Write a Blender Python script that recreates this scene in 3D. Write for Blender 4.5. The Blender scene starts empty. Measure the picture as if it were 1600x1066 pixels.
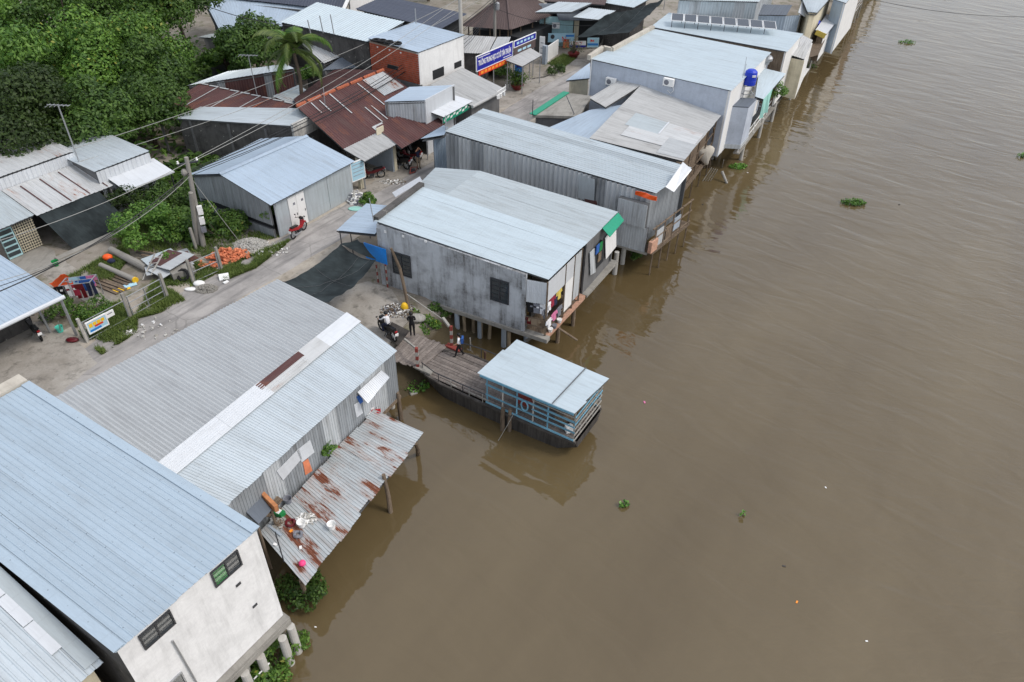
import bpy, bmesh, math, random
import numpy as np
from mathutils import Vector as V, Matrix, noise

# ------------------------------------------------------------------ scene, camera, sky, sun
SC = bpy.context.scene
COL = SC.collection
random.seed(7)
RNG = np.random.default_rng(7)
FOC, CAMH = 1148.0, 24.0
PITCH, ROLL = math.radians(38.2), math.radians(1.2)
cam_d = bpy.data.cameras.new('camera')
cam = bpy.data.objects.new('camera', cam_d)
COL.objects.link(cam)
cam_d.sensor_width = 36
cam_d.lens = FOC / 1600 * 36
cam_d.clip_start = 0.5
cam_d.clip_end = 3000
CAM_R = Matrix.Rotation(math.pi / 2 - PITCH, 4, 'X') @ Matrix.Rotation(ROLL, 4, 'Z')
cam.matrix_world = Matrix.Translation((0, 0, CAMH)) @ CAM_R
SC.camera = cam

SUN_EL, SUN_AZ = math.radians(52), math.radians(-12)   # azimuth measured from +X towards +Y
world = bpy.data.worlds.new('World')
SC.world = world
world.use_nodes = True
wn = world.node_tree.nodes
sky = wn.new('ShaderNodeTexSky')
sky.sky_type = 'NISHITA'
sky.sun_disc = False
sky.sun_elevation = SUN_EL
sky.sun_rotation = math.pi / 2 - SUN_AZ
sky.air_density = 1.0
sky.dust_density = 3.5
sky.ozone_density = 1.0
bg = wn['Background']
bg.inputs["Strength"].default_value = 0.15
# an even veil of cloud over the clear sky
cloud = wn.new('ShaderNodeMix'); cloud.data_type = 'RGBA'; cloud.inputs[0].default_value = 0.6
wl = world.node_tree.links
wl.new(sky.outputs[0], cloud.inputs[6]); cloud.inputs[7].default_value = (5.0, 5.15, 5.4, 1); wl.new(cloud.outputs[2], bg.inputs[0])
sun_d = bpy.data.lights.new('sun', 'SUN')
sun_d.energy = 1.1
sun_d.angle = math.radians(14)
sun_d.color = (1.0, 0.96, 0.91)
sun = bpy.data.objects.new('sun', sun_d)
COL.objects.link(sun)
sdir = V((math.cos(SUN_EL) * math.cos(SUN_AZ), math.cos(SUN_EL) * math.sin(SUN_AZ), math.sin(SUN_EL)))
sun.rotation_euler = sdir.to_track_quat('Z', 'Y').to_euler()
sun.location = (20, 20, 60)
vs = SC.view_settings
vs.view_transform = 'Standard'
vs.look = 'None'
vs.exposure = 0.5
vs.gamma = 1.0
vs.use_curve_mapping = False

# ------------------------------------------------------------------ survey: picture bearings to ground points
CAMP = V((0, 0, CAMH))
def ray(x, y):
    return (CAM_R.to_3x3() @ V(((x - 800) / FOC, -(y - 533) / FOC, -1.0)))
def P(x, y, z=0.0):
    """point at height z on the sight line of bearing (x, y)"""
    d = ray(x, y)
    return CAMP + d * ((z - CAMH) / d.z)
def on_wall(x, y, A, B):
    """(metres along A>B, height) of a bearing on the vertical wall through A and B"""
    A, B = V(A), V(B)
    d = ray(x, y)
    n = V((-(B - A).y, (B - A).x, 0))
    p = CAMP + d * ((A - CAMP).dot(n) / d.dot(n))
    u = (B - A); u.z = 0; u.normalize()
    return (p - A).dot(u), p.z
def flat(v): return V((v[0], v[1], 0))

# ------------------------------------------------------------------ objects
def tag(o, label=None, cat=None, group=None, kind=None):
    if label: o['label'] = label
    if cat: o['category'] = cat
    if group: o['group'] = group
    if kind: o['kind'] = kind
    return o
def thing(name, label, cat, loc=(0, 0, 0), rz=0.0, group=None):
    o = bpy.data.objects.new(name, None)
    o.empty_display_size = 0.2
    COL.objects.link(o)
    o.location = loc
    o.rotation_euler = (0, 0, rz)
    return tag(o, label, cat, group)
def origin_of(p):
    v = V((0, 0, 0))
    while p is not None:
        v += p.location
        p = p.parent
    return v
def copy_tree(o, parent=None):
    c = o.copy(); COL.objects.link(c)
    c.parent = parent
    for ch in o.children: copy_tree(ch, c)
    return c

class MB:
    """collects faces; build() links them as one mesh object. loc=True: points are already local"""
    def __init__(s): s.v = []; s.f = []; s.uv = []; s.mi = []; s.m = 0
    def poly(s, pts, uv=None):
        k = len(s.v)
        s.v += [tuple(p) for p in pts]
        s.f.append(tuple(range(k, k + len(pts))))
        s.uv += list(uv) if uv else [(p[0], p[1]) for p in pts]
        s.mi.append(s.m)
    def hexa(s, b, t):
        """b, t: four bottom and four top points in the same order"""
        b = [V(p) for p in b]; t = [V(p) for p in t]
        c = sum(b + t, V((0, 0, 0))) / 8
        for q in ([b[3], b[2], b[1], b[0]], t, *[[b[i], b[(i + 1) % 4], t[(i + 1) % 4], t[i]] for i in range(4)]):
            n = (q[1] - q[0]).cross(q[2] - q[0])
            if n.dot(sum(q, V((0, 0, 0))) / 4 - c) < 0: q = q[::-1]
            w = (q[1] - q[0]).length; h = (q[3] - q[0]).length
            s.poly(q, [(0, 0), (w, 0), (w, h), (0, h)])
    def box(s, c, size, rz=0.0, rot=None):
        c = V(c); x, y, z = [k / 2 for k in size]
        R = rot or Matrix.Rotation(rz, 3, 'Z')
        pts = [c + R @ V(p) for p in ((-x, -y, -z), (x, -y, -z), (x, y, -z), (-x, y, -z), (-x, -y, z), (x, -y, z), (x, y, z), (-x, y, z))]
        s.hexa(pts[:4], pts[4:])
    def bar(s, a, b, w, h=None):
        """square bar from a to b"""
        a, b = V(a), V(b); h = h or w
        d = (b - a).normalized()
        x = d.cross(V((0, 0, 1)))
        if x.length < 1e-3: x = V((1, 0, 0))
        x.normalize(); y = x.cross(d)
        x *= w / 2; y *= h / 2
        s.hexa([a - x - y, a + x - y, a + x + y, a - x + y], [b - x - y, b + x - y, b + x + y, b - x + y])
    def tube(s, pts, r, n=8, cap=True):
        pts = [V(p) for p in pts]
        rs = r if hasattr(r, '__len__') else [r] * len(pts)
        k = len(s.v); rings = []
        up = None
        for i, p in enumerate(pts):
            d = (pts[min(i + 1, len(pts) - 1)] - pts[max(i - 1, 0)]).normalized()
            if up is None:
                up = d.orthogonal().normalized()
            else:
                up = (up - d * up.dot(d))
                up = up.normalized() if up.length > 1e-4 else d.orthogonal().normalized()
            w = d.cross(up)
            rings.append([p + (up * math.cos(a) + w * math.sin(a)) * rs[i] for a in [2 * math.pi * j / n for j in range(n)]])
        for i in range(len(pts) - 1):
            for j in range(n):
                s.poly([rings[i][j], rings[i][(j + 1) % n], rings[i + 1][(j + 1) % n], rings[i + 1][j]], [(j / n, i), ((j + 1) / n, i), ((j + 1) / n, i + 1), (j / n, i + 1)])
        if cap:
            s.poly(rings[0][::-1]); s.poly(rings[-1])
    def lathe(s, c, prof, n=16, axis=None):
        """prof: list of (radius, height)"""
        c = V(c)
        R = V(axis).normalized().to_track_quat('Z', 'Y').to_matrix() if axis is not None else Matrix.Identity(3)
        rings = [[c + R @ V((r * math.cos(2 * math.pi * j / n), r * math.sin(2 * math.pi * j / n), h)) for j in range(n)] for r, h in prof]
        for i in range(len(prof) - 1):
            for j in range(n):
                s.poly([rings[i][j], rings[i][(j + 1) % n], rings[i + 1][(j + 1) % n], rings[i + 1][j]])
        if prof[0][0] > 1e-3: s.poly(rings[0][::-1])
        if prof[-1][0] > 1e-3: s.poly(rings[-1])
    def sphere(s, c, r, n=10, m=6):
        c = V(c); r = V(r) if hasattr(r, '__len__') else V((r, r, r))
        g = [[c + V((r.x * math.sin(math.pi * i / m) * math.cos(2 * math.pi * j / n), r.y * math.sin(math.pi * i / m) * math.sin(2 * math.pi * j / n), r.z * math.cos(math.pi * i / m))) for j in range(n)] for i in range(m + 1)]
        for i in range(m):
            for j in range(n):
                q = [g[i][j], g[i + 1][j], g[i + 1][(j + 1) % n], g[i][(j + 1) % n]]
                if i == 0: q = q[:3] if True else q
                elif i == m - 1: q = [q[0], q[1], q[3]]
                s.poly(q)
    def build(s, name, mat, parent=None, loc=False, smooth=False):
        me = bpy.data.meshes.new(name)
        off = V((0, 0, 0)) if (loc or parent is None) else origin_of(parent)
        me.from_pydata([(p[0] - off.x, p[1] - off.y, p[2] - off.z) for p in s.v], [], s.f)
        if s.uv:
            l = me.uv_layers.new(name='UVMap')
            l.data.foreach_set('uv', np.array(s.uv, dtype=np.float32).ravel())
        for m in (mat if isinstance(mat, (list, tuple)) else [mat]): me.materials.append(m)
        if any(s.mi): me.polygons.foreach_set('material_index', s.mi)
        if smooth: 
            bm = bmesh.new(); bm.from_mesh(me); bmesh.ops.remove_doubles(bm, verts=bm.verts, dist=1e-4); bm.to_mesh(me); bm.free()
            me.polygons.foreach_set('use_smooth', [True] * len(me.polygons))
        o = bpy.data.objects.new(name, me)
        COL.objects.link(o)
        if parent is not None: o.parent = parent
        return o

# ------------------------------------------------------------------ materials
def lin(r, g, b):
    return tuple(((c / 255) / 12.92 if c / 255 <= 0.04045 else ((c / 255 + 0.055) / 1.055) ** 2.4) for c in (r, g, b)) + (1,)
class NT:
    def __init__(s, name):
        s.mat = bpy.data.materials.new(name); s.mat.use_nodes = True
        s.t = s.mat.node_tree; s.n = s.t.nodes; s.l = s.t.links
        s.b = s.n['Principled BSDF']
    def new(s, typ, **kw):
        n = s.n.new(typ)
        for k, v in kw.items():
            if k in n.inputs.keys(): 
                if isinstance(v, bpy.types.NodeSocket): s.l.new(v, n.inputs[k])
                else: n.inputs[k].default_value = v
            else: setattr(n, k, v)
        return n
    def uv(s, src='Object', scale=(1, 1, 1), rz=0.0):
        if src == 'Random':
            return None
        tc = s.n.new('ShaderNodeTexCoord')
        out = tc.outputs[src]
        mp = s.n.new('ShaderNodeMapping')
        mp.inputs['Scale'].default_value = scale
        mp.inputs['Rotation'].default_value = (0, 0, rz)
        s.l.new(out, mp.inputs[0])
        # every object gets its own offset
        oi = s.n.new('ShaderNodeObjectInfo')
        mu = s.n.new('ShaderNodeVectorMath'); mu.operation = 'MULTIPLY_ADD'
        cb = s.n.new('ShaderNodeCombineXYZ')
        for i in range(3): s.l.new(oi.outputs['Random'], cb.inputs[i])
        s.l.new(cb.outputs[0], mu.inputs[0]); mu.inputs[1].default_value = (37, 91, 53)
        s.l.new(mp.outputs[0], mu.inputs[2])
        return mu.outputs[0]
    def noise(s, vec, scale=1.0, detail=4, rough=0.55, w=None):
        n = s.n.new('ShaderNodeTexNoise'); n.inputs['Scale'].default_value = scale
        n.inputs['Detail'].default_value = detail; n.inputs['Roughness'].default_value = rough
        if vec is not None: s.l.new(vec, n.inputs['Vector'])
        return n.outputs['Fac']
    def ramp(s, fac, lo, hi, a=0.0, b=1.0):
        n = s.n.new('ShaderNodeMapRange'); n.inputs[1].default_value = lo; n.inputs[2].default_value = hi
        n.inputs[3].default_value = a; n.inputs[4].default_value = b
        s.l.new(fac, n.inputs[0]); return n.outputs[0]
    def mix(s, f, a, b):
        n = s.n.new('ShaderNodeMix'); n.data_type = 'RGBA'
        if isinstance(f, float): n.inputs[0].default_value = f
        else: s.l.new(f, n.inputs[0])
        for k, x in ((6, a), (7, b)):
            if isinstance(x, tuple): n.inputs[k].default_value = x
            else: s.l.new(x, n.inputs[k])
        return n.outputs[2]
    def scale(s, col, f):
        n = s.n.new('ShaderNodeMix'); n.data_type = 'RGBA'; n.blend_type = 'MULTIPLY'; n.inputs[0].default_value = 1
        if isinstance(col, tuple): n.inputs[6].default_value = col
        else: s.l.new(col, n.inputs[6])
        s.l.new(f, n.inputs[7]); return n.outputs[2]
    def math(s, op, a, b=0.0):
        n = s.n.new('ShaderNodeMath'); n.operation = op
        for i, x in ((0, a), (1, b)):
            if isinstance(x, (int, float)): n.inputs[i].default_value = x
            else: s.l.new(x, n.inputs[i])
        return n.outputs[0]
    def objrand(s, lo, hi):
        oi = s.n.new('ShaderNodeObjectInfo')
        return s.ramp(oi.outputs['Random'], 0, 1, lo, hi)
    def out(s, col, rough=0.6, metal=0.0, spec=0.5, bump=None, bstr=0.3, bdist=0.02):
        if isinstance(col, tuple): s.b.inputs['Base Color'].default_value = col
        else: s.l.new(col, s.b.inputs['Base Color'])
        if isinstance(rough, (int, float)): s.b.inputs['Roughness'].default_value = rough
        else: s.l.new(rough, s.b.inputs['Roughness'])
        s.b.inputs['Metallic'].default_value = metal
        s.b.inputs['Specular IOR Level'].default_value = spec
        if bump is not None:
            n = s.n.new('ShaderNodeBump'); n.inputs['Strength'].default_value = bstr; n.inputs['Distance'].default_value = bdist
            s.l.new(bump, n.inputs['Height']); s.l.new(n.outputs[0], s.b.inputs['Normal'])
        return s.mat

def m_metal(name, col, dirt=0.15, rust=0.0, rough=0.42, metal=0.25, vary=0.05, grey=(120, 118, 112), rustcol=(112, 58, 40), dots=None):
    """painted or zinc sheet: streaks down the slope (UV v), sheets of slightly different age, rust by threshold"""
    t = NT(name); c = lin(*col)
    v1 = t.uv('UV', (2.2, 0.22, 1)); v2 = t.uv('UV', (0.5, 0.5, 1))
    st = t.noise(v1, 2.0, 5, 0.6); big = t.noise(v2, 0.9, 4, 0.6); fine = t.noise(t.uv('UV', (9, 1.2, 1)), 3.0, 3, 0.6)
    k = t.math('MULTIPLY', t.ramp(st, 0.42, 0.75), t.ramp(big, 0.35, 0.7, 0.25, 1.0))
    col1 = t.mix(t.math('MULTIPLY', k, dirt * 2.4), c, lin(*grey))
    col1 = t.scale(col1, t.objrand(1 - vary, 1 + vary * 0.6))
    col1 = t.scale(col1, t.ramp(fine, 0.3, 0.7, 0.95, 1.03))
    rg = t.ramp(st, 0.3, 0.7, rough - 0.06, rough + 0.12)
    tv = t.n.new('ShaderNodeTexCoord'); spv = t.n.new('ShaderNodeSeparateXYZ'); t.l.new(tv.outputs['UV'], spv.inputs[0])      # faint rows of screws over the purlins
    row = t.math('MULTIPLY', t.math('ABSOLUTE', t.math('SUBTRACT', t.math('FRACT', t.math('DIVIDE', spv.outputs[1], 1.15)), .5)), 1.15)
    col1 = t.mix(t.math('MULTIPLY', t.ramp(row, .012, .035, .13, 0.0), t.ramp(fine, .42, .6)), col1, lin(108, 106, 104))
    if dots:      # screw heads with their washers, in rows across the sheet
        tc = t.n.new('ShaderNodeTexCoord'); sp = t.n.new('ShaderNodeSeparateXYZ'); t.l.new(tc.outputs['UV'], sp.inputs[0])
        dx = t.math('MULTIPLY', t.math('ABSOLUTE', t.math('SUBTRACT', t.math('FRACT', t.math('DIVIDE', sp.outputs[0], dots[0] * 2)), .5)), dots[0] * 2)
        dy = t.math('MULTIPLY', t.math('ABSOLUTE', t.math('SUBTRACT', t.math('FRACT', t.math('DIVIDE', sp.outputs[1], dots[1])), .5)), dots[1])
        dd = t.math('SQRT', t.math('ADD', t.math('MULTIPLY', dx, dx), t.math('MULTIPLY', dy, dy)))
        hole = t.ramp(t.noise(t.uv('UV', (1, 1, 1)), 1.2, 2, .5), .42, .5)
        col1 = t.mix(t.math('MULTIPLY', t.ramp(dd, .012, .026, .75, 0.0), hole), col1, lin(92, 98, 106))
    if rust > 0:
        v3 = t.uv('UV', (2.4, 0.5, 1)); rn = t.noise(v3, 1.8, 9, 0.74)
        rb = t.noise(t.uv('UV', (0.35, 0.12, 1)), 2.0, 2, 0.5)
        m = t.ramp(t.math('ADD', rn, t.ramp(rb, 0.35, 0.65, -0.18, 0.14)), 0.72 - rust * 0.45, 0.77 - rust * 0.45)
        rc = t.mix(t.noise(t.uv('UV', (3, 1, 1)), 3.0, 5, 0.7), lin(*rustcol), lin(min(255, rustcol[0] + 48), rustcol[1] + 36, rustcol[2] + 24))
        halo = t.ramp(t.math('ADD', rn, t.ramp(rb, 0.35, 0.65, -0.18, 0.14)), 0.60 - rust * 0.45, 0.77 - rust * 0.45, 0.0, 0.55)
        col1 = t.mix(halo, col1, lin(168, 138, 122)) if rustcol[0] > 90 else col1
        col1 = t.mix(m, col1, rc)
        rg = t.math('MAXIMUM', rg, t.ramp(m, 0, 1, 0, 0.85))
    return t.out(col1, rg, metal, 0.4, fine, 0.12, 0.01)
def m_wall(name, col, dark=(70, 68, 64), amount=0.5, streak=0.5, rough=0.9, spot=0.0, sa=0.9, sb=1.5):
    """render or concrete: blotches, and dark streaks that run down from the top (UV v = height)"""
    t = NT(name); c = lin(*col)
    v = t.uv('UV', (1, 1, 1)); vs_ = t.uv('UV', (2.6, 0.28, 1))
    a = t.noise(v, sa, 8, 0.68); b = t.noise(vs_, sb, 7, 0.72); f = t.noise(v, 7.0, 5, 0.7)
    k = t.math('ADD', t.math('MULTIPLY', t.ramp(a, 0.45, 0.72), amount), t.math('MULTIPLY', t.ramp(b, 0.48, 0.74), streak))
    k = t.math('MULTIPLY', k, t.ramp(f, 0.25, 0.7, 0.55, 1.25))
    col1 = t.mix(t.math('MINIMUM', k, 1.0), c, lin(*dark))
    col1 = t.scale(col1, t.ramp(f, 0.3, 0.7, 0.92, 1.05))
    if spot: col1 = t.mix(t.ramp(t.noise(v, 3.3, 6, 0.75), 0.66 - spot * .1, 0.70), col1, lin(215, 212, 200))
    return t.out(col1, rough, 0, 0.3, f, 0.35, 0.02)
def m_plain(name, col, rough=0.6, metal=0.0, var=0.12, sc=6.0, bump=0.15):
    t = NT(name); n = t.noise(t.uv('Object'), sc, 5, 0.6)
    return t.out(t.scale(t.scale(lin(*col), t.ramp(n, 0.3, 0.7, 1 - var, 1 + var * .7)), t.objrand(1 - var * .6, 1 + var * .4)), rough, metal, 0.4, n, bump, 0.01)
def m_wood(name, col, dark, rough=0.85, axis=(6, 0.7, 1)):
    t = NT(name); n = t.noise(t.uv('UV', axis), 2.5, 7, 0.7); g = t.noise(t.uv('Object'), 1.4, 4, 0.6)
    c = t.mix(t.ramp(n, 0.3, 0.72), lin(*dark), lin(*col))
    c = t.scale(c, t.ramp(g, 0.3, 0.7, 0.8, 1.15)); c = t.scale(c, t.objrand(0.78, 1.15))
    return t.out(c, rough, 0, 0.25, n, 0.4, 0.01)
def m_leaf(name, c1, c2, c3=None, rough=0.5, trans=0.35):
    t = NT(name)
    g = t.n.new('ShaderNodeNewGeometry')
    ri = g.outputs['Random Per Island']
    n = t.noise(t.uv('Object'), 0.35, 3, 0.6)
    c = t.mix(t.math('MULTIPLY_ADD', ri, 0.7) if False else t.ramp(t.math('ADD', t.math('MULTIPLY', ri, 0.6), t.math('MULTIPLY', n, 0.8)), 0.35, 1.0), lin(*c1), lin(*c2))
    if c3: c = t.mix(t.ramp(ri, 0.978, 0.982), c, lin(*c3))
    c = t.scale(c, t.objrand(.72, 1.3))
    m = t.out(c, rough, 0, 0.35)
    tr = t.n.new('ShaderNodeBsdfTranslucent'); t.l.new(c, tr.inputs[0])
    ad = t.n.new('ShaderNodeMixShader'); ad.inputs[0].default_value = trans
    t.l.new(t.b.outputs[0], ad.inputs[1]); t.l.new(tr.outputs[0], ad.inputs[2])
    t.l.new(ad.outputs[0], t.n['Material Output'].inputs[0])
    return m
M = {}
M['blue_roof'] = m_metal('blue_roof_paint', (172, 188, 200), 0.14, rough=0.38, dots=(.19, .9))
M['blue_roof2'] = m_metal('pale_blue_roof_paint', (174, 190, 205), 0.16, rough=0.36)
M['white_roof'] = m_metal('whitish_roof_paint', (178, 187, 190), 0.24, rough=0.4, vary=0.04)
M['ice_roof'] = m_metal('ice_white_roof_paint', (190, 203, 209), 0.16, rough=0.36, vary=0.03)
M['zinc'] = m_metal('zinc_roof_sheet', (194, 203, 208), 0.2, rough=0.36, metal=0.3, vary=0.06)
M['zinc_band'] = m_metal('banded_zinc_roof_sheet', (182, 192, 197), 0.24, rough=0.42, metal=0.2, vary=0.17)
M['zinc_wall'] = m_metal('zinc_wall_sheet', (192, 197, 200), 0.4, rough=0.5, metal=0.1, vary=0.06, grey=(128, 128, 126))
M['zinc_wall_dark'] = m_metal('dull_zinc_wall_sheet', (150, 155, 159), 0.5, rough=0.55, metal=0.1, vary=0.09, grey=(98, 99, 98))
M['grey_fibro'] = m_metal('grey_fibre_cement_sheet', (172, 176, 178), 0.2, rough=0.8, metal=0.0, vary=0.03, grey=(112, 110, 112))
M['beige_fibro'] = m_metal('weathered_fibre_cement_sheet', (178, 179, 178), 0.32, rough=0.85, metal=0.0, vary=0.05, grey=(116, 114, 112))
M['old_white'] = m_metal('aged_white_roof_sheet', (196, 198, 198), 0.28, rust=0.02, rough=0.5, vary=0.05)
M['rust_lean'] = m_metal('rusting_zinc_sheet', (186, 192, 194), 0.35, rust=0.30, rough=0.45, metal=0.3, vary=0.08, grey=(136, 126, 120), rustcol=(98, 58, 46))
M['rust'] = m_metal('brown_rusted_sheet', (84, 54, 53), 0.3, rust=0.3, rough=0.75, metal=0.05, vary=0.14, grey=(108, 92, 88), rustcol=(74, 46, 45))
M['brown_roof'] = m_metal('brown_roof_sheet', (92, 78, 76), 0.25, rough=0.7, metal=0.0, vary=0.06, grey=(70, 60, 60))
M['dark_roof'] = m_metal('slate_grey_roof_sheet', (72, 78, 92), 0.15, rough=0.55, metal=0.1, vary=0.04, grey=(58, 62, 72))
M['slate_roof'] = m_metal('blue_grey_roof_sheet', (100, 108, 118), 0.2, rough=0.6, metal=0.1, vary=0.04, grey=(80, 86, 94))
M['white_sheet'] = m_metal('clean_white_sheet', (206, 210, 214), 0.12, rough=0.4, metal=0.1, vary=0.02)
M['frame'] = m_plain('dull_steel_frame', (96, 98, 100), 0.6, 0.3)
M['plaster'] = m_wall('white_lime_plaster', (232, 232, 231), (162, 162, 160), 0.35, 0.4)
M['white_wall'] = m_wall('white_painted_wall', (226, 226, 224), (120, 118, 114), 0.12, 0.22)
M['mould_wall'] = m_wall('mould_stained_render', (182, 186, 190), (76, 73, 69), 0.95, 0.85, sa=.42, sb=.75)
M['blue_wall'] = m_wall('grey_blue_render', (186, 194, 206), (140, 146, 156), 0.5, 0.3)
M['dark_wall'] = m_wall('dark_mossy_render', (92, 90, 88), (44, 43, 42), 0.8, 0.5, spot=0.35)
M['block_wall'] = m_wall('grey_block_wall', (112, 112, 112), (70, 68, 66), 0.5, 0.4)
M['lichen'] = m_wall('lichen_white_parapet', (206, 204, 198), (66, 64, 62), 0.7, 0.7)
M['teal_wall'] = m_wall('turquoise_render', (172, 208, 212), (120, 150, 156), 0.2, 0.3)
M['coping'] = m_wall('weathered_coping', (190, 184, 172), (120, 112, 102), 0.5, 0.3)
M['cream'] = m_wall('cream_render', (208, 200, 176), (140, 130, 108), 0.4, 0.4)
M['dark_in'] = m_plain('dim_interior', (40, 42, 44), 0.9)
M['concrete'] = m_wall('raw_concrete', (150, 147, 140), (84, 80, 74), 0.5, 0.4)
M['pile'] = m_wall('pile_concrete', (186, 184, 178), (128, 112, 92), 0.4, 0.3)
M['pile_blue'] = m_wall('blue_grey_pile', (158, 168, 178), (100, 100, 96), 0.3, 0.3)
M['bamboo'] = m_wood('pale_round_timber', (176, 160, 134), (112, 98, 80))
M['timber'] = m_wood('weathered_timber', (142, 126, 108), (78, 66, 55))
M['deck'] = m_wood('worn_deck_plank', (142, 134, 128), (98, 90, 85))
M['hull'] = m_wood('tarred_hull_plank', (88, 84, 80), (46, 43, 41))
M['bluepaint'] = m_wood('chalky_blue_paint', (128, 178, 200), (88, 134, 156))
M['palewood'] = m_wood('pale_lath', (186, 184, 178), (136, 132, 124))
M['orange_tarp'] = m_plain('orange_tarpaulin', (238, 92, 30), 0.45, var=0.1)
M['blue_tarp'] = m_plain('bright_blue_tarpaulin', (20, 128, 214), 0.45, var=0.1)
M['green_tarp'] = m_plain('green_sheet', (20, 140, 108), 0.45)
M['teal_tarp'] = m_plain('pale_turquoise_cloth', (150, 200, 190), 0.7)
M['white_tarp'] = m_plain('white_plastic', (232, 234, 236), 0.45)
M['black'] = m_plain('black_plastic', (22, 22, 24), 0.45)
M['rubber'] = m_plain('tyre_rubber', (26, 26, 27), 0.8)
M['red'] = m_plain('red_paint', (160, 30, 36), 0.3)
M['dkred'] = m_plain('dark_red_paint', (96, 24, 30), 0.35)
M['rwred'] = m_plain('faded_red_paint', (134, 62, 54), 0.7)
M['white'] = m_plain('white_paint', (232, 232, 230), 0.5, var=0.05)
M['steel'] = m_plain('galvanised_steel', (168, 170, 172), 0.4, 0.5)
M['darksteel'] = m_plain('dark_steel', (74, 76, 80), 0.5, 0.5)
M['blue_tank'] = m_plain('blue_tank_plastic', (26, 58, 186), 0.4, var=0.06)
M['pink'] = m_plain('pink_plastic', (240, 70, 130), 0.5)
M['green'] = m_plain('green_plastic', (30, 130, 70), 0.5)
M['aqua'] = m_plain('aqua_plastic', (90, 200, 180), 0.5)
M['yellow'] = m_plain('yellow_plastic', (232, 186, 40), 0.55)
M['navy'] = m_plain('navy_cloth', (34, 40, 66), 0.85)
M['skin'] = m_plain('skin', (188, 138, 108), 0.6, var=0.05)
M['hair'] = m_plain('black_hair', (20, 17, 16), 0.5)
M['cloth_white'] = m_plain('white_cloth', (226, 226, 228), 0.85)
M['cloth_black'] = m_plain('black_cloth', (20, 20, 23), 0.85)
M['cloth_khaki'] = m_plain('khaki_cloth', (150, 132, 110), 0.85)
M['cloth_blue'] = m_plain('blue_cloth', (50, 96, 168), 0.85)
M['cloth_red'] = m_plain('crimson_cloth', (146, 40, 60), 0.85)
M['cloth_pink'] = m_plain('pink_cloth', (206, 118, 156), 0.85)
M['cloth_grey'] = m_plain('grey_cloth', (120, 122, 130), 0.85)
M['cloth_yellow'] = m_plain('yellow_cloth', (208, 186, 92), 0.85)
M['terracotta'] = m_plain('terracotta', (208, 126, 90), 0.85, var=0.3, sc=2)
M['pinkplank'] = m_plain('pinkish_plank_edge', (186, 146, 124), 0.85, var=0.25)
M['brick'] = m_plain('fired_brick', (160, 78, 54), 0.9, var=0.3, sc=3)
M['mortar'] = m_plain('mortar', (150, 134, 122), 0.95)
M['ridge'] = m_plain('orange_ridge_tile', (176, 100, 72), 0.85, var=0.3)
M['pot'] = m_plain('oxblood_pot_glaze', (110, 34, 34), 0.5)
M['plywood'] = m_plain('orange_plywood', (186, 126, 84), 0.8, var=0.25)
M['soil'] = m_plain('soil', (86, 72, 58), 0.95, var=0.3)
M['stone'] = m_plain('pale_rubble', (182, 180, 174), 0.9, var=0.2)
M['cable'] = m_plain('cable_sheath', (34, 35, 37), 0.6)
M['cable_grey'] = m_plain('bare_cable', (150, 150, 146), 0.5)
M['grass'] = m_leaf('grass_blade', (62, 84, 36), (112, 128, 62), None, 0.7, 0.25)
M['hyacinth'] = m_leaf('water_hyacinth_leaf', (56, 102, 40), (116, 158, 70), None, 0.4, 0.25)
M['leaf_a'] = m_leaf('deep_green_leaf', (44, 72, 32), (94, 124, 54))
M['leaf_b'] = m_leaf('mid_green_leaf', (52, 86, 34), (108, 142, 58), (138, 142, 60))
M['leaf_c'] = m_leaf('bright_green_leaf', (64, 106, 42), (122, 160, 70))
M['leaf_d'] = m_leaf('dusky_olive_leaf', (42, 62, 30), (80, 102, 48))
M['leaf_palm'] = m_leaf('palm_leaflet', (56, 80, 38), (106, 122, 62))
M['bark'] = m_wood('bark', (112, 100, 88), (62, 54, 46))
def m_glass(name, col, rough=0.12):
    t = NT(name); return t.out(lin(*col), rough, 0, 0.7)
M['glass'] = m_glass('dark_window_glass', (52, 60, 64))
M['glass_green'] = m_glass('green_window_glass', (40, 120, 56))
M['solar'] = m_glass('solar_cell', (46, 54, 64), 0.22)
def m_net():
    t = NT('black_shade_net'); n = t.noise(t.uv('Object'), 0.7, 5, 0.6); f = t.noise(t.uv('Object', (1, 6, 1)), 2.0, 4)
    c = t.scale(t.mix(t.ramp(n, 0.35, 0.7), lin(30, 36, 38), lin(54, 62, 64)), t.ramp(f, 0.3, 0.7, 0.8, 1.2))
    return t.out(c, 0.85, 0, 0.2)
M['net'] = m_net()
# fading wood-and-paint check: lettering colours
M['sign_blue'] = m_plain('sign_blue', (34, 38, 150), 0.5, var=0.04)
M['sign_cyan'] = m_plain('sign_light_blue', (52, 130, 205), 0.5, var=0.04)
M['sign_red'] = m_plain('sign_red', (216, 60, 40), 0.5, var=0.04)
M['sign_pale'] = m_plain('sign_pale_blue', (170, 208, 224), 0.5, var=0.04)
M['sign_orange'] = m_plain('sign_orange', (245, 150, 50), 0.5, var=0.04)

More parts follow.
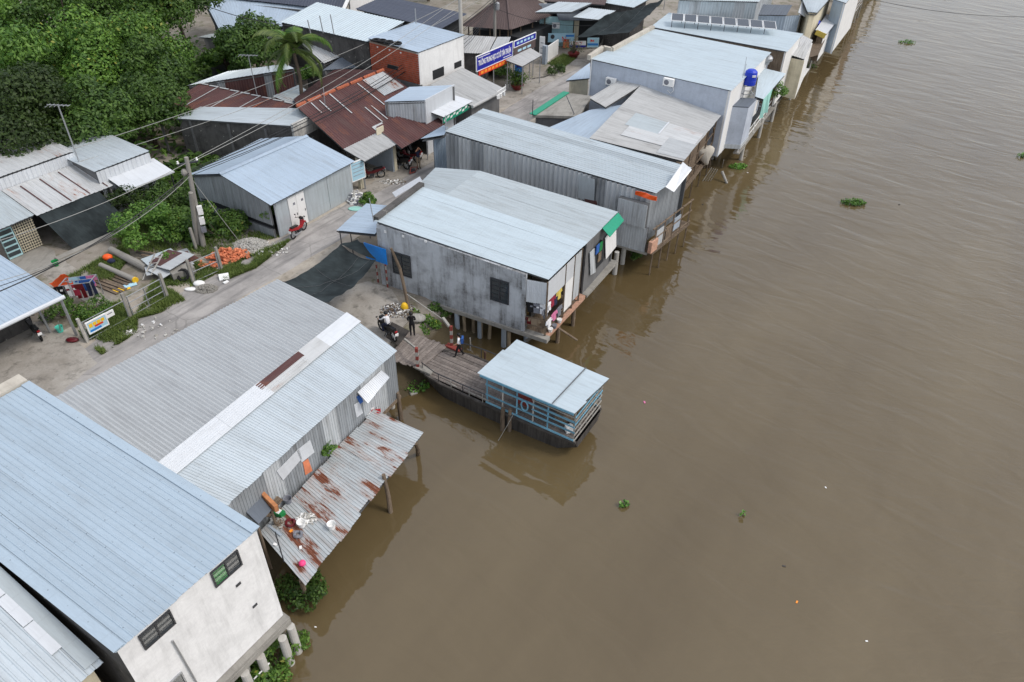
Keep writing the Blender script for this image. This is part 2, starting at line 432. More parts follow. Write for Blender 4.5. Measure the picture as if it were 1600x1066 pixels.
# ------------------------------------------------------------------ building helpers
def lerp(a, b, t): return V(a) + (V(b) - V(a)) * t
def bil(A, B, C_, D, s, t): return lerp(lerp(A, B, s), lerp(D, C_, s), t)
def sheets(parent, A, B, C_, D, mat, w=1.05, pitch=0.21, h=0.028, kind='rib', name='roof_sheet', lift=0.0, jit=0.012, seg=1, limit=300):
    """separate profiled sheets laid side by side from A to B, ribs running A>D"""
    A, B, C_, D = map(V, (A, B, C_, D))
    n_ = (B - A).cross(D - A).normalized()
    L = max((B - A).length, (C_ - D).length); H = ((D - A).length + (C_ - B).length) / 2
    n = max(1, round(L / w)); res = []
    for i in range(n):
        s0, s1 = i / n, (i + 1) / n
        wid = L / n; k = max(1, round(wid / pitch))
        prof = []
        for j in range(k):
            if kind == 'rib': prof += [((j + 0.0) / k, 0), ((j + 0.62) / k, 0), ((j + 0.72) / k, h), ((j + 0.90) / k, h)]
            elif kind == 'wave': prof += [((j + q) / k, h / 2 * (1 - math.cos(2 * math.pi * q))) for q in (0, .25, .5, .75)]
            else: prof += [(j / k, 0)]
        prof.append((1.0, 0))
        ovA, ovD = random.uniform(0, jit * 3), random.uniform(-jit, jit)
        tl = random.uniform(0, 0.006)
        m = MB(); pts = []
        for q in range(seg + 1):
            t = -ovA / H + (1 + ovA / H + ovD / H) * q / seg
            sag = random.uniform(-jit, jit) * 0.5 if 0 < q < seg else 0
            row = []
            for u, z in prof:
                s = s0 + (s1 - s0) * u
                row.append((bil(A, B, C_, D, s, t) + n_ * (z + lift + tl * (1 - u) + sag), (u * wid, t * H)))
            pts.append(row)
        for q in range(seg):
            for j in range(len(prof) - 1):
                a, b, c, d = pts[q][j], pts[q][j + 1], pts[q + 1][j + 1], pts[q + 1][j]
                m.poly([a[0], b[0], c[0], d[0]], [a[1], b[1], c[1], d[1]])
        mm = mat if not isinstance(mat, (list, tuple)) else random.choice(mat)
        res.append(m.build(name, mm, parent))
    return res
def roof(root, A, B, C_, D, mat, thick=0.06, cap=False, name='roof', under='frame', **kw):
    """one roof slope: a thin frame slab with the sheets as its own pieces. A>B the lower edge, D>C the upper"""
    A, B, C_, D = map(V, (A, B, C_, D))
    n_ = (B - A).cross(D - A).normalized()
    if n_.z < 0: A, B, C_, D = B, A, D, C_; n_ = -n_
    m = MB()
    gap = .016 + kw.get('jit', .012) * 1.3 + abs((C_ - A).dot((B - A).cross(D - A).normalized())) * .6
    q = [bil(A, B, C_, D, *st) - n_ * gap for st in ((.01, .015), (.99, .015), (.99, .985), (.01, .985))]
    m.hexa([p - n_ * (thick + .012) for p in q], [p - n_ * .012 for p in q])
    o = m.build(name, M[under], root)
    sheets(o, A, B, C_, D, M[mat] if isinstance(mat, str) else [M[x] for x in mat], **kw)
    if cap:
        c = MB(); d = (C_ - D).normalized(); up = (D - A).normalized()
        c.hexa([D - up * .22 + n_ * .03, C_ - up * .22 + n_ * .03, C_ + n_ * .06, D + n_ * .06], [D - up * .22 + n_ * .045, C_ - up * .22 + n_ * .045, C_ + n_ * .085, D + n_ * .085])
        c.build('ridge_cap', M[mat] if isinstance(mat, str) else M[mat[0]], o)
    return o
def wall(root, A, B, zb, mat, inside, t=0.12, corr=None, name='wall', zb2=None, **kw):
    """vertical wall; A, B are its outer top points; inside is a point of the building"""
    A, B = V(A), V(B)
    u = flat(B - A).normalized(); n_ = V((u.y, -u.x, 0))
    if n_.dot(flat(V(inside)) - flat(A)) > 0: n_ = -n_
    a0 = V((A.x, A.y, zb)); b0 = V((B.x, B.y, zb if zb2 is None else zb2)); L = flat(B - A).length
    m = MB()
    m.hexa([a0, b0, b0 - n_ * t, a0 - n_ * t], [A, B, B - n_ * t, A - n_ * t])
    # uv on the outer face: metres along, height
    o = m.build(name, M[mat] if not corr else M['frame'], root)
    if corr:
        AA, BB = (a0 + n_ * .012, b0 + n_ * .012)
        Ct, Dt = B + n_ * .012, A + n_ * .012
        if (BB - AA).cross(Dt - AA).dot(n_) < 0: AA, BB, Ct, Dt = BB, AA, Dt, Ct
        sheets(o, AA, BB, Ct, Dt, [M[x] for x in (mat if isinstance(mat, (list, tuple)) else [mat])], name='wall_sheet', kind=corr, **kw)
    return o
def inset(pts, d, drop):
    c = sum((flat(p) for p in pts), V((0, 0, 0))) / len(pts)
    out = []
    for i, p in enumerate(pts):
        a, b = V(pts[i - 1]), V(pts[(i + 1) % len(pts)]); p = V(p)
        e1 = flat(p - a).normalized(); e2 = flat(b - p).normalized()
        n1 = V((-e1.y, e1.x, 0)); n2 = V((-e2.y, e2.x, 0))
        if n1.dot(c - flat(p)) < 0: n1 = -n1
        if n2.dot(c - flat(p)) < 0: n2 = -n2
        k = n1 + n2
        k = n1 if abs(1 + n1.dot(n2)) < .05 else k / (1 + n1.dot(n2))
        q = p + k * d
        # keep the top in the roof plane spanned by the neighbours
        out.append(V((q.x, q.y, p.z - drop)))
    return out
def box_walls(root, tops, zb, mats, corr=None, ins=0.25, drop=0.10, skip=(), **kw):
    """walls round a footprint given by its roof corners"""
    q = inset(tops, ins, drop); c = sum((flat(p) for p in q), V((0, 0, 0))) / len(q)
    r = []
    for i in range(len(q)):
        if i in skip: r.append(None); continue
        mt = mats[i] if isinstance(mats, (list, tuple)) else mats
        cr = corr[i] if isinstance(corr, (list, tuple)) else corr
        r.append((wall(root, q[i], q[(i + 1) % len(q)], zb, mt, c, corr=cr, **kw), q[i], q[(i + 1) % len(q)]))
    return r, q, c
class Face:
    """a vertical wall face: place things by metres along it and height"""
    def __init__(s, A, B, inside):
        s.A = flat(A); s.u = flat(V(B) - V(A)).normalized(); s.L = flat(V(B) - V(A)).length
        s.n = V((s.u.y, -s.u.x, 0))
        if s.n.dot(flat(V(inside)) - s.A) > 0: s.n = -s.n
    def p(s, u, z, o=0.0): q = s.A + s.u * u + s.n * o; return V((q.x, q.y, z))
    def slab(s, m, u0, u1, z0, z1, o0, o1):
        m.hexa([s.p(u0, z0, o0), s.p(u1, z0, o0), s.p(u1, z0, o1), s.p(u0, z0, o1)], [s.p(u0, z1, o0), s.p(u1, z1, o0), s.p(u1, z1, o1), s.p(u0, z1, o1)])
    def px(s, x, y):
        return on_wall(x, y, s.A, s.A + s.u)
def window(parent, F, u0, u1, z0, z1, panes=('glass', 'glass'), frame='darksteel', bars=4, name='window', fw=0.05):
    m = MB()
    F.slab(m, u0, u1, z0, z0 + fw, .004, .06); F.slab(m, u0, u1, z1 - fw, z1, .004, .06)
    F.slab(m, u0, u0 + fw, z0 + fw, z1 - fw, .004, .06); F.slab(m, u1 - fw, u1, z0 + fw, z1 - fw, .004, .06)
    n = len(panes)
    for i in range(1, n):
        c = u0 + (u1 - u0) * i / n; F.slab(m, c - fw / 2, c + fw / 2, z0 + fw, z1 - fw, .004, .058)
    w = m.build(name, M[frame], parent)
    for i in range(n):
        a = u0 + (u1 - u0) * i / n + fw; b = u0 + (u1 - u0) * (i + 1) / n - fw
        g = MB(); F.slab(g, a - .01, b + .01, z0 + fw - .01, z1 - fw + .01, .006, .02); g.build('pane', M[panes[i]], w)
    if bars:
        g = MB()
        for i in range(bars):
            z = z0 + fw + (z1 - z0 - 2 * fw) * (i + .5) / bars
            F.slab(g, u0 + fw, u1 - fw, z - .008, z + .008, .032, .046)
        g.build('grille', M['darksteel'], w)
    return w
def text_mesh(txt, size, mat, parent, mtx, name='lettering', ext=0.004, align='CENTER', sx=1.0, fit=None, bold=0.0):
    cu = bpy.data.curves.new('lettering', 'FONT'); cu.body = txt; cu.size = size; cu.extrude = ext
    cu.align_x = align; cu.align_y = 'CENTER'; cu.resolution_u = 2; cu.offset = bold
    tmp = bpy.data.objects.new('tmp', cu); COL.objects.link(tmp)
    dg = bpy.context.evaluated_depsgraph_get()
    me = bpy.data.meshes.new_from_object(tmp.evaluated_get(dg))
    bpy.data.objects.remove(tmp); bpy.data.curves.remove(cu)
    if fit: xs = [v.co.x for v in me.vertices]; sx = fit / (max(xs) - min(xs))
    me.transform(Matrix.Diagonal((sx, 1, 1, 1)))
    off = origin_of(parent)
    me.transform(Matrix.Translation(-off) @ mtx)
    me.materials.clear(); me.materials.append(M[mat]); me.name = name
    o = bpy.data.objects.new(name, me); COL.objects.link(o); o.parent = parent
    return o
def face_mtx(F, u, z, o):
    """matrix that puts text on a wall face, reading left to right seen from outside"""
    x = F.u if F.u.cross(V((0, 0, 1))).dot(F.n) > 0 else -F.u
    p = F.p(u, z, o)
    return Matrix(((x.x, 0, F.n.x, p.x), (x.y, 0, F.n.y, p.y), (0, 1, 0, p.z), (0, 0, 0, 1)))
# ------------------------------------------------------------------ setting: ground, river, road
SA = math.radians(56.5)
SD, SX = V((math.cos(SA), math.sin(SA), 0)), V((math.sin(SA), -math.cos(SA), 0))   # along the street, towards the river
S0 = V((1.84, 33.58, 0))
def S(s, c, z=0.0): q = S0 + SD * s + SX * c; return V((q.x, q.y, z))
def toS(p): d = flat(p) - S0; return d.dot(SD), d.dot(SX)
WATER_Z = -2.0
def bank_c(s):      # where the land ends, measured across the street
    k = min(1, max(0, (-12 - s) / 10)); far = min(1, max(0, (s - 20) / 10))
    return -5.2 + 3.3 * k - 1.0 * far + 0.35 * math.sin(s * .8) + .25 * math.sin(s * 2.1)
def m_ground():
    t = NT('packed_earth')
    v = t.uv('Object'); a = t.noise(v, 0.18, 6, 0.65); b = t.noise(v, 1.1, 6, 0.7); f = t.noise(v, 6, 5, 0.75)
    c = t.mix(t.ramp(a, 0.4, 0.62), lin(152, 146, 137), lin(118, 110, 99))
    c = t.mix(t.ramp(b, 0.5, 0.7), c, lin(92, 92, 66))
    c = t.mix(t.ramp(f, 0.62, 0.72), c, lin(176, 170, 160))
    g = t.n.new('ShaderNodeNewGeometry'); sp = t.n.new('ShaderNodeSeparateXYZ'); t.l.new(g.outputs['Position'], sp.inputs[0])
    c = t.mix(t.ramp(sp.outputs[2], -0.25, -0.9), c, lin(74, 66, 50))
    return t.out(c, 0.95, 0, 0.2, f, 0.6, 0.04)
def m_road():
    t = NT('dusty_concrete_road')
    v = t.uv('Object'); a = t.noise(v, 0.35, 6, 0.65); f = t.noise(v, 9, 5, 0.75)
    mp = t.n.new('ShaderNodeMapping'); mp.vector_type = 'TEXTURE'; mp.inputs['Scale'].default_value = (7, 1, 1); mp.inputs['Rotation'].default_value = (0, 0, SA)
    tc = t.n.new('ShaderNodeTexCoord'); t.l.new(tc.outputs['Object'], mp.inputs[0]); b = t.noise(mp.outputs[0], 1.6, 5, 0.6)
    c = t.mix(t.ramp(a, 0.38, 0.64), lin(168, 164, 160), lin(136, 133, 130))
    c = t.mix(t.ramp(b, 0.48, 0.74), c, lin(104, 102, 101))
    c = t.scale(c, t.ramp(f, 0.3, 0.7, 0.9, 1.06))
    vo = t.n.new('ShaderNodeTexVoronoi'); vo.feature = 'DISTANCE_TO_EDGE'; vo.inputs['Scale'].default_value = 0.28
    nn = t.n.new('ShaderNodeTexNoise'); nn.inputs['Scale'].default_value = 1.3; t.l.new(v, nn.inputs['Vector'])
    mx = t.n.new('ShaderNodeMix'); mx.data_type = 'VECTOR'; mx.inputs[0].default_value = 0.25; t.l.new(v, mx.inputs[4]); t.l.new(nn.outputs['Color'], mx.inputs[5]); t.l.new(mx.outputs[1], vo.inputs['Vector'])
    c = t.mix(t.ramp(vo.outputs['Distance'], 0.003, 0.009, 0.28, 0.0), c, lin(84, 82, 80))
    return t.out(c, 0.9, 0, 0.3, f, 0.4, 0.02)
def m_slab(name, c1, c2, c3):
    t = NT(name)
    v = t.uv('Object'); a = t.noise(v, 0.3, 6, 0.68); b = t.noise(v, 1.3, 6, 0.7); f = t.noise(v, 8, 5, 0.75)
    c = t.mix(t.ramp(a, 0.4, 0.62), lin(*c1), lin(*c2))
    c = t.mix(t.ramp(b, 0.52, 0.72), c, lin(*c3))
    c = t.scale(c, t.ramp(f, 0.3, 0.7, 0.88, 1.06))
    return t.out(c, 0.92, 0, 0.25, f, 0.45, 0.02)
M['ground'] = m_ground(); M['road'] = m_road()
M['yard'] = m_slab('worn_yard_concrete', (166, 161, 153), (138, 132, 123), (100, 96, 89))
M['verge'] = m_slab('dusty_verge', (178, 170, 158), (150, 142, 130), (120, 112, 98))
def m_water():
    t = NT('muddy_river_water')
    g = t.n.new('ShaderNodeTexCoord')
    def nz(stretch, rz, sc, detail, rough, dist=0.0):
        mp = t.n.new('ShaderNodeMapping'); mp.vector_type = 'TEXTURE'; mp.inputs['Scale'].default_value = (stretch, 1, 1); mp.inputs['Rotation'].default_value = (0, 0, math.radians(rz))
        t.l.new(g.outputs['Object'], mp.inputs[0])
        n = t.n.new('ShaderNodeTexNoise'); n.inputs['Scale'].default_value = sc; n.inputs['Detail'].default_value = detail
        n.inputs['Roughness'].default_value = rough; n.inputs['Distortion'].default_value = dist
        t.l.new(mp.outputs[0], n.inputs['Vector']); return n.outputs['Fac']
    dt = t.n.new('ShaderNodeVectorMath'); dt.operation = 'DOT_PRODUCT'; t.l.new(g.outputs['Object'], dt.inputs[0]); dt.inputs[1].default_value = (SX.x, SX.y, 0)
    open_ = t.ramp(t.math('SUBTRACT', dt.outputs['Value'], S0.dot(SX)), 2, 34, .25, 1.0)      # calmer in the lee of the houses
    swell = nz(2.8, -38, .75, 2, .45, .6); swell2 = nz(2.2, 62, .55, 2, .45, .4)
    rip = nz(3.0, -4, 1.7, 3, .5, .7); rip2 = nz(2.5, -25, 2.6, 2, .5, .5)
    patch = nz(1.5, -30, .055, 3, .55); patch2 = nz(1.3, 20, .10, 3, .55)
    h = t.math('ADD', t.math('MULTIPLY', swell, 1.05), t.math('MULTIPLY', t.math('MULTIPLY', swell2, t.ramp(patch2, .45, .62, 0, 1)), .45))
    h = t.math('ADD', h, t.math('MULTIPLY', t.math('MULTIPLY', rip, t.math('MULTIPLY', open_, t.ramp(patch, .34, .6, .25, 1.0))), .62))
    h = t.math('ADD', h, t.math('MULTIPLY', t.math('MULTIPLY', rip2, t.math('MULTIPLY', open_, t.ramp(patch2, .4, .62, .1, 1.0))), .22))
    c = t.mix(t.ramp(nz(3.0, 56, 0.09, 5, 0.6), 0.35, 0.65), lin(87, 74, 50), lin(101, 88, 63))
    return t.out(c, 0.04, 0, 0.7, h, 0.42, 0.2)
M['water'] = m_water()

# land: a sheet to the horizon with a river bank along it
ss = [-400, -120, -60] + [-45 + 1.5 * i for i in range(100)] + [140, 260, 800]
cs = [-900, -200, -80, -40, -20, -10]
offs = [(-1.6, 0.0), (-0.7, -0.02), (0.0, -0.12), (0.7, -0.75), (1.5, -1.55), (2.6, -2.15), (4.5, -2.9), (9, -3.6)]
m = MB(); rows = []
for s in ss:
    b = bank_c(s)
    row = [S(s, c, 0) for c in cs]
    for o, z in offs:
        row.append(S(s, b + o, z + (random.uniform(-.06, .06) if -1.2 < o < 4 and abs(s) < 140 else 0)))
    rows.append(row)
for i in range(len(rows) - 1):
    for j in range(len(rows[0]) - 1):
        m.poly([rows[i][j], rows[i][j + 1], rows[i + 1][j + 1], rows[i + 1][j]])
g = m.build('ground', M['ground'], smooth=False); tag(g, kind='structure')
bmx = bmesh.new(); bmx.from_mesh(g.data); bmesh.ops.recalc_face_normals(bmx, faces=bmx.faces)
if sum(f.normal.z for f in bmx.faces) < 0: bmesh.ops.reverse_faces(bmx, faces=bmx.faces)
bmx.to_mesh(g.data); bmx.free()
m = MB()
m.poly([S(-400, -12, WATER_Z), S(-400, 900, WATER_Z), S(1100, 900, WATER_Z), S(1100, -12, WATER_Z)])
wtr = m.build('river_water', M['water'])
if wtr.data.polygons[0].normal.z < 0: wtr.data.flip_normals()
tag(wtr, kind='structure')

def strip(name, left, right, z, mat):
    m = MB()
    for i in range(len(left) - 1):
        a, b, c, d = left[i], left[i + 1], right[i + 1], right[i]
        m.poly([V((q.x, q.y, z)) for q in (d, c, b, a)])
    o = m.build(name, M[mat]); 
    if o.data.polygons[0].normal.z < 0: o.data.flip_normals()
    return tag(o, kind='structure')
def path(pts, w0, w1=None):
    w1 = w1 or w0; L = []; R = []
    for i, p in enumerate(pts):
        d = (flat(pts[min(i + 1, len(pts) - 1)]) - flat(pts[max(i - 1, 0)])).normalized(); n_ = V((-d.y, d.x, 0))
        L.append(flat(p) + n_ * w0); R.append(flat(p) - n_ * w1)
    return L, R
def smooth_line(pts, k=6):
    out = []
    for i in range(len(pts) - 1):
        p0, p1, p2, p3 = pts[max(i - 1, 0)], pts[i], pts[i + 1], pts[min(i + 2, len(pts) - 1)]
        for j in range(k):
            t = j / k
            out.append(0.5 * ((2 * p1) + (p2 - p0) * t + (2 * p0 - 5 * p1 + 4 * p2 - p3) * t * t + (3 * p1 - p0 - 3 * p2 + p3) * t ** 3))
    out.append(pts[-1]); return out
road_c = smooth_line([P(x, y) for x, y in ((-260, 760), (60, 590), (200, 510), (330, 440), (480, 358), (600, 290), (700, 232), (800, 178), (868, 140), (930, 108), (1000, 75), (1085, 30), (1180, -25))])
def ragged(L, a, f):
    return [p + V((noise.noise(p * f) * a, noise.noise(p * f + V((9, 4, 1))) * a, 0)) for p in L]
L, R = path(road_c, 2.4, 3.4); strip('verge', ragged(L, .9, .6), ragged(R, .4, .6), 0.004, 'verge')
n_r = len(road_c); L, R = [], []
for i, p in enumerate(road_c):
    d = (road_c[min(i + 1, n_r - 1)] - road_c[max(i - 1, 0)]).normalized(); nn = V((-d.y, d.x, 0)); k = min(1, max(0, (i - 34) / 14))
    L.append(p + nn * (.35 + 1.2 * k)); R.append(p - nn * (2.75 - 1.0 * k))
strip('road', ragged(L, .3, .5), ragged(R, .2, .5), 0.010, 'road')
def pad(name, px, z, mat, rag=0.15):
    pts = [P(x, y, z) for x, y in px]; out = []
    for i in range(len(pts)):
        a, b = pts[i], pts[(i + 1) % len(pts)]
        n = max(2, int((b - a).length / .5))
        for j in range(n):
            q = a.lerp(b, j / n); out.append(q + V((noise.noise(q * 1.3) * rag, noise.noise(q * 1.3 + V((5, 5, 0))) * rag, 0)))
    m = MB(); c = sum(out, V((0, 0, 0))) / len(out)
    for i in range(len(out)): m.poly([c, out[i], out[(i + 1) % len(out)]])
    o = m.build(name, M[mat])
    if o.data.polygons[0].normal.z < 0: o.data.flip_normals()
    return tag(o, kind='structure')
pad('yard_slab', [(-60, 640), (-60, 520), (30, 500), (80, 505), (132, 545), (152, 568), (92, 615), (0, 640)], 0.016, 'yard')
pad('yard_path', [(52, 420), (95, 400), (140, 440), (190, 480), (168, 490), (130, 470), (98, 450)], 0.014, 'yard')
pad('entrance_slab', [(0, 400), (55, 380), (85, 392), (92, 412), (45, 440), (5, 425)], 0.018, 'concrete', .03)
pad('forecourt', [(752, 172), (770, 145), (800, 128), (850, 122), (905, 88), (895, 82), (940, 72), (950, 84), (880, 118), (838, 140), (790, 168)], 0.014, 'yard')
pad('shop_apron', [(555, 300), (600, 275), (640, 250), (690, 222), (700, 240), (650, 268), (610, 290), (570, 312)], 0.015, 'yard')
# the landing above the ferry: a concrete slab with its own edge beam
lm = MB(); q = [P(470, 470), P(575, 440), P(612, 452), P(640, 500, 0), P(604, 540, 0), P(540, 520)]
c = sum(q, V((0, 0, 0))) / 6
for i in range(6): lm.poly([c + V((0, 0, .022)), q[i] + V((0, 0, .022)), q[(i + 1) % 6] + V((0, 0, .022))]); lm.poly([q[i] + V((0, 0, .022)), q[(i + 1) % 6] + V((0, 0, .022)), q[(i + 1) % 6] + V((0, 0, -.35)), q[i] + V((0, 0, -.35))])
lo = lm.build('landing_slab', M['yard']); tag(lo, kind='structure')
bm_ = bmesh.new(); bm_.from_mesh(lo.data); bmesh.ops.remove_doubles(bm_, verts=bm_.verts, dist=1e-4); bmesh.ops.recalc_face_normals(bm_, faces=bm_.faces); bm_.to_mesh(lo.data); bm_.free()
# ------------------------------------------------------------------ more helpers
def on_plane(x, y, A, B, C_):
    A = V(A); n_ = (V(B) - A).cross(V(C_) - A); d = ray(x, y)
    return CAMP + d * ((A - CAMP).dot(n_) / d.dot(n_))
def fpanel(root, name, F, pxs, mat, o0=.01, o1=.035, corr=None, **kw):
    """a board fixed to a wall face, its four corners given by bearings (any order round)"""
    q = [F.px(x, y) for x, y in pxs]
    m = MB(); m.hexa([F.p(u, z, o0) for u, z in q], [F.p(u, z, o1) for u, z in q])
    o = m.build(name, M[mat], root)
    return o
def fwindow(root, F, pxs, **kw):
    q = [F.px(x, y) for x, y in pxs]
    us = sorted(a for a, b in q); zs = sorted(b for a, b in q)
    return window(root, F, (us[0] + us[1]) / 2, (us[2] + us[3]) / 2, (zs[0] + zs[1]) / 2, (zs[2] + zs[3]) / 2, **kw)
def piles(root, spots, top, r=0.16, mat='pile', bottom=-2.6, lean=0.0, name='pile', n=10):
    for p in spots:
        a = V((p[0], p[1], bottom)); b = V((p[0] + random.uniform(-lean, lean), p[1] + random.uniform(-lean, lean), top))
        m = MB(); m.tube([a, a.lerp(b, .5), b], [r, r * .97, r * .92] if mat != 'timber' else [r, r * 1.05, r * .85], n); m.build(name, M[mat], root)
def quad(pts, zs):
    if not hasattr(zs, '__len__'): zs = [zs] * 4
    return [P(x, y, z) for (x, y), z in zip(pts, zs)]
def ext(A, B, d): return V(B) + (V(B) - V(A)).normalized() * d

# ------------------------------------------------------------------ houses over the river, from the nearest one
# -- tall white house with the big blue roof
A, B, D = P(405, 825, 5.0), P(180, 1020, 5.0), P(45, 597, 5.5)
Cc = B + (D - A)
h = thing('riverside_house', 'tall white plastered house under a broad light blue ribbed roof, two windows under the eave', 'house', flat((A + B) / 2), group='houses on the river bank')
ro = roof(h, A, B, Cc, D, 'blue_roof', pitch=.19, h=.022, w=.95, seg=2)
m = MB(); n_ = (B - A).cross(D - A).normalized(); n_ = n_ if n_.z > 0 else -n_
for a, d in ((A, D), (B, Cc)):
    s = (B - A).normalized() * (.28 if a is A else -.28); e = s * -.12
    m.hexa([a + n_ * .03 + e, a + s + n_ * .036, d + s + n_ * .036, d + n_ * .03 + e], [a + n_ * .05 + e, a + s + n_ * .05, d + s + n_ * .05, d + n_ * .05 + e])
m.build('verge_flashing', M['blue_roof'], ro)
r_, q, c = box_walls(h, [A, B, Cc, D], 0.12, ['plaster', 'dark_wall', 'plaster', 'plaster'], ins=.07, drop=.09)
F = Face(q[0], q[1], c)
fwindow(h, F, [(327, 895), (370, 858), (378, 882), (336, 917)], panes=('glass', 'glass_green'), bars=3)
fwindow(h, F, [(214, 993), (264, 953), (274, 972), (226, 1016)], panes=('glass', 'glass'), bars=3)
fwindow(h, F, [(262, 1070), (281, 1048), (300, 1080), (285, 1100)], panes=('glass',), frame='steel', bars=0)
m = MB(); L = F.L
F.slab(m, -.08, L + .6, -.32, .10, -.35, .24); F.slab(m, -.05, L + .6, -.22, -.02, .242, .28)
m.build('floor_beam', M['concrete'], h)
m = MB(); u, z = F.px(268, 1000); m.tube([F.p(u, z, .05), F.p(u - .05, z - 1.6, .05), F.p(u - .1, 0, .05)], .03, 6); m.build('drain_pipe', M['steel'], h)
for x, y in ((398, 946), (372, 913)):
    u, z = F.px(x, y); m = MB(); F.slab(m, u - .09, u + .09, z - .05, z + .05, .003, .03); m.build('vent', M['darksteel'], h)
piles(h, [P(466, 1018, -2), P(454, 1036, -2), P(421, 1064, -2), P(398, 1090, -2), P(392, 1066, -2), P(372, 1084, -2)], -.3, .165, 'pile', n=14)
m = MB(); a = P(392, 1066, -1.2); b = P(421, 1036, -.9); m.tube([a, b], .03, 6); m.build('brace', M['white'], h)
m = MB()   # low parapet behind the roof
pb = [ext(B, A, .1) * 0 + D + (D - A).normalized() * .05, Cc + (D - A).normalized() * .05]
m.hexa([pb[0] + V((0, 0, -.6)), pb[1] + V((0, 0, -.6)), pb[1] + (D - A).normalized() * .5 + V((0, 0, -.6)), pb[0] + (D - A).normalized() * .5 + V((0, 0, -.6))],
       [pb[0] + V((0, 0, .10)), pb[1] + V((0, 0, .10)), pb[1] + (D - A).normalized() * .5 + V((0, 0, .12)), pb[0] + (D - A).normalized() * .5 + V((0, 0, .12))])
m.build('parapet', M['coping'], h)

# -- lower ribbed roof beside it, at the edge of the picture
A0, D0 = P(161, 1034, 3.9), P(5, 890, 4.9)
D0 = ext(A0, D0, 3.0); side = (B - A).normalized()
B0, C0 = A0 + side * 4.5, D0 + side * 4.5
h = thing('riverside_house', 'low house with weathered grey ribbed roof and white flashing strip beside the blue roof', 'house', flat((A0 + B0) / 2), group='houses on the river bank')
ro = roof(h, A0, B0, C0, D0, 'zinc', pitch=.24, h=.03, w=.95, seg=2)
n_ = (B0 - A0).cross(D0 - A0).normalized(); n_ = n_ if n_.z > 0 else -n_
m = MB(); w1 = side * .42; lo = (D0 - A0).normalized() * .15
m.hexa([A0 + lo + n_ * .045, A0 + lo + w1 + n_ * .045, D0 + w1 + n_ * .045, D0 + n_ * .045], [A0 + lo + n_ * .06, A0 + lo + w1 + n_ * .06, D0 + w1 + n_ * .06, D0 + n_ * .06])
m.build('flashing', M['white_roof'], ro)
m = MB(); w2 = side * .72; lo = (D0 - A0).normalized() * 1.15
for k in range(5):
    a = A0 + lo + (D0 - A0).normalized() * k * 1.25; b = a + (D0 - A0).normalized() * 1.22; j = side * random.uniform(-.04, .04)
    m.hexa([a + w1 + j + n_ * .062, a + w2 + j + n_ * .052, b + w2 + j + n_ * .052, b + w1 + j + n_ * .062], [a + w1 + j + n_ * .072, a + w2 + j + n_ * .06, b + w2 + j + n_ * .06, b + w1 + j + n_ * .072])
m.build('white_flashing', M['white_sheet'], ro)
box_walls(h, [A0, B0, C0, D0], 0.0, 'cream', ins=.25, drop=.1)
piles(h, [A0 + side * k + V((0, 0, 0)) for k in (.5, 2, 3.5)], 0.0, .18)

# -- long shed-house with the grey fibre roof to the street and a zinc slope to the river
gA, gB, gR, gL = P(100, 615, 2.6), P(435, 437, 2.6), P(545, 492, 3.2), P(258, 722, 3.2)
sR, sL = P(620, 548, 2.4), P(360, 785, 2.4)
d1 = (gA - gB).normalized() * 2.2; d2 = (gL - gR).normalized() * 2.2; d3 = (sL - sR).normalized() * 1.6
gA2, gL2, sL2 = gA + d1, gL + d2, sL + d3
h = thing('riverside_house', 'long low house, grey corrugated slope to the street, silver slope to the river', 'house', flat((gA + sR) / 2), group='houses on the river bank')
roof(h, gA2, gB, gR, gL2, 'grey_fibro', pitch=.18, h=.05, w=.92, kind='wave', seg=2)
roof(h, sR, sL2, gL2, gR, 'zinc', pitch=.125, h=.022, w=.86, seg=1)
ridge = thing('x', '', ''); bpy.data.objects.remove(ridge)
# ridge sheets laid lengthwise
up = V((0, 0, 1)); rd = (gL - gR).normalized(); Lr = (gL - gR).length
sd = ((sR + sL) / 2 - (gR + gL) / 2).normalized()
rb = MB(); rb.bar(gR + up * .0, gL2 + up * .0, .08, .04); rbo = rb.build('ridge_cap', M['frame'], h)
def rstrip(t0, t1, mat, w0=-.15, w1=.72, kind='rib', lift=.06):
    a, b = gR + rd * t0, gR + rd * t1
    sheets(rbo, a + sd * w1, a + sd * w0, b + sd * w0, b + sd * w1, M[mat], w=2.0, pitch=.115, h=.025, kind=kind, lift=lift, name='ridge_sheet')
rstrip(0, 2.2, 'white_sheet', kind='flat'); rstrip(2.2, 3.6, 'old_white', kind='flat', lift=.065); rstrip(3.5, 5.9, 'old_white', w0=.22, lift=.06); rstrip(3.4, 6.0, 'rust', w0=-.12, w1=.24, kind='flat', lift=.075)
rstrip(5.8, 8.2, 'white_sheet', lift=.07); rstrip(8.1, Lr + 2, 'white_sheet', lift=.062)
wR, wL = sR + (gR - sR).normalized() * .18, sL2 + (gL2 - sL2).normalized() * .18
cin = flat((gA + gB + sR + sL) / 4)
dn = V((0, 0, -.1))
w_ = wall(h, wR + dn, wL + dn, -.55, ['zinc_wall_dark', 'zinc_wall', 'zinc_wall_dark'], cin, corr='rib', pitch=.14, h=.02, w=.85)
FW = Face(wR, wL, cin)
wall(h, gA2 + dn + (gL2 - gA2).normalized() * .15, gB + dn + (gR - gB).normalized() * .15, 0, 'zinc_wall_dark', cin, corr='rib', pitch=.14, h=.02)
wall(h, gB + dn * 1.3, gR + dn * 1.3, -.3, 'zinc_wall', cin + V((0, 0, 0)), corr='rib', pitch=.14, h=.02)
wall(h, gR + dn * 1.3, wR + dn, -.55, 'zinc_wall', cin, corr='rib', pitch=.14, h=.02)
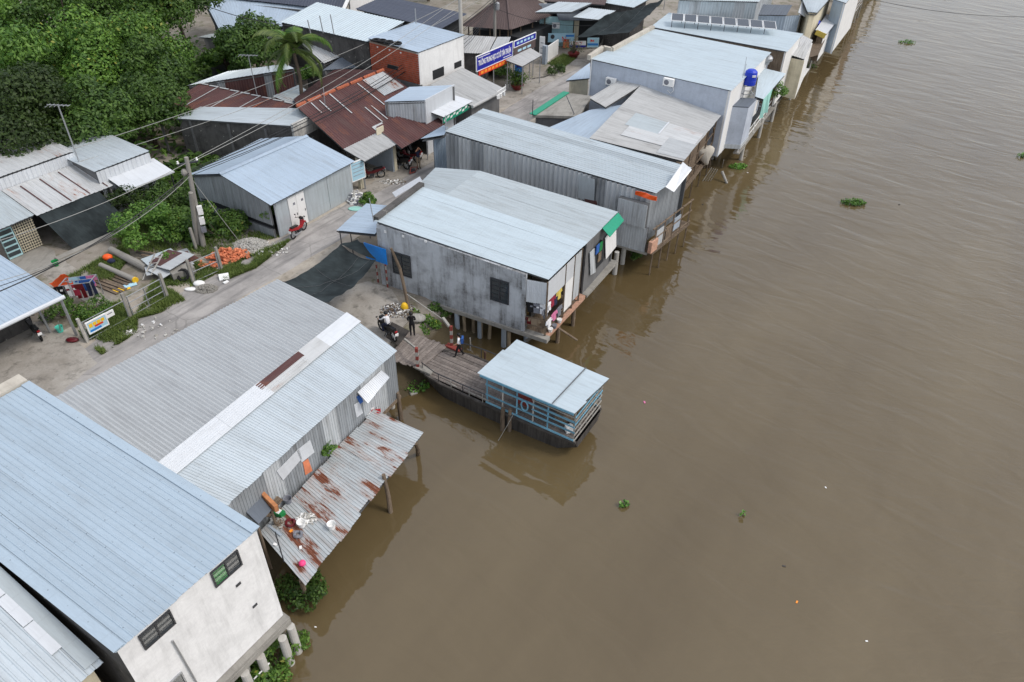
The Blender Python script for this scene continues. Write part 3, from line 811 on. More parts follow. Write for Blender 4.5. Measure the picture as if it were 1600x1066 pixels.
for pts in ([(431, 736), (466, 700), (470, 716), (441, 750)], [(462, 704), (483, 687), (490, 706), (470, 722)]):
    fpanel(h, 'patch_panel', FW, pts, 'white_sheet', .035, .055)
fpanel(h, 'patch_panel', FW, [(472, 722), (480, 716), (487, 735), (476, 742)], 'terracotta', .035, .05)
fpanel(h, 'patch_panel', FW, [(552, 632), (560, 627), (566, 645), (556, 652)], 'white_sheet', .035, .05)
fpanel(h, 'curtain', FW, [(556, 620), (562, 615), (566, 627), (561, 631)], 'cloth_blue', .035, .06)
# the little white awning
ua, za = FW.px(557, 612); ub, zb_ = FW.px(594, 578); uc, zc = FW.px(603, 592)
def outw(x, y, o): u, z = on_wall(x, y, FW.p(0, 0, o), FW.p(1, 0, o)); return FW.p(u, z, o)
aw = MB(); a0, a1 = FW.p(ua, za, .05), FW.p(ub, zb_, .05)
o0, o1 = outw(574, 630, .55), outw(608, 590, .55)
aw.bar(a0, o0, .04); aw.bar(a1, o1, .04); awo = aw.build('awning', M['steel'], h)
sheets(awo, o0, o1, a1, a0, M['white_sheet'], w=.6, pitch=.1, h=.018, lift=.03, name='awning_sheet')
piles(h, [P(613, 637, -2), P(600, 655, -2), P(560, 700, -2), P(520, 745, -2)], -.5, .15, 'pile')
piles(h, [P(627, 655, -2.0)], -.2, .11, 'timber', lean=.05, name='log_post')
m = MB(); FW.slab(m, -.1, FW.L, -.75, -.55, -.3, .05); m.build('floor_beam', M['timber'], h)

# -- the gap between the two: a scrap porch roof with orange boards
pr = quad([(404, 819), (424, 796), (398, 762), (370, 786)], (.9, .9, 1.3, 1.3))
h = thing('porch', 'small scrap porch roof of grey sheets with orange boards, wedged between blue roof and lean-to', 'porch', flat(pr[0]))
roof(h, *pr, 'slate_roof', w=.6, kind='flat', jit=.03)
m = MB(); a, b = P(398, 762, 1.35), P(428, 792, 1.15); m.hexa([a + V((0, 0, -.45)), b + V((0, 0, -.35)), b + V((.12, .1, -.35)), a + V((.12, .1, -.45))], [a, b, b + V((.12, .1, 0)), a + V((.12, .1, 0))])
m.build('orange_board', M['plywood'], h)
piles(h, [pr[0] - V((0, .1, 0)), pr[1]], .85, .06, 'timber')
for k in range(5):
    m = MB(); a = P(411 + k * 2.2, 806 + k * .4, .62 + .05 * (k % 3)); b = P(434 + k * 1.6, 776 + k * 1.1, .62 + .05 * (k % 3)); m.bar(a, b, .09, .04)
    o = m.build('plank', M['timber']); tag(o, ['first', 'second', 'third', 'fourth', 'fifth'][k] + ' plank from the blue roof in the small stack over the gap', 'plank', 'planks stacked in the gap')

# -- rusty lean-to
lA, lB, lC, lD = P(660, 675, -.05), P(473, 910, -.12), P(405, 830, -.12), P(585, 640, .22)
lean = thing('lean_to', 'rust streaked zinc lean-to on bent wooden posts over the water', 'shed', flat((lA + lB) / 2))
lro = roof(lean, lA, lB, lC, lD, 'rust_lean', pitch=.15, h=.028, w=.72, jit=.07, seg=3)
LP = (lA, lB, lC)
for x, y, X, Y, zt in ((610, 800, 600, 748, .0), (653, 710, 649, 690, -.1), (475, 935, 470, 905, -.15)):
    b = P(x, y, -2); t_ = on_plane(X, Y, *LP) + V((0, 0, -.1)); m = MB()
    d = (t_ - b); pts = [b - d.normalized() * .7, b, b.lerp(t_, .5) + V((.04, .02, 0)), t_ + (V((0, 0, .35)) if x == 610 else V((0, 0, 0)))]
    m.tube(pts, [.12, .11, .10, .085], 9); m.build('post', M['timber'], lean)
m = MB(); m.bar(lA.lerp(lB, .03) + V((-.1, .06, -.12)), lB + V((-.1, .06, -.12)), .09); m.build('eave_beam', M['timber'], lean)
m = MB(); m.bar(lD + V((.1, 0, -.12)), lC + V((.05, 0, -.12)), .09); m.build('wall_plate', M['timber'], lean)
piles(lean, [lC.lerp(lD, t) for t in (.15, .5, .85)], -.25, .08, 'timber', name='post')

# -- concrete house beside the ferry
a1_, a2_, a3_, a4_ = P(585, 345, 4.1), P(655, 290, 4.1), P(918, 378, 3.5), P(857, 437, 3.5)
h = thing('riverside_house', 'mould stained concrete house on stilts with broad white roof beside the ferry landing', 'house', flat((a1_ + a4_) / 2), group='houses on the river bank')
roof(h, a4_, a3_, a2_, a1_, 'ice_roof', pitch=.24, h=.009, w=1.05, seg=2)
ci = flat((a1_ + a2_ + a3_ + a4_) / 4)
q1, q4 = P(588, 350, 3.95), P(822, 430, 3.5)
w_ = wall(h, q1, q4, -.12, 'mould_wall', ci, t=.18)
FC = Face(q1, q4, ci)
fwindow(h, FC, [(611, 391), (642, 401), (643, 434), (616, 426)], panes=('glass', 'glass'), bars=5)
fwindow(h, FC, [(765, 432), (794, 441), (797, 477), (768, 468)], panes=('glass', 'glass'), bars=5)
m = MB(); FC.slab(m, -.05, FC.L + 1.4, -.36, -.125, -.3, .1); m.build('floor_beam', M['concrete'], h)
m = MB(); FC.slab(m, -.02, .22, -.1, 3.7, .003, .04); FC.slab(m, FC.L - .2, FC.L + .02, -.1, 3.35, .003, .04); m.build('corner_pilaster', M['mould_wall'], h)
for x, y in ((602, 362), (630, 369), (665, 377)):
    u, z = FC.px(x, y); m = MB(); FC.slab(m, u - .07, u + .07, z - .07, z + .07, .002, .03); m.build('vent', M['white'], h)
wall(h, q1, a2_ + V((.1, -.15, -.15)), 0, 'mould_wall', ci, t=.15)
# porch end: corrugated white board over an open clothes corner, then panels facing the river
qe = P(856, 440, 3.35)
FE = Face(q4, qe, ci)
m = MB(); FE.slab(m, .05, FE.L - .02, 1.9, 3.25, -.02, .0); eb = m.build('end_panel', M['frame'], h)
sheets(eb, FE.p(.05, 1.9, .004), FE.p(FE.L - .02, 1.9, .004), FE.p(FE.L - .02, 3.25, .004), FE.p(.05, 3.25, .004), M['white_sheet'], w=.7, pitch=.12, h=.018, name='panel_sheet')
FR = Face(qe, P(918, 380, 3.35), ci)
Lr_ = FR.L
m = MB(); FR.slab(m, 0, 3.0, 2.05, 3.28, -.01, .015); m.build('fascia_panel', M['white_sheet'], h)
m = MB(); FR.slab(m, 2.0, 3.0, .15, 2.05, -.01, .015); m.build('fascia_panel', M['white_wall'], h)
m = MB(); FR.slab(m, 3.08, 3.85, .3, 3.25, -.02, .01); m.build('grey_panel', M['zinc_wall'], h)
m = MB(); FR.slab(m, -.1, Lr_ + .1, -.4, -.15, -.5, .12); m.build('floor_edge', M['pinkplank'], h)
m = MB()
for u in (0.0, 2.0, 3.04, 3.9): m.bar(FR.p(u, -.15, 0), FR.p(u, 3.3, 0), .09)
for z in (.45, .85): m.bar(FR.p(0, z, .02), FR.p(2.0, z, .02), .045)
for z in (.4, .9): m.bar(FE.p(.05, z, 0), FE.p(FE.L, z, 0), .045)
m.build('porch_frame', M['timber'], h)
m = MB(); ib = [FE.p(0, -.13, -.05), FR.p(0, -.13, -.05), FR.p(3.9, -.13, -.05), FR.p(3.9, -.13, -1.6), FE.p(0, -.13, -1.6)]
m.poly(ib); m.build('porch_floor', M['timber'], h)
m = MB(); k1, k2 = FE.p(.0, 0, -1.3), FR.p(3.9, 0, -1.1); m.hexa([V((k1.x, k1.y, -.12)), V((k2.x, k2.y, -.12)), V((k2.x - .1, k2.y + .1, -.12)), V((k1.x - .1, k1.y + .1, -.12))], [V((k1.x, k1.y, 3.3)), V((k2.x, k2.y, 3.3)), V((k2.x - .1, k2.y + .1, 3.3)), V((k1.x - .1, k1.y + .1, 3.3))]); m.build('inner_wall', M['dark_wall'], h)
piles(h, [P(676, 510, -2), P(715, 524, -2), P(750, 527, -2), P(787, 541, -2), P(822, 532, -2)], -.3, .15, 'pile_blue')
piles(h, [P(697, 520, -2), P(727, 524, -2), P(740, 523, -2), P(764, 529, -2), P(704, 500, -1.2), P(680, 505, -1.2), P(795, 550, -2.0), P(690, 512, -1.8), P(752, 527, -2)], -.5, .105, 'bamboo', lean=.14, name='log_post')
m = MB(); m.bar(P(823, 532, -1.6), P(842, 520, -.5), .16); m.build('brace', M['concrete'], h)
piles(h, [FR.p(3.9, 0, -.2), FR.p(2.0, 0, -.2)], -.3, .12, 'timber')
# leaning pole and guy against it
m = MB(); m.tube([P(640, 487, -.1), P(625, 420, 1.9), P(611, 388, 3.2)], [.10, .09, .07], 8); o = m.build('leaning_pole', M['timber']); tag(o, 'weathered wooden pole leaning on the stained concrete wall', 'pole')

# -- second roof of the block behind it
b1, b2, b3, b4 = P(703, 300, 3.75), P(750, 267, 3.75), P(966, 331, 3.3), P(920, 377, 3.3)
h = thing('riverside_house', 'house with pale two-part roof wedged between white roof and long zinc wall', 'house', flat((b3 + b4) / 2), group='houses on the river bank')
und = (b4 - b3).normalized() * .6; und.z = 0
roof(h, b4 + und, b3, b2, b1 + und, 'white_roof', pitch=.24, h=.009, w=1.05, seg=2)
k1, k2 = P(657, 287, 3.2), P(681, 262, 3.2)
roof(h, k1 + und * .6, k2, b2, b1 + V((0, 0, -.02)) + und, 'white_roof', pitch=.24, h=.009, w=1.05)
bi = flat((b1 + b2 + b3 + b4) / 4)
wall(h, b4 + V((-.1, -.05, -.12)), b3 + V((-.15, .0, -.12)), -.2, 'block_wall', bi, t=.1)
wall(h, b2 + V((0, -.15, -.12)), b3 + V((-.1, -.15, -.12)), 0, 'block_wall', bi)
wall(h, k1 + V((.2, 0, -.12)), k2 + V((.2, 0, -.12)), 0, 'cream', bi)
wall(h, b1 + V((0, .1, -.12)), b4 + V((-.1, .1, -.12)), 0, 'block_wall', bi)
FB = Face(b4, b3, bi)
fpanel(h, 'white_panel', FB, [(945, 372), (962, 352), (962, 385), (946, 405)], 'white_wall', .0, .04); fpanel(h, 'grey_panel', FB, [(921, 395), (928, 388), (930, 425), (922, 430)], 'zinc_wall', .0, .04)
fpanel(h, 'door_opening', FB, [(928, 390), (940, 375), (941, 408), (930, 420)], 'dark_in', -.05, .06)
m = MB(); u0, z0 = FB.px(941, 368); a0, a1 = P(941, 357, 3.2), P(966, 333, 3.2); e0, e1 = P(953, 371, 2.85), P(975, 345, 2.85)
m.hexa([a0, a1, e1, e0], [a0 + V((0, 0, .03)), a1 + V((0, 0, .03)), e1 + V((0, 0, .03)), e0 + V((0, 0, .03))]); m.build('green_awning', M['green_tarp'], h)
piles(h, [P(930, 425, -2), P(915, 445, -2), P(897, 466, -2)], -.2, .16, 'pile')
m = MB(); FB.slab(m, -.1, FB.L + .3, -.35, -.2, -.8, .25); m.build('floor_edge', M['concrete'], h)
for k, (x, y, mt) in enumerate(((931, 388, 'cloth_blue'), (936, 384, 'green'), (934, 400, 'timber'))):
    u, z = FB.px(x, y); m = MB(); FB.slab(m, u - .2, u + .2, z - .3, z + .25, .08, .14); m.build('hanging_cloth', M[mt], h)

# -- long corrugated house
c1, c2, c3, c4 = P(695, 205, 4.3), P(755, 170, 4.3), P(1080, 262, 3.7), P(1025, 302, 3.7)
h = thing('riverside_house', 'long house with ribbed zinc side wall, banded silver roof and orange tarp', 'house', flat((c1 + c4) / 2), group='houses on the river bank')
roof(h, c4, c3, c2, c1, 'zinc_band', pitch=.25, h=.03, w=.85, kind='rib', seg=2)
ii = flat((c1 + c2 + c3 + c4) / 4)
wq1, wq4 = c1 + (c4 - c1).normalized() * .05 + V((.03, .06, -.1)), c4 - (c4 - c1).normalized() * .35 + V((.03, .06, -.1))
wall(h, wq1, wq4, -.1, ['zinc_wall', 'zinc_wall', 'zinc_wall', 'zinc_wall_dark'], ii, corr='wave', pitch=.33, h=.13, w=1.0)
FL = Face(wq1, wq4, ii)
fpanel(h, 'patch_panel', FL, [(906, 271), (931, 279), (930, 316), (905, 308)], 'zinc', .15, .165)
fpanel(h, 'patch_panel', FL, [(915, 309), (934, 313), (935, 319), (916, 315)], 'rust', .167, .18)
m = MB(); u0, z0 = FL.px(966, 330); FL.slab(m, u0 + .1, FL.L + .1, 1.4, 3.0, .16, .5); eb = m.build('end_box', M['frame'], h)
sheets(eb, FL.p(u0 + .1, 1.4, .51), FL.p(FL.L + .1, 1.4, .51), FL.p(FL.L + .1, 3.0, .51), FL.p(u0 + .1, 3.0, .51), M['zinc_wall'], w=.9, pitch=.16, h=.02, name='wall_sheet')
m = MB(); FL.slab(m, u0 + .2, u0 + 2.2, -.3, 1.38, .16, .4); eb = m.build('end_box', M['frame'], h)
sheets(eb, FL.p(u0 + .2, -.3, .41), FL.p(u0 + 2.2, -.3, .41), FL.p(u0 + 2.2, 1.38, .41), FL.p(u0 + .2, 1.38, .41), M['zinc_wall'], w=.9, pitch=.16, h=.02, name='wall_sheet')
m = MB(); FL.slab(m, u0 - .1, u0 + 2.4, -.42, -.3, -.5, .5); m.build('floor_edge', M['concrete'], h)
wall(h, wq4, c3 - (c3 - c2).normalized() * .3 + V((0, 0, -.12)), .1, 'zinc_wall_dark', ii, corr='rib', pitch=.2, h=.02)
wall(h, c1 + V((.3, .3, -.12)), c2 + V((.3, -.1, -.12)), 0, 'zinc_wall', ii, corr='rib')
wall(h, c2 + V((0, -.15, -.12)), c3 + V((-.2, -.15, -.12)), 0, 'zinc_wall_dark', ii, corr='rib', pitch=.3)
fr = MB(); E1, E2 = flat(wq4), flat(c3 - (c3 - c2).normalized() * .3); FRv = Face(wq4, c3 - (c3 - c2).normalized() * .3, ii)
for u in (0, .25, .5, .75, 1): fr.bar(FRv.p(u * FRv.L, -2.4, .75), FRv.p(u * FRv.L, 1.6, .75), .08)
for z in (-.1, .7, 1.5): fr.bar(FRv.p(-.4, z, .75), FRv.p(FRv.L + .3, z, .75), .07)
fr.build('balcony_frame', M['timber'], h)
m = MB(); FRv.slab(m, -.3, FRv.L + .2, -.35, -.2, .02, .85); m.build('balcony_floor', M['timber'], h)
bx = MB(); FRv.slab(bx, .2, 1.3, -.2, 1.1, .68, .74); bx.build('grey_panel', M['zinc_wall'], h)
bx = MB(); FRv.slab(bx, 1.5, 2.3, -.2, .8, .68, .74); bx.build('plank_panel', M['timber'], h)
bx = MB(); FRv.slab(bx, 2.5, 3.4, .1, 1.0, .68, .74); bx.build('blue_panel', M['pile_blue'], h)
bx = MB(); FRv.slab(bx, -.6, .2, -.1, .7, .66, .9); bx.build('pink_panel', M['pinkplank'], h)
def outf(x, y, o): u, z = on_wall(x, y, FRv.p(0, 0, o), FRv.p(1, 0, o)); return FRv.p(u, z, o)
aq_ = [outf(1067, 253, .4), outf(1081, 265, .9), outf(1053, 300, .9), outf(1040, 292, .4)]
aw = MB(); aw.hexa([p - V((0, 0, .03)) for p in aq_], aq_); aw.build('white_awning', M['white_sheet'], h)
og = MB()
fold = [(995, 297, 3.55), (1003, 299, 3.62), (1011, 302, 3.55), (1019, 304, 3.6), (1028, 306, 3.5)]
fold2 = [(993, 304, 3.15), (1002, 307, 3.2), (1010, 308, 3.12), (1019, 311, 3.16), (1026, 314, 3.05)]
def ow_(q): u, z = on_wall(q[0], q[1], FL.p(0, 0, .62), FL.p(1, 0, .62)); return FL.p(u, z, .62 + .07 * (q[0] % 3))
def P_(*q): return ow_(q)
for i in range(4):
    og.hexa([P_(*fold[i]), P_(*fold[i + 1]), P_(*fold2[i + 1]), P_(*fold2[i])], [P_(*fold[i]) + V((-.05, -.1, .04)), P_(*fold[i + 1]) + V((-.05, -.1, .04)), P_(*fold2[i + 1]) + V((-.05, -.1, .04)), P_(*fold2[i]) + V((-.05, -.1, .04))])
o = og.build('tarpaulin', M['orange_tarp']); tag(o, 'bright orange tarpaulin bunched under the river eave of the long zinc house', 'tarpaulin')
piles(h, [P(960, 428, -2), P(972, 412, -2), P(990, 398, -2), P(1030, 355, -2)], -.35, .17, 'pile')
# its street awning with the light panel below
s1, s2, s3, s4 = P(658, 217, 2.9), P(693, 196, 2.9), P(703, 201, 3.1), P(696, 212, 3.0)
aw = MB(); m_ = roof(h, s1, s2, P(700, 199, 3.3), P(694, 211, 3.3), 'blue_roof2', w=.9, name='awning')
sp = MB(); Fp = Face(P(677, 218, 2.85), P(697, 208, 2.85), P(720, 170, 0)); Fp.slab(sp, 0, Fp.L, .05, 2.85, -.03, 0); spo = sp.build('side_panel', M['frame'], h)
sheets(spo, Fp.p(0, .05, .005), Fp.p(Fp.L, .05, .005), Fp.p(Fp.L, 2.85, .005), Fp.p(0, 2.85, .005), M['blue_roof2'], w=.9, pitch=.2, h=.05, name='panel_sheet')

# -- beige and patched roof next along
e1, e2, e3, e4 = P(1003, 132, 3.95), P(1129, 178, 3.0), P(1068, 252, 3.0), P(921, 216, 3.95)
h = thing('riverside_house', 'house with a patched beige and white sheet roof beyond the long zinc house', 'house', flat((e2 + e3) / 2), group='houses on the river bank')
ro = roof(h, e3, e2, e1, e4, 'beige_fibro', pitch=.18, h=.04, w=.95, kind='wave', seg=2)
def patch(root, R, s0, s1, t0, t1, mat, lift=.05, **kw):
    A, B, C_, D = R; sheets(root, bil(A, B, C_, D, s0, t0), bil(A, B, C_, D, s1, t0), bil(A, B, C_, D, s1, t1), bil(A, B, C_, D, s0, t1), M[mat], lift=lift, name='patch_sheet', **kw)
R = (e3, e2, e1, e4)
patch(ro, R, .30, .52, .02, .42, 'old_white', w=1.2, kind='flat'); patch(ro, R, .30, .52, .42, .8, 'white_roof', w=1.2, kind='flat', lift=.055)
patch(ro, R, .02, .30, .0, .3, 'grey_fibro', w=.9, kind='wave'); patch(ro, R, .14, .3, .3, .75, 'old_white', w=.9, kind='flat', lift=.06)
m = MB(); m.bar(bil(*R, .30, .42) + V((0, 0, .08)), bil(*R, .53, .42) + V((0, 0, .08)), .1, .03); m.build('flashing', M['white_sheet'], ro)
roof(h, P(946, 168, 3.3), P(921, 153, 3.3), P(974, 121, 4.0), P(1004, 132, 3.98), 'beige_fibro', w=.95, kind='wave', pitch=.18, h=.04)
g1, g2, g3, g4 = P(856, 200, 2.8), P(921, 172, 2.8), P(989, 161, 3.55), P(921, 217, 3.55)
bl = roof(h, g4, g1, g2, g3, 'blue_roof2', w=1.0, kind='flat', name='roof')
ei = flat((e1 + e2 + e3 + e4) / 4)
rw, qq, cc = box_walls(h, [e3, e2, e1, e4], 0.0, ['timber', 'block_wall', 'block_wall', 'block_wall'], ins=.6, drop=.12)
FV = Face(qq[0], qq[1], cc)
m = MB()
for k in range(5): m.bar(FV.p(FV.L * k / 4, -2.4, .35), FV.p(FV.L * k / 4, 2.6, .35), .08)
for z in (-.05, .8, 1.7): m.bar(FV.p(0, z, .35), FV.p(FV.L, z, .35), .06)
m.build('balcony_frame', M['timber'], h)
m = MB(); FV.slab(m, -.1, FV.L, -.3, -.1, .0, .5); m.build('balcony_floor', M['timber'], h)
m = MB(); m.sphere(FV.p(FV.L * .78, .55, .4), (.62, .4, .7), 16, 10)
m.v = [tuple(V(p) + V((noise.noise(V(p) * 1.6), noise.noise(V(p) * 1.6 + V((7, 0, 0))), noise.noise(V(p) * 1.6 + V((0, 9, 0))))) * .35) for p in m.v]; m.build('tarp_bundle', M['coping'], h, smooth=True)
for k, mt in enumerate(('rust', 'dark_wall', 'timber')):
    m = MB(); FV.slab(m, .2 + k * 1.1, 1.1 + k * 1.1, -.05, 1.2 - .2 * k, .2, .26); m.build('scrap_panel', M[mt], h)
piles(h, [P(1100, 262, -2), P(1085, 280, -2), P(1118, 250, -2)], -.2, .09, 'timber')
m = MB(); m.tube([P(1108, 262, -2), P(1116, 200, 2.2)], .07, 6); m.build('log_post', M['timber'], h)

# -- tall grey-blue flat roofed house with the tank
f1, f2, f3, f4 = P(922, 92, 5.2), P(1020, 45, 5.2), P(1205, 82, 5.0), P(1143, 142, 5.0)
h = thing('riverside_house', 'tall grey blue rendered house with a broad icy white roof behind a low parapet', 'house', flat((f1 + f4) / 2), group='houses on the river bank')
roof(h, f4, f3, f2, f1, 'ice_roof', w=1.1, pitch=.28, h=.018, seg=1)
fi = flat((f1 + f2 + f3 + f4) / 4)
dz = V((0, 0, -.08)); wa, wb = f1 + dz + V((.1, .1, 0)), f4 + dz + V((-.05, .1, 0))
wall(h, wa, wb, -.3, 'blue_wall', fi, t=.2)
FT = Face(wa, wb, fi)
wall(h, wb, f3 + dz + V((-.1, .05, 0)), -.3, 'white_wall', fi, t=.15)
wall(h, f1 + dz + V((.15, .15, 0)), f2 + dz + V((.1, -.1, 0)), 0, 'blue_wall', fi, t=.15)
wall(h, f2 + dz + V((.1, -.1, 0)), f3 + dz + V((-.1, -.1, 0)), 0, 'blue_wall', fi, t=.15)
m = MB()
def para(a, b, w, hh):
    d = (flat(b) - flat(a)).normalized(); n_ = V((-d.y, d.x, 0)) * w
    m.hexa([a - n_ + V((0, 0, -.1)), b - n_ + V((0, 0, -.1)), b + n_ + V((0, 0, -.1)), a + n_ + V((0, 0, -.1))], [a - n_ + V((0, 0, hh)), b - n_ + V((0, 0, hh)), b + n_ + V((0, 0, hh)), a + n_ + V((0, 0, hh))])
para(f1 + V((-.1, 0, 0)), P(942, 77, 5.2), .16, .28); para(P(942, 77, 5.2), P(956, 80, 5.2), .16, .28); para(P(956, 80, 5.2), f2, .16, .28)
m.build('parapet', M['coping'], h)
m = MB(); m.tube([FT.p(.1, .0, .08), FT.p(.1, 5.2, .08)], .05, 6); m.build('drain_pipe', M['white'], h)
def ac_unit(F, x, y, label):
    u, z = F.px(x, y); t_ = thing('air_conditioner', label, 'air conditioner', F.p(u, z - .3, 0), group='air conditioners on the grey blue wall')
    m = MB(); F.slab(m, u - .42, u + .42, z - .28, z + .28, .1, .42); m.build('casing', M['white'], t_)
    m = MB(); c = F.p(u - .13, z, .421); m.lathe(c, [(.2, 0), (.2, .012), (.15, .02), (.0, .02)], 16, F.n); m.build('fan_grille', M['cloth_grey'], t_)
    m = MB(); F.slab(m, u - .35, u - .3, z - .34, z - .28, .0, .42); F.slab(m, u + .3, u + .35, z - .34, z - .28, .0, .42); m.build('bracket', M['darksteel'], t_)
    m = MB(); m.tube([F.p(u + .35, z - .2, .2), F.p(u + .45, z - .6, .1), F.p(u + .2, z - .9, .05), F.p(u - .1, z - .7, .03)], .025, 6); m.build('hose', M['white'], t_)
ac_unit(FT, 1047, 127, 'white air conditioner box in the middle of the grey blue wall')
ac_unit(FT, 957, 126, 'white air conditioner half hidden behind the beige roof peak, nearer the street')
# annex tower on stilts
t1, t2 = P(1137, 165, 3.3), P(1170, 167, 3.3)
an = [t1, t2, t2 + (f3 - f4).normalized() * 2.2, t1 + (f3 - f4).normalized() * 2.2]
m = MB(); bb = [V((p.x, p.y, .2)) for p in an]; m.hexa(bb, [V((p.x, p.y, 3.2)) for p in an]); m.build('annex', M['blue_wall'], h)
m = MB(); m.hexa([V((p.x, p.y, 3.2)) for p in an], [V((p.x, p.y, 3.28)) for p in an]); m.build('annex_roof', M['slate_roof'], h)
m = MB(); sc_ = sum(bb, V((0, 0, 0))) / 4; m.hexa([sc_ + (p - sc_) * 1.06 + V((0, 0, -.35)) for p in bb], [sc_ + (p - sc_) * 1.06 - V((0, 0, .02)) for p in bb]); m.build('annex_floor', M['zinc_wall'], h)
piles(h, [P(1112, 248, -2), P(1157, 250, -2), P(1125, 238, -2), P(1185, 215, -2), P(1205, 190, -2)], -.2, .16, 'pile')
m = MB(); m.bar(P(1118, 246, -1.7), P(1135, 226, -.1), .14); m.build('brace', M['concrete'], h)
# white canopy behind the tank with the turquoise cloth
can = quad([(1180, 151), (1193, 155), (1228, 115), (1187, 105)], (3.3, 3.2, 3.4, 3.9))
roof(h, can[0], can[1], can[2], can[3], 'ice_roof', w=1.2, kind='flat', name='canopy')
cl = MB(); ca, cb = can[1], can[1].lerp(can[2], .38); N = 6
for i in range(N):
    a = ca.lerp(cb, i / N); b = ca.lerp(cb, (i + 1) / N); wv = [V((.06 * math.sin(j * 1.9), .06 * math.cos(j * 2.3), 0)) for j in (i, i + 1)]
    cl.hexa([a + wv[0] * 2 + V((0.05, 0, -1.7)), b + wv[1] * 2 + V((.05, 0, -1.6)), b + wv[1] * 2 + V((.08, .02, -1.6)), a + wv[0] * 2 + V((.08, .02, -1.7))], [a, b, b + V((.03, .02, 0)), a + V((.03, .02, 0))])
cl.build('cloth_screen', M['teal_tarp'], h)
# walkway with white rail along the water
wk = [P(1150, 240, -.6), P(1176, 205, -.6), P(1206, 168, -.6), P(1232, 132, -.6)]
m = MB()
for i in range(3): m.bar(wk[i], wk[i + 1], .5, .1)
m.build('walkway', M['concrete'], h)
for i in range(9):
    p = wk[0].lerp(wk[3], i / 8); m = MB(); m.bar(p + V((.15, .1, 0)), p + V((.15, .1, 1.0)), .06); m.build('rail_post', M['white'], h)
m = MB(); m.bar(wk[0] + V((.15, .1, 1.0)), wk[3] + V((.15, .1, 1.0)), .06); m.bar(wk[0] + V((.15, .1, .5)), wk[3] + V((.15, .1, .5)), .05); m.build('handrail', M['white'], h)
# tank on its stand
tb = P(1166, 152, 3.28)
t_ = thing('water_tank', 'bright blue plastic water tank on a steel stand above the grey annex', 'water tank', tb)
m = MB(); zt = 1.0
for dx in (-.42, .42):
    for dy in (-.42, .42): m.bar(tb + V((dx, dy, 0)), tb + V((dx, dy, zt)), .05)
for z in (.35, zt):
    for a, b in (((-.42, -.42), (.42, -.42)), ((.42, -.42), (.42, .42)), ((.42, .42), (-.42, .42)), ((-.42, .42), (-.42, -.42))): m.bar(tb + V((*a, z)), tb + V((*b, z)), .05)
m.build('stand', M['steel'], t_)
m = MB(); m.lathe(tb + V((0, 0, zt + .03)), [(.46, 0), (.48, .05), (.48, .3), (.5, .33), (.48, .36), (.48, .75), (.5, .78), (.48, .81), (.46, 1.0), (.3, 1.14), (.18, 1.17), (0, 1.17)], 20); m.build('tank', M['blue_tank'], t_, smooth=False)
m = MB(); m.box(tb + V((.12, -.47, zt + .8)), (.3, .04, .16)); m.build('label_plate', M['white'], t_)
m = MB(); m.tube([tb + V((-.55, 0, 0)), tb + V((-.55, 0, 2.6))], .02, 5); m.build('vent_pipe', M['steel'], t_)

# -- house with the solar panels
s1, s2, s3, s4 = P(1017, 42, 5.0), P(1045, 20, 5.0), P(1255, 53, 4.8), P(1230, 81, 4.8)
h = thing('riverside_house', 'house with a narrow icy white roof that carries a row of solar panels', 'house', flat((s3 + s4) / 2), group='houses on the river bank')
roof(h, s4, s3, s2, s1, 'ice_roof', w=1.1, pitch=.3, h=.018)
box_walls(h, [s4, s3, s2, s1], 0.0, ['white_wall', 'block_wall', 'block_wall', 'timber'], ins=.12, drop=.12)
rv = quad([(1228, 84), (1257, 93), (1270, 63), (1252, 54)], (3.6, 3.4, 3.6, 4.0))
roof(h, rv[0], rv[1], rv[2], rv[3], 'beige_fibro', w=.9, kind='wave', name='canopy')
Fq = Face(P(1229, 87, 3.4), P(1257, 95, 3.3), fi); pw = MB(); Fq.slab(pw, 0, Fq.L, -.2, 3.3, -.1, 0); pw.build('wall', M['cream'], h)
fpanel(h, 'door', Fq, [(1242, 92), (1251, 95), (1246, 128), (1238, 124)], 'glass', .005, .04)
rb_ = Face(P(1257, 95, 3.3), P(1270, 66, 3.3), fi); pw = MB(); rb_.slab(pw, 0, rb_.L, -.2, 3.2, -.1, 0); pw.build('wall', M['white_wall'], h)
m = MB(); m.bar(P(1232, 152, -.3), P(1262, 108, -.3), .3, .15); m.build('floor_edge', M['white'], h)
piles(h, [P(1234, 156, -2), P(1250, 130, -2), P(1264, 108, -2)], -.3, .12, 'pile')
pa, pb_ = P(1048, 32.5, 5.55), P(1214, 46.5, 5.4); ua = (pb_ - pa).normalized(); L = (pb_ - pa).length
vdir = V((-ua.y, ua.x, 0)); vdir = vdir if vdir.y > 0 else -vdir; vd = (vdir.normalized() + V((0, 0, .12))).normalized()
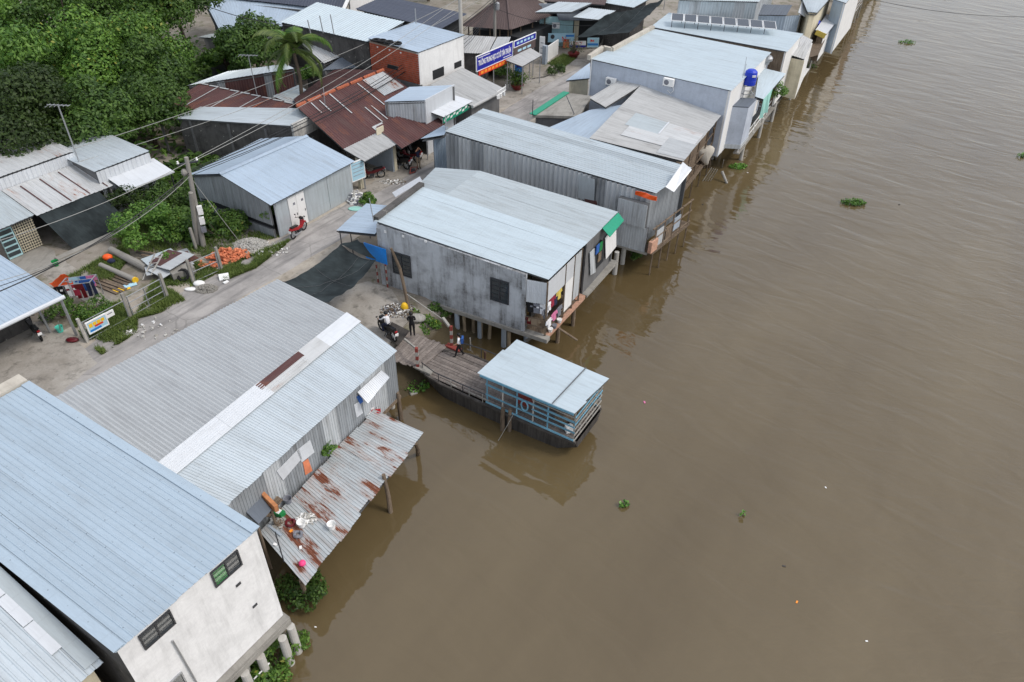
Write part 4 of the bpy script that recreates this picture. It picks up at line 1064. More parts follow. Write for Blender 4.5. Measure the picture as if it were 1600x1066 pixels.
for k in range(8):
    a = pa + ua * (L * k / 8 + .03); b = pa + ua * (L * (k + 1) / 8 - .03); wv = vd * 1.75
    t_ = thing('solar_panel', ['first solar panel of the row, at its street end', 'second solar panel from the street end of the row', 'third solar panel from the street end of the row', 'fourth solar panel from the street end of the row', 'fourth solar panel from the river end of the row', 'third solar panel from the river end of the row', 'second solar panel from the river end of the row', 'last solar panel of the row, at its river end'][k], 'solar panel', a, group='solar panels on the white roof')
    n_ = ua.cross(vd).normalized(); n_ = n_ if n_.z > 0 else -n_
    m = MB(); m.hexa([a, b, b + wv, a + wv], [p + n_ * .05 for p in (a, b, b + wv, a + wv)]); m.build('panel_frame', M['white'], t_)
    i1 = [bil(a, b, b + wv, a + wv, s, t) + n_ * .052 for s, t in ((.04, .03), (.96, .03), (.96, .97), (.04, .97))]
    m = MB(); m.hexa(i1, [p + n_ * .006 for p in i1]); m.build('solar_cell', M['solar'], t_)
    m = MB()
    for p in (a + ua * .1, b + wv - ua * .1): m.bar(V((p.x, p.y, 4.95)), p, .05)
    m.build('leg', M['darksteel'], t_)

# -- grey shed house behind, with the tall corrugated wall
k1, k2, k3, k4 = P(1062, 12, 6.2), P(1172, 30, 6.0), P(1190, -4, 6.0), P(1078, -22, 6.2)
h = thing('riverside_house', 'house showing a high ribbed zinc wall behind the solar panels', 'house', flat((k1 + k2) / 2), group='houses on the river bank')
kk = [P(1060, 0, 6.4), P(1186, 3, 6.4), P(1215, -35, 6.4), P(1090, -40, 6.4)]
roof(h, kk[0], kk[1], kk[2], kk[3], 'zinc', w=1.0)
ki = flat(sum(kk, V((0, 0, 0))) / 4)
wall(h, kk[0] + V((.1, .2, -.12)), kk[1] + V((-.1, .2, -.12)), 2.0, ['zinc', 'zinc_wall'], ki, corr='rib', pitch=.3, h=.04)
wall(h, kk[1] + V((-.1, .2, -.12)), kk[2] + V((-.1, 0, -.12)), 0.0, 'zinc_wall', ki, corr='rib', pitch=.3, h=.04)
wall(h, kk[0] + V((.1, .2, -.12)), kk[3] + V((.1, 0, -.12)), 0.0, 'zinc_wall', ki)
g_ = quad([(1172, 23), (1229, 24), (1238, 8), (1187, 7)], (4.6, 4.6, 5.2, 5.2))
h = thing('riverside_house', 'small grey gabled shed house with pale sheet walls next to the solar roof', 'house', flat((g_[0] + g_[1]) / 2), group='houses on the river bank')
roof(h, *g_, 'slate_roof', w=1.0, pitch=.3)
g2 = quad([(1252, 24), (1262, 10), (1238, 8), (1229, 24)], (4.4, 4.4, 5.2, 4.6))
gi = flat(sum(g_, V((0, 0, 0))) / 4)
wall(h, g_[0] + V((.1, .1, -.1)), g_[1] + V((0, .1, -.1)), 0, ['zinc', 'blue_roof2'], gi, corr='rib', pitch=.3, h=.03)
wall(h, g_[1] + V((0, .1, -.1)), P(1250, 24, 4.4), -.2, ['blue_roof2'], gi, corr='rib', pitch=.3, h=.03)
wall(h, P(1250, 24, 4.4), P(1260, 8, 4.6), -.2, 'white_wall', gi)
m = MB(); m.hexa([P(1247, 20, 4.6), P(1258, 27, 4.2), P(1266, 5, 4.6), P(1254, 0, 5.0)], [p + V((0, 0, .05)) for p in (P(1247, 20, 4.6), P(1258, 27, 4.2), P(1266, 5, 4.6), P(1254, 0, 5.0))]); m.build('canopy', M['white_sheet'], h)
m = MB(); m.hexa([P(1252, 26, 4.0), P(1262, 16, 4.2), P(1264, 40, 1.2), P(1254, 50, 1.0)], [p + V((-.05, .1, 0)) for p in (P(1252, 26, 4.0), P(1262, 16, 4.2), P(1264, 40, 1.2), P(1254, 50, 1.0))]); m.build('plywood_panel', M['palewood'], h)
piles(h, [P(1262, 95, -2), P(1276, 75, -2), P(1290, 60, -2)], -.2, .12, 'pile')
m = MB(); m.hexa([P(1258, 92, -.3), P(1278, 88, -.3), P(1292, 60, -.3), P(1272, 60, -.3)], [P(1258, 92, 1.6), P(1278, 86, 1.6), P(1292, 56, 1.6), P(1272, 58, 1.6)]); m.build('back_room', M['timber'], h)

# -- farther houses of the row
q_ = quad([(1262, 19), (1277, 20), (1302, -8), (1250, -10)], (5.0, 4.8, 4.8, 5.2))
h = thing('riverside_house', 'house with a flat silver roof and a white river canopy, far along the bank', 'house', flat(q_[0]), group='houses on the river bank')
roof(h, q_[0], q_[1], q_[2], q_[3], 'zinc', w=1.2)
box_walls(h, q_, -.2, 'cream', ins=.2, drop=.12)
cn = quad([(1274, 47), (1292, 53), (1311, 29), (1292, 22)], (2.9, 2.7, 2.7, 3.0)); roof(h, cn[0], cn[1], cn[2], cn[3], 'white_sheet', w=1.2, kind='flat', name='canopy')
box_walls(h, cn, -.2, ['timber', 'white_wall', 'timber', 'timber'], ins=.3, drop=.1)
m = MB(); a = cn[0]; m.bar(a + V((.1, 0, -.2)), cn[1] + V((-.1, 0, -.25)), .06, .5); m.build('sign_board', M['cloth_yellow'], h)
piles(h, [P(1283, 72, -2), P(1298, 55, -2), P(1312, 40, -2)], -.2, .12, 'pile')
tb = P(1271, 49, 1.9); t_ = thing('water_tank', 'round blue water tank among far canopies at the bank edge', 'water tank', tb)
m = MB(); m.lathe(tb, [(.5, 0), (.55, .2), (.55, .9), (.35, 1.15), (0, 1.2)], 14); m.build('tank', M['blue_tank'], t_)
m = MB(); m.box(tb + V((0, 0, -1.05)), (1.0, 1.0, 2.06)); m.build('stand', M['timber'], t_)
h = thing('riverside_house', 'pale blue panelled house with a balcony frame, last of the row at the frame top', 'house', P(1320, 20, 0), group='houses on the river bank')
w8 = quad([(1300, -2), (1322, 5), (1352, -30), (1320, -40)], (5.0, 5.0, 5.0, 5.0)); roof(h, w8[0], w8[1], w8[2], w8[3], 'zinc', w=1.2)
box_walls(h, w8, -.2, ['blue_roof2', 'white_wall', 'block_wall', 'block_wall'], ins=.15, drop=.1)
m = MB(); b0, b1_ = P(1329, 28, -.1), P(1347, 4, -.1)
for k in range(4):
    p = b0.lerp(b1_, k / 3)
    m.bar(p + V((0, 0, -2.3)), p + V((0, 0, 1.1)), .09)
for z in (0, .5, 1.0): m.bar(b0 + V((0, 0, z)), b1_ + V((0, 0, z)), .07)
m.build('balcony_frame', M['palewood'], h)
m = MB(); m.hexa([P(1318, 24, -.2), P(1329, 28, -.2), P(1347, 4, -.2), P(1336, 0, -.2)], [p + V((0, 0, .1)) for p in (P(1318, 24, -.2), P(1329, 28, -.2), P(1347, 4, -.2), P(1336, 0, -.2))]); m.build('balcony_floor', M['timber'], h)
piles(h, [P(1318, 36, -2), P(1340, 10, -2)], -.2, .12, 'pile')
for k, (x, y) in enumerate(((1385, -22), (1430, -75), (1480, -130))):
    a = P(x - 70, y, 5); dd = (P(1340, 10, 0) - P(1155, 245, 0)).normalized(); cc_ = V((dd.y, -dd.x, 0))
    base = P(1362, -5, 0) + dd * (k * 14) - cc_ * 4; zt = (7.5, 5.0, 5.5)[k]
    h = thing('riverside_house', ('tall far house reflected in the river at the frame top', 'second far house beyond the frame top', 'third far house beyond the frame top')[k], 'house', base, group='houses on the river bank')
    q = [base - dd * 5 + cc_ * 3, base + dd * 5 + cc_ * 3, base + dd * 5 - cc_ * 6, base - dd * 5 - cc_ * 6]
    q = [V((p.x, p.y, zt + (0 if i < 2 else .6))) for i, p in enumerate(q)]
    roof(h, *q, 'zinc', w=1.3); box_walls(h, q, -.3, ['mortar' if k == 0 else 'white_wall', 'cream', 'cream', 'cream'], ins=.2)
    piles(h, [flat(base - dd * 4 + cc_ * 2.5), flat(base + cc_ * 2.5), flat(base + dd * 4 + cc_ * 2.5)], -.3, .15)
# ------------------------------------------------------------------ houses on the street side (s along the street, c across it)
def srect(s0, s1, c0, c1, z00, z10=None, z11=None, z01=None):
    """corners (s0,c1) (s1,c1) street edge first, then (s1,c0) (s0,c0)"""
    z10 = z00 if z10 is None else z10; z11 = z10 if z11 is None else z11; z01 = z00 if z01 is None else z01
    return [S(s0, c1, z00), S(s1, c1, z10), S(s1, c0, z11), S(s0, c0, z01)]
LG = 'houses along the street'

# -- roofs at the left edge of the picture with the black net front
h = thing('shop_house', 'low house with rust seamed pale roof and black shade net hung over its front', 'house', S(-10, -29), group=LG)
roof(h, *srect(-12.4, -7.4, -31.9, -28.35, 2.2, 2.2, 2.8, 2.8), 'old_white', w=1.25, kind='rib', pitch=.3, h=.02)
u_ = roof(h, *srect(-22, -7.4, -39, -31.95, 3.6, 3.6, 4.0, 4.0), 'old_white', w=1.1, pitch=.3, h=.02)
wall(h, S(-22, -31.95, 3.5), S(-7.45, -31.95, 3.5), 2.5, 'white_sheet', S(-12, -36), corr='rib', pitch=.3, h=.03, w=1.1)
for k in range(4):
    s = -11.4 + k * 1.22; m = MB(); m.bar(S(s, -31.6, 2.80), S(s, -28.4, 2.25), .07, .03); m.build('rust_seam', M['rust'], h)
wall(h, S(-7.5, -31.9, 2.7), S(-7.5, -28.5, 2.1), 0, 'block_wall', S(-10, -30)); wall(h, S(-7.5, -39, 3.8), S(-7.5, -32.0, 3.5), 0, 'block_wall', S(-10, -35))
wall(h, S(-12.3, -31.2, 2.6), S(-7.5, -31.2, 2.6), 0, 'dark_wall', S(-10, -35))
nm = MB(); NS, NT_ = 12, 8
def netp(i, j):
    s = -12.3 + 3.9 * i / NS + .5 * j / NT_; t = j / NT_
    return S(s, -28.4 + 1.65 * t + .12 * math.sin(t * 3.1) + .04 * math.sin(i * 1.7 + j), 2.12 * (1 - t) + .05)
for i in range(NS):
    for j in range(NT_): nm.poly([netp(i, j), netp(i + 1, j), netp(i + 1, j + 1), netp(i, j + 1)])
nm.build('shade_net', M['net'], h, smooth=True)
cm = MB(); cm.box(S(-10.4, -26.55, .08), (5.2, .45, .16), SA); cm.build('kerb', M['concrete'], h)
h = thing('shop_house', 'pale roofed house with glazed door and lattice panel beyond the parking canopy', 'house', S(-15, -29), group=LG)
roof(h, *srect(-20, -12.5, -31.85, -28.35, 2.15, 2.3, 2.9, 2.8), 'white_roof', w=1.1, pitch=.3, h=.02)
FD = Face(S(-20, -28.8), S(-12.5, -28.8), S(-16, -33))
wall(h, S(-20, -28.8, 2.1), S(-14.6, -28.8, 2.2), 0, 'dark_wall', S(-16, -33))
m = MB(); FD.slab(m, 5.35, 6.2, .05, 2.0, -.06, 0); gd = m.build('door', M['teal_wall'], h)
for k in range(5):
    m = MB(); FD.slab(m, 5.42, 6.13, .2 + k * .36, .44 + k * .36, .005, .03); m.build('pane', M['glass'], gd)
m = MB()
for k in range(9): FD.slab(m, 6.25 + k * .14, 6.28 + k * .14, .1, 2.1, -.03, 0)
for k in range(12): FD.slab(m, 6.25, 7.45, .15 + k * .17, .18 + k * .17, .002, .02)
m.build('lattice', M['cream'], h); m = MB(); FD.slab(m, 6.2, 7.5, 0.02, 2.15, -.2, -.15); m.build('lattice_back', M['dark_wall'], h)
# -- two step white roof
h = thing('shop_house', 'small house with a two step white roof in front of the dark trees', 'house', S(-6, -30), group=LG)
roof(h, *srect(-8, -4.05, -34.5, -28.9, 3.2, 3.2, 3.3, 3.3), 'zinc', w=1, pitch=.3, h=.02)
wall(h, S(-7.9, -28.95, 3.1), S(-4.1, -28.95, 3.1), 0, 'white_sheet', S(-6, -32), corr='rib', pitch=.3, h=.03)
roof(h, *srect(-7.3, -3.75, -29.25, -27.2, 2.1, 2.1, 2.5, 2.5), 'white_sheet', w=1, kind='flat')
m = MB(); m.bar(S(-7.3, -27.2, 2.08), S(-3.75, -27.2, 2.08), .12, .10); m.build('gutter', M['white_sheet'], h)
box_walls(h, srect(-8, -4.05, -34.5, -29.0, 3.2), 0, 'block_wall', ins=.2, drop=.1)
for s in (-7.1, -3.9): m = MB(); m.bar(S(s, -27.4, 0), S(s, -27.4, 2.05), .07); m.build('post', M['darksteel'], h)

# -- parking canopy at the far left
cp = quad([(100, 463), (0, 515), (-150, 470), (-150, 300)], (2.5, 2.5, 2.6, 2.6))
cA = P(100, 463, 2.5); du, dcv = -SD, -SX
cq = [cA + du * 12, cA, P(0, 398, 2.85) , P(0, 398, 2.85) + du * 12]
q_ = P(0, 398, 2.85)
h = thing('parking_canopy', 'ribbed white blue steel canopy on posts over a concrete forecourt, motorbike beneath', 'canopy', flat(cA), group=None)
ro = roof(h, *cq, 'blue_roof2', pitch=.22, h=.03, w=.9)
m = MB(); m.tube([cq[0] + V((0, 0, -.03)), cq[1] + V((0, 0, -.03))], .11, 8); m.build('gutter', M['white_sheet'], ro)
for x, y in ((136, 548), (79, 520)):
    b = P(x, y, 0); 
    if x == 136: t_ = cA - SX * .15 - SD * .15 + V((0, 0, -.1))
    else: t_ = b + V((0, 0, 2.45)) - SD * .1
    m = MB(); m.bar(b if x != 136 else flat(t_) , t_, .10); m.build('post', M['steel'], h)
wall(h, cq[0] + dcv * 2.7 + V((0, 0, -.1)), cq[1] + dcv * 2.7 + du * 1.0 + V((0, 0, -.1)), 0, 'dark_wall', cq[0] + dcv * 4, t=.1)
wall(h, cq[1] + dcv * 2.7 + du * 1.0 + V((0, 0, -.1)), q_ + du * 1.0 + V((0, 0, -.15)), 0, 'block_wall', cq[0] + dcv * 4, t=.1)

# -- grey metal shed with white doors
h = thing('metal_shed', 'grey sheet metal shed with pale blue gabled roof, two white doors beside grey panels', 'shed', S(0, -21), group=LG)
sA, sB = -3.85, 3.75
roof(h, S(sA, -17.45, 2.62), S(sB, -17.75, 2.62), S(3.45, -21.9, 3.5), S(-3.95, -21.85, 3.5), 'blue_roof2', pitch=.25, h=.015, w=1.05, cap=True)
roof(h, S(2.3, -25.4, 2.8), S(-4.25, -24.7, 2.75), S(-3.95, -21.85, 3.5), S(3.45, -21.9, 3.5), 'blue_roof2', pitch=.25, h=.015, w=1.05)
ins_ = S(0, -21)
fa, fb = S(-3.35, -17.8, 2.5), S(3.5, -18.0, 2.5)
wall(h, fa, fb, 0, 'zinc_wall', ins_, t=.08)
FS = Face(fa, fb, ins_)
for (u0, u1) in ((1.05, 1.72), (1.74, 2.42)):
    m = MB(); FS.slab(m, u0, u1, .05, 2.3, .005, .05); d_ = m.build('door', M['white'], h)
    m = MB(); FS.slab(m, u1 - .3, u1 - .14, 1.7, 1.86, .052, .06); m.build('notice', M['cloth_grey'], d_)
    m = MB(); FS.slab(m, u1 - .12, u1 - .08, .95, 1.1, .052, .08); m.build('handle', M['darksteel'], d_)
for u0, u1 in ((2.5, 4.5), (4.54, 6.75), (.05, 1.0)):
    m = MB(); FS.slab(m, u0, u1, .08, 2.44, .005, .03); m.build('metal_panel', M['zinc'], h)
ga, gp, gb = S(-3.6, -18.0, 2.5), S(-3.75, -21.85, 3.35), S(-4.0, -24.6, 2.65)
wall(h, ga, gp, .95, 'zinc_wall_dark', ins_, corr='rib', pitch=.16, h=.02, w=.8); wall(h, gp, gb, 1.1, 'zinc_wall_dark', ins_, corr='rib', pitch=.16, h=.02, w=.8)
wall(h, V((ga.x, ga.y, .6)), V((gb.x, gb.y, .7)), 0, 'zinc_wall_dark', ins_, corr='rib', pitch=.16, h=.02, w=.8)
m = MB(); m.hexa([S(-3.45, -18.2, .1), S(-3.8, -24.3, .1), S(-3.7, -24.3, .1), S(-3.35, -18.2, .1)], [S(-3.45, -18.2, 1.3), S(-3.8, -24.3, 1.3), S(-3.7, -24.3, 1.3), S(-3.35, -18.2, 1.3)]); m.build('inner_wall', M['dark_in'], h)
wall(h, S(3.3, -18.1, 2.45), S(3.2, -21.8, 3.3), 0, 'zinc_wall_dark', ins_); wall(h, S(3.2, -21.8, 3.3), S(2.1, -25.1, 2.7), 0, 'zinc_wall_dark', ins_)
wall(h, S(-4.0, -24.6, 2.6), S(2.1, -25.1, 2.6), 0, 'zinc_wall_dark', ins_)

# -- dark mossy house
h = thing('shop_house', 'long house with dark mossy walls, grey flat roof and lichen white front parapet', 'house', S(5, -28), group=LG)
b1, b2, b3, b4 = P(457, 197, 3.6), P(512, 170, 3.6), P(313, 167, 3.0), P(273, 185, 3.0)
roof(h, b1, b2, b3, b4, 'zinc', w=1.1, pitch=.3, h=.012)
bi = flat((b1 + b2 + b3 + b4) / 4)
wall(h, b1 + V((.0, .15, -.1)), b4 + V((.2, .1, -.1)), 0, 'dark_wall', bi, t=.2)
wall(h, b2 + V((.0, -.15, -.1)), b3 + V((.2, -.1, -.1)), 0, 'dark_wall', bi, t=.2)
FP = Face(b1, b2, bi)
m = MB(); FP.slab(m, -.05, FP.L + .05, 2.55, 3.72, -.12, .08); m.build('parapet', M['lichen'], h)
m = MB(); FP.slab(m, 0.05, FP.L - .05, 0, 2.54, -.14, .0); m.build('wall', M['dark_wall'], h)
FM = Face(b1 + V((0, .15, 0)), b4 + V((.2, .1, 0)), bi)
for u in (2.2, 5.2, 8.4, 11.0):
    m = MB(); FM.slab(m, u, u + .18, 0, 3.05, .005, .08); m.build('pilaster', M['block_wall'], h)

# -- brown rusted roofs
h = thing('rusty_roofed_house', 'low house with a wide brown rusted sheet roof and orange ridge tiles', 'house', S(10, -22), group=LG)
RA, RB, RC, RD = S(4.6, -19.45, 2.62), S(14.6, -19.6, 2.7), S(15.3, -25.4, 4.2), S(5.6, -25.0, 4.2)
ro = roof(h, RA, RB, RC, RD, 'rust', w=.85, pitch=.22, h=.025, jit=.03)
R = (RA, RB, RC, RD)
patch(ro, R, .73, .97, .55, .76, 'rust_lean', w=.85, pitch=.22, lift=.06); patch(ro, R, .72, .97, .74, .97, 'old_white', w=.85, pitch=.22, lift=.06); patch(ro, R, .35, .46, .02, .15, 'old_white', lift=.06)
for s0, t0, t1 in ((.12, .72, .95), (.2, .68, .93), (.33, .5, .97), (.47, .15, .5), (.53, .15, .48), (.64, .4, .95)):
    m = MB(); m.bar(bil(*R, s0, t0) + V((0, 0, .07)), bil(*R, s0 + .005, t1) + V((0, 0, .07)), .09, .02); m.build('patch_strip', M['old_white'], ro)
rt = MB(); N = 44
for i in range(N):
    if i % 7 == 4: continue
    a, b = RD.lerp(RC, i / N), RD.lerp(RC, (i + .93) / N); rt.tube([a + V((0, 0, .03 + random.uniform(-.01, .02))), b + V((0, 0, .05))], [.12, .14], 6)
rt.build('ridge_tiles', M['ridge'], ro)
roof(h, S(15.3, -31, 3.2), S(8.3, -28.5, 3.2), RD, RC, 'rust', w=.9)
for a, b in ((S(4.9, -19.6, 2.5), S(14.3, -19.7, 2.5)),): wall(h, a, b, 2.0, 'dark_wall', S(10, -24))
wall(h, S(4.9, -24, 3.6), S(14.5, -24, 3.6), 0, 'dark_wall', S(10, -27)); wall(h, S(14.5, -24.9, 3.8), S(14.5, -19.8, 2.5), 0, 'block_wall', S(10, -22))
aw = roof(h, S(4.6, -17.7, 2.3), S(8.6, -17.9, 2.3), S(8.6, -19.6, 2.75), S(4.5, -19.5, 2.75), 'beige_fibro', w=.9, kind='wave', pitch=.2, h=.07, name='awning')
aw2 = roof(h, S(7.9, -17.3, 2.2), S(13.4, -17.6, 2.2), S(13.6, -20.3, 2.95), S(8.3, -20.0, 2.95), 'rust', w=.9, jit=.05, name='awning', lift=.05)
m = MB(); FI = Face(S(4.6, -19.2), S(14, -19.2), S(8, -24))
for s in (4.75, 8.35): m.box(S(s, -18.5, 1.15), (.28, .28, 2.3), SA)
m.build('pillar', M['cream'], h)
m = MB(); m.box(S(8.15, -20, 1.2), (.15, 3.2, 2.4), SA); m.build('wall', M['pile_blue'], h)
for s in (11.2, 13.2): m = MB(); m.bar(S(s, -17.7, 0), S(s, -17.7, 2.2), .07); m.build('post', M['steel'], h)
m = MB(); m.box(S(8.05, -19.35, 2.98), (.75, .06, .5), SA); m.build('sign_board', M['cream'], h)
h = thing('rusty_roofed_house', 'low brown rusted roof with pale patched seams between mossy house and trees', 'house', S(5, -33), group=LG)
Q = [S(3.2, -37, 2.6), S(3.6, -27.5, 2.6), S(7.6, -27.4, 3.25), S(6.2, -37, 3.25)]
ro = roof(h, *Q, 'rust', w=.9, jit=.04)
for s0 in (.18, .4, .62, .72): m = MB(); m.bar(bil(*Q, s0, .05) + V((0, 0, .06)), bil(*Q, s0 + .02, .98) + V((0, 0, .06)), .08, .02); m.build('patch_strip', M['old_white'] if s0 < .7 else M['ridge'], ro)
for i in range(9): m = MB(); a = bil(*Q, i / 9, .97) + V((0, 0, .05)); b = bil(*Q, (i + .8) / 9, .98) + V((0, 0, .06)); m.bar(a, b, .16, .03); m.build('ridge_sheet', M['old_white'], ro)
box_walls(h, Q, 0, 'dark_wall', ins=.25, drop=.1)
h = thing('shop_house', 'house with grey mono-pitch roof over a wall of rusty sheets, under the palm', 'house', S(9, -34), group=LG)
qa, qb, qc, qd = P(292, 134, 3.2), P(460, 107, 3.9), P(446, 100, 4.1), P(354, 112, 3.5)
roof(h, qa, qb, qc, qd, 'zinc', w=1, pitch=.3, h=.015)
ri_ = flat((qa + qb + qc + qd) / 4)
wall(h, qa.lerp(qb, .25) + V((.1, .1, -.1)), qb + V((-.05, .1, -.1)), .5, ['rust', 'rust', 'zinc_wall_dark', 'rust'], ri_, corr='rib', pitch=.2, w=.6)
wall(h, qa + V((.1, .1, -.1)), qa.lerp(qb, .25) + V((.1, .1, -.1)), .5, 'block_wall', ri_)
wall(h, qb + V((-.05, .1, -.1)), qc + V((-.05, -.1, -.1)), .2, 'zinc_wall', ri_, corr='rib')
wall(h, qd + V((0, -.1, -.1)), qc + V((-.05, -.1, -.1)), .2, 'block_wall', ri_)
h = thing('lean_to_roof', 'small clean white sheet roof patched with rust between brown roofs', 'shed', S(9, -29), group=LG)
w_q = [P(468, 165, 3.0), P(498, 152, 3.1), P(466, 133, 3.3), P(430, 149, 3.1)]
ro = roof(h, *w_q, 'white_roof', w=1.1, kind='flat'); patch(ro, w_q, -.12, .16, .3, .98, 'rust_lean', w=.6, lift=.05); patch(ro, w_q, -.02, .16, .0, .3, 'dark_roof', w=.6, lift=.05)
box_walls(h, w_q, 0.0, 'dark_wall', ins=.2, drop=.1)

# -- little blue house with the white stepped awning
h = thing('shop_house', 'small shop with pale blue roof, white upstand and white awning beside the fibre roof', 'house', S(13, -19), group=LG)
L6 = [P(664, 157, 4.3), P(710, 133, 4.3), P(640, 136, 4.3), P(600, 159, 4.1)]
roof(h, *L6, 'blue_roof2', w=.95, pitch=.3, h=.012)
li = flat(sum(L6, V((0, 0, 0))) / 4)
wall(h, L6[0] + V((.02, .05, .02)), L6[1] + V((.02, .05, .02)), 0, 'white_sheet', li, t=.08); wall(h, L6[3] + V((.05, .08, -.08)), L6[0] + V((-.02, .08, -.08)), 2.6, 'zinc_wall', li, corr='rib', pitch=.22, h=.04, w=.9)
wall(h, L6[1] + V((0, -.08, -.08)), L6[2] + V((0, -.08, -.08)), 0, 'block_wall', li); wall(h, L6[2] + V((.1, 0, -.08)), L6[3] + V((.1, 0, -.08)), 0, 'block_wall', li)
A6 = [P(693, 183, 2.85), P(739, 158, 2.85), P(711, 149, 3.3), P(666, 173, 3.3)]
roof(h, *A6, 'white_sheet', w=1, kind='flat', name='awning')
FG = Face(A6[0] - SX * .1, A6[1] - SX * .1, li)
ban = thing('shop_banner', 'green and white shop banner strip hanging under the white awning', 'banner', flat(A6[0]))
m = MB(); FG.slab(m, .05, FG.L - .3, 2.3, 2.8, .0, .03); m.build('panel', M['green_tarp'], ban)
for k in range(9):
    m = MB(); u = .3 + k * (FG.L - .8) / 8; z = 2.42 + .12 * (k % 2)
    m.hexa([FG.p(u - .16, z, .031), FG.p(u + .12, z + .03, .031), FG.p(u + .18, z + .2, .031), FG.p(u - .1, z + .16, .031)], [FG.p(u - .16, z, .04), FG.p(u + .12, z + .03, .04), FG.p(u + .18, z + .2, .04), FG.p(u - .1, z + .16, .04)]); m.build('white_motif', M['white'], ban)
for p in A6[:2]: m = MB(); m.bar(flat(p) - SX * .1, p - SX * .1 + V((0, 0, -.1)), .06); m.build('post', M['steel'], h)

# -- brick and white block
h = thing('brick_house', 'house with raw brick side above grey blocks, white street wall and pale blue roof', 'house', S(19, -25), group=LG)
z7 = 5.9
R7 = srect(16.35, 22.4, -27.9, -22.45, z7, z7, z7 + .15, z7 + .15)
ro = roof(h, *R7, 'blue_roof2', w=1.2, pitch=.35, h=.015)
wing = [S(21.0, -27.9, 6.35), S(21.0, -38.5, 6.35), S(16.4, -38.5, 5.6), S(16.35, -27.9, 5.75)]
roof(h, wing[3], wing[2], wing[1], wing[0], 'ice_roof', w=1.3, pitch=.35, h=.03)
i7 = S(19, -26)
wall(h, S(16.45, -27.8, z7 - .1), S(16.45, -22.6, z7 - .1), 3.3, 'mortar', i7, t=.2)
F7 = Face(S(16.45, -27.8), S(16.45, -22.6), i7)
bm = MB(); nz_ = 14; rowh = 2.38 / nz_
for r in range(nz_):
    u = -.2 + (.1 if r % 2 else 0)
    while u < F7.L - .02:
        u0, u1 = max(u, 0), min(u + .36, F7.L); z0 = 3.32 + r * rowh
        if u1 - u0 > .06 and not (1.7 < (u0 + u1) / 2 < 3.0 and 3.9 < z0 < 4.3): F7.slab(bm, u0, u1, z0, z0 + rowh - .03, .003, .015 + random.uniform(0, .012))
        u += .39
bo = bm.build('bricks', M['brick'], h); tag(bo, kind='stuff')
m = MB(); F7.slab(m, 1.75, 2.95, 3.95, 4.3, .004, .01); m.build('vent', M['dark_in'], h)
wall(h, S(16.38, -28, 3.28), S(16.38, -22.5, 3.28), 0, 'block_wall', i7, t=.25)
wall(h, S(16.45, -22.55, z7 - .1), S(22.3, -22.55, z7 - .1), 0, 'white_wall', i7, t=.2)
F8 = Face(S(16.45, -22.55), S(22.3, -22.55), i7)
m = MB(); F8.slab(m, 1.6, 3.1, 3.25, 4.0, .003, .012); m.build('vent', M['dark_in'], h); m = MB(); F8.slab(m, 4.5, 5.5, 3.4, 3.9, .003, .012); m.build('vent', M['dark_in'], h)
m = MB(); F8.slab(m, 0, F8.L, 0, 3.05, .004, .03); m.build('dirty_base', M['lichen'], h)
wall(h, S(22.3, -27.8, z7), S(22.3, -22.6, z7 - .1), 0, 'white_wall', i7); wall(h, S(16.55, -38.3, 5.5), S(16.55, -28, 5.6), 2.0, 'dark_wall', S(19, -33)); wall(h, S(16.55, -38.4, 5.5), S(21, -38.4, 6.2), 0, 'block_wall', S(19, -33))
for k, (x, y) in enumerate(((588, 64), (597, 65), (608, 67), (621, 69))):
    p = P(x, y, z7 + .16); t_ = bpy.data.objects; m = MB(); ring = [p + V((.3 * math.cos(a), .3 * math.sin(a), .07)) for a in [i * math.pi / 8 for i in range(17)]]; m.tube(ring, .085, 7, cap=False)
    o = m.build('tyre', M['rubber']); tag(o, ['black tyre first from the left on the brick house roof edge', 'black tyre second from the left on the brick house roof edge', 'black tyre third from the left on the brick house roof edge', 'black tyre rightmost on the brick house roof edge'][k], 'tyre', 'tyres weighing down the roof')
for k, (u, z) in enumerate(((.9, 5.5), (2.2, 5.5), (3.4, 5.5))):
    m = MB(); F7.slab(m, u - .07, u + .07, z - .05, z + .05, .01, .05); m.build('beam_end', M['white'], h)

h = thing('shop_house', 'dull grey walled annexe with slate roof left of the brick house', 'house', S(15, -28), group=LG)
n7 = [P(504, 110, 3.3), P(586, 104, 3.3), P(582, 80, 3.9), P(530, 91, 3.8)]
roof(h, *n7, 'slate_roof', w=1.2, pitch=.35, h=.015)
ni = flat(sum(n7, V((0, 0, 0))) / 4); wall(h, n7[0] + V((0, .1, -.1)), n7[1] + V((0, .1, -.1)), 0, 'block_wall', ni, t=.15); wall(h, n7[0] + V((.1, .1, -.1)), n7[3] + V((.1, 0, -.1)), 0, 'block_wall', ni)
FN = Face(n7[0] + V((0, .1, 0)), n7[1] + V((0, .1, 0)), ni)
for u in (.16, .30, .44): m = MB(); FN.slab(m, FN.L * u * 2, FN.L * u * 2 + .14, 2.5, 2.62, .004, .05); m.build('beam_end', M['white'], h)
wall(h, n7[1] + V((-.05, .1, -.1)), S(16.3, -24.5, 3.2), 0, 'block_wall', ni)
h = thing('shop_house', 'house with pale worn roof and rusty verge between palm and white wing', 'house', S(16, -33), group=LG)
n8 = [P(506, 99, 3.8), P(541, 85, 3.8), P(519, 61, 4.4), P(462, 60, 4.4)]
ro = roof(h, *n8, 'old_white', w=1.0, pitch=.3); m = MB(); m.bar(n8[1] + V((0, 0, .06)), n8[2] + V((0, 0, .06)), .25, .03); m.build('rust_verge', M['ridge'], ro)
box_walls(h, n8, 0, 'block_wall', ins=.3, drop=.12)

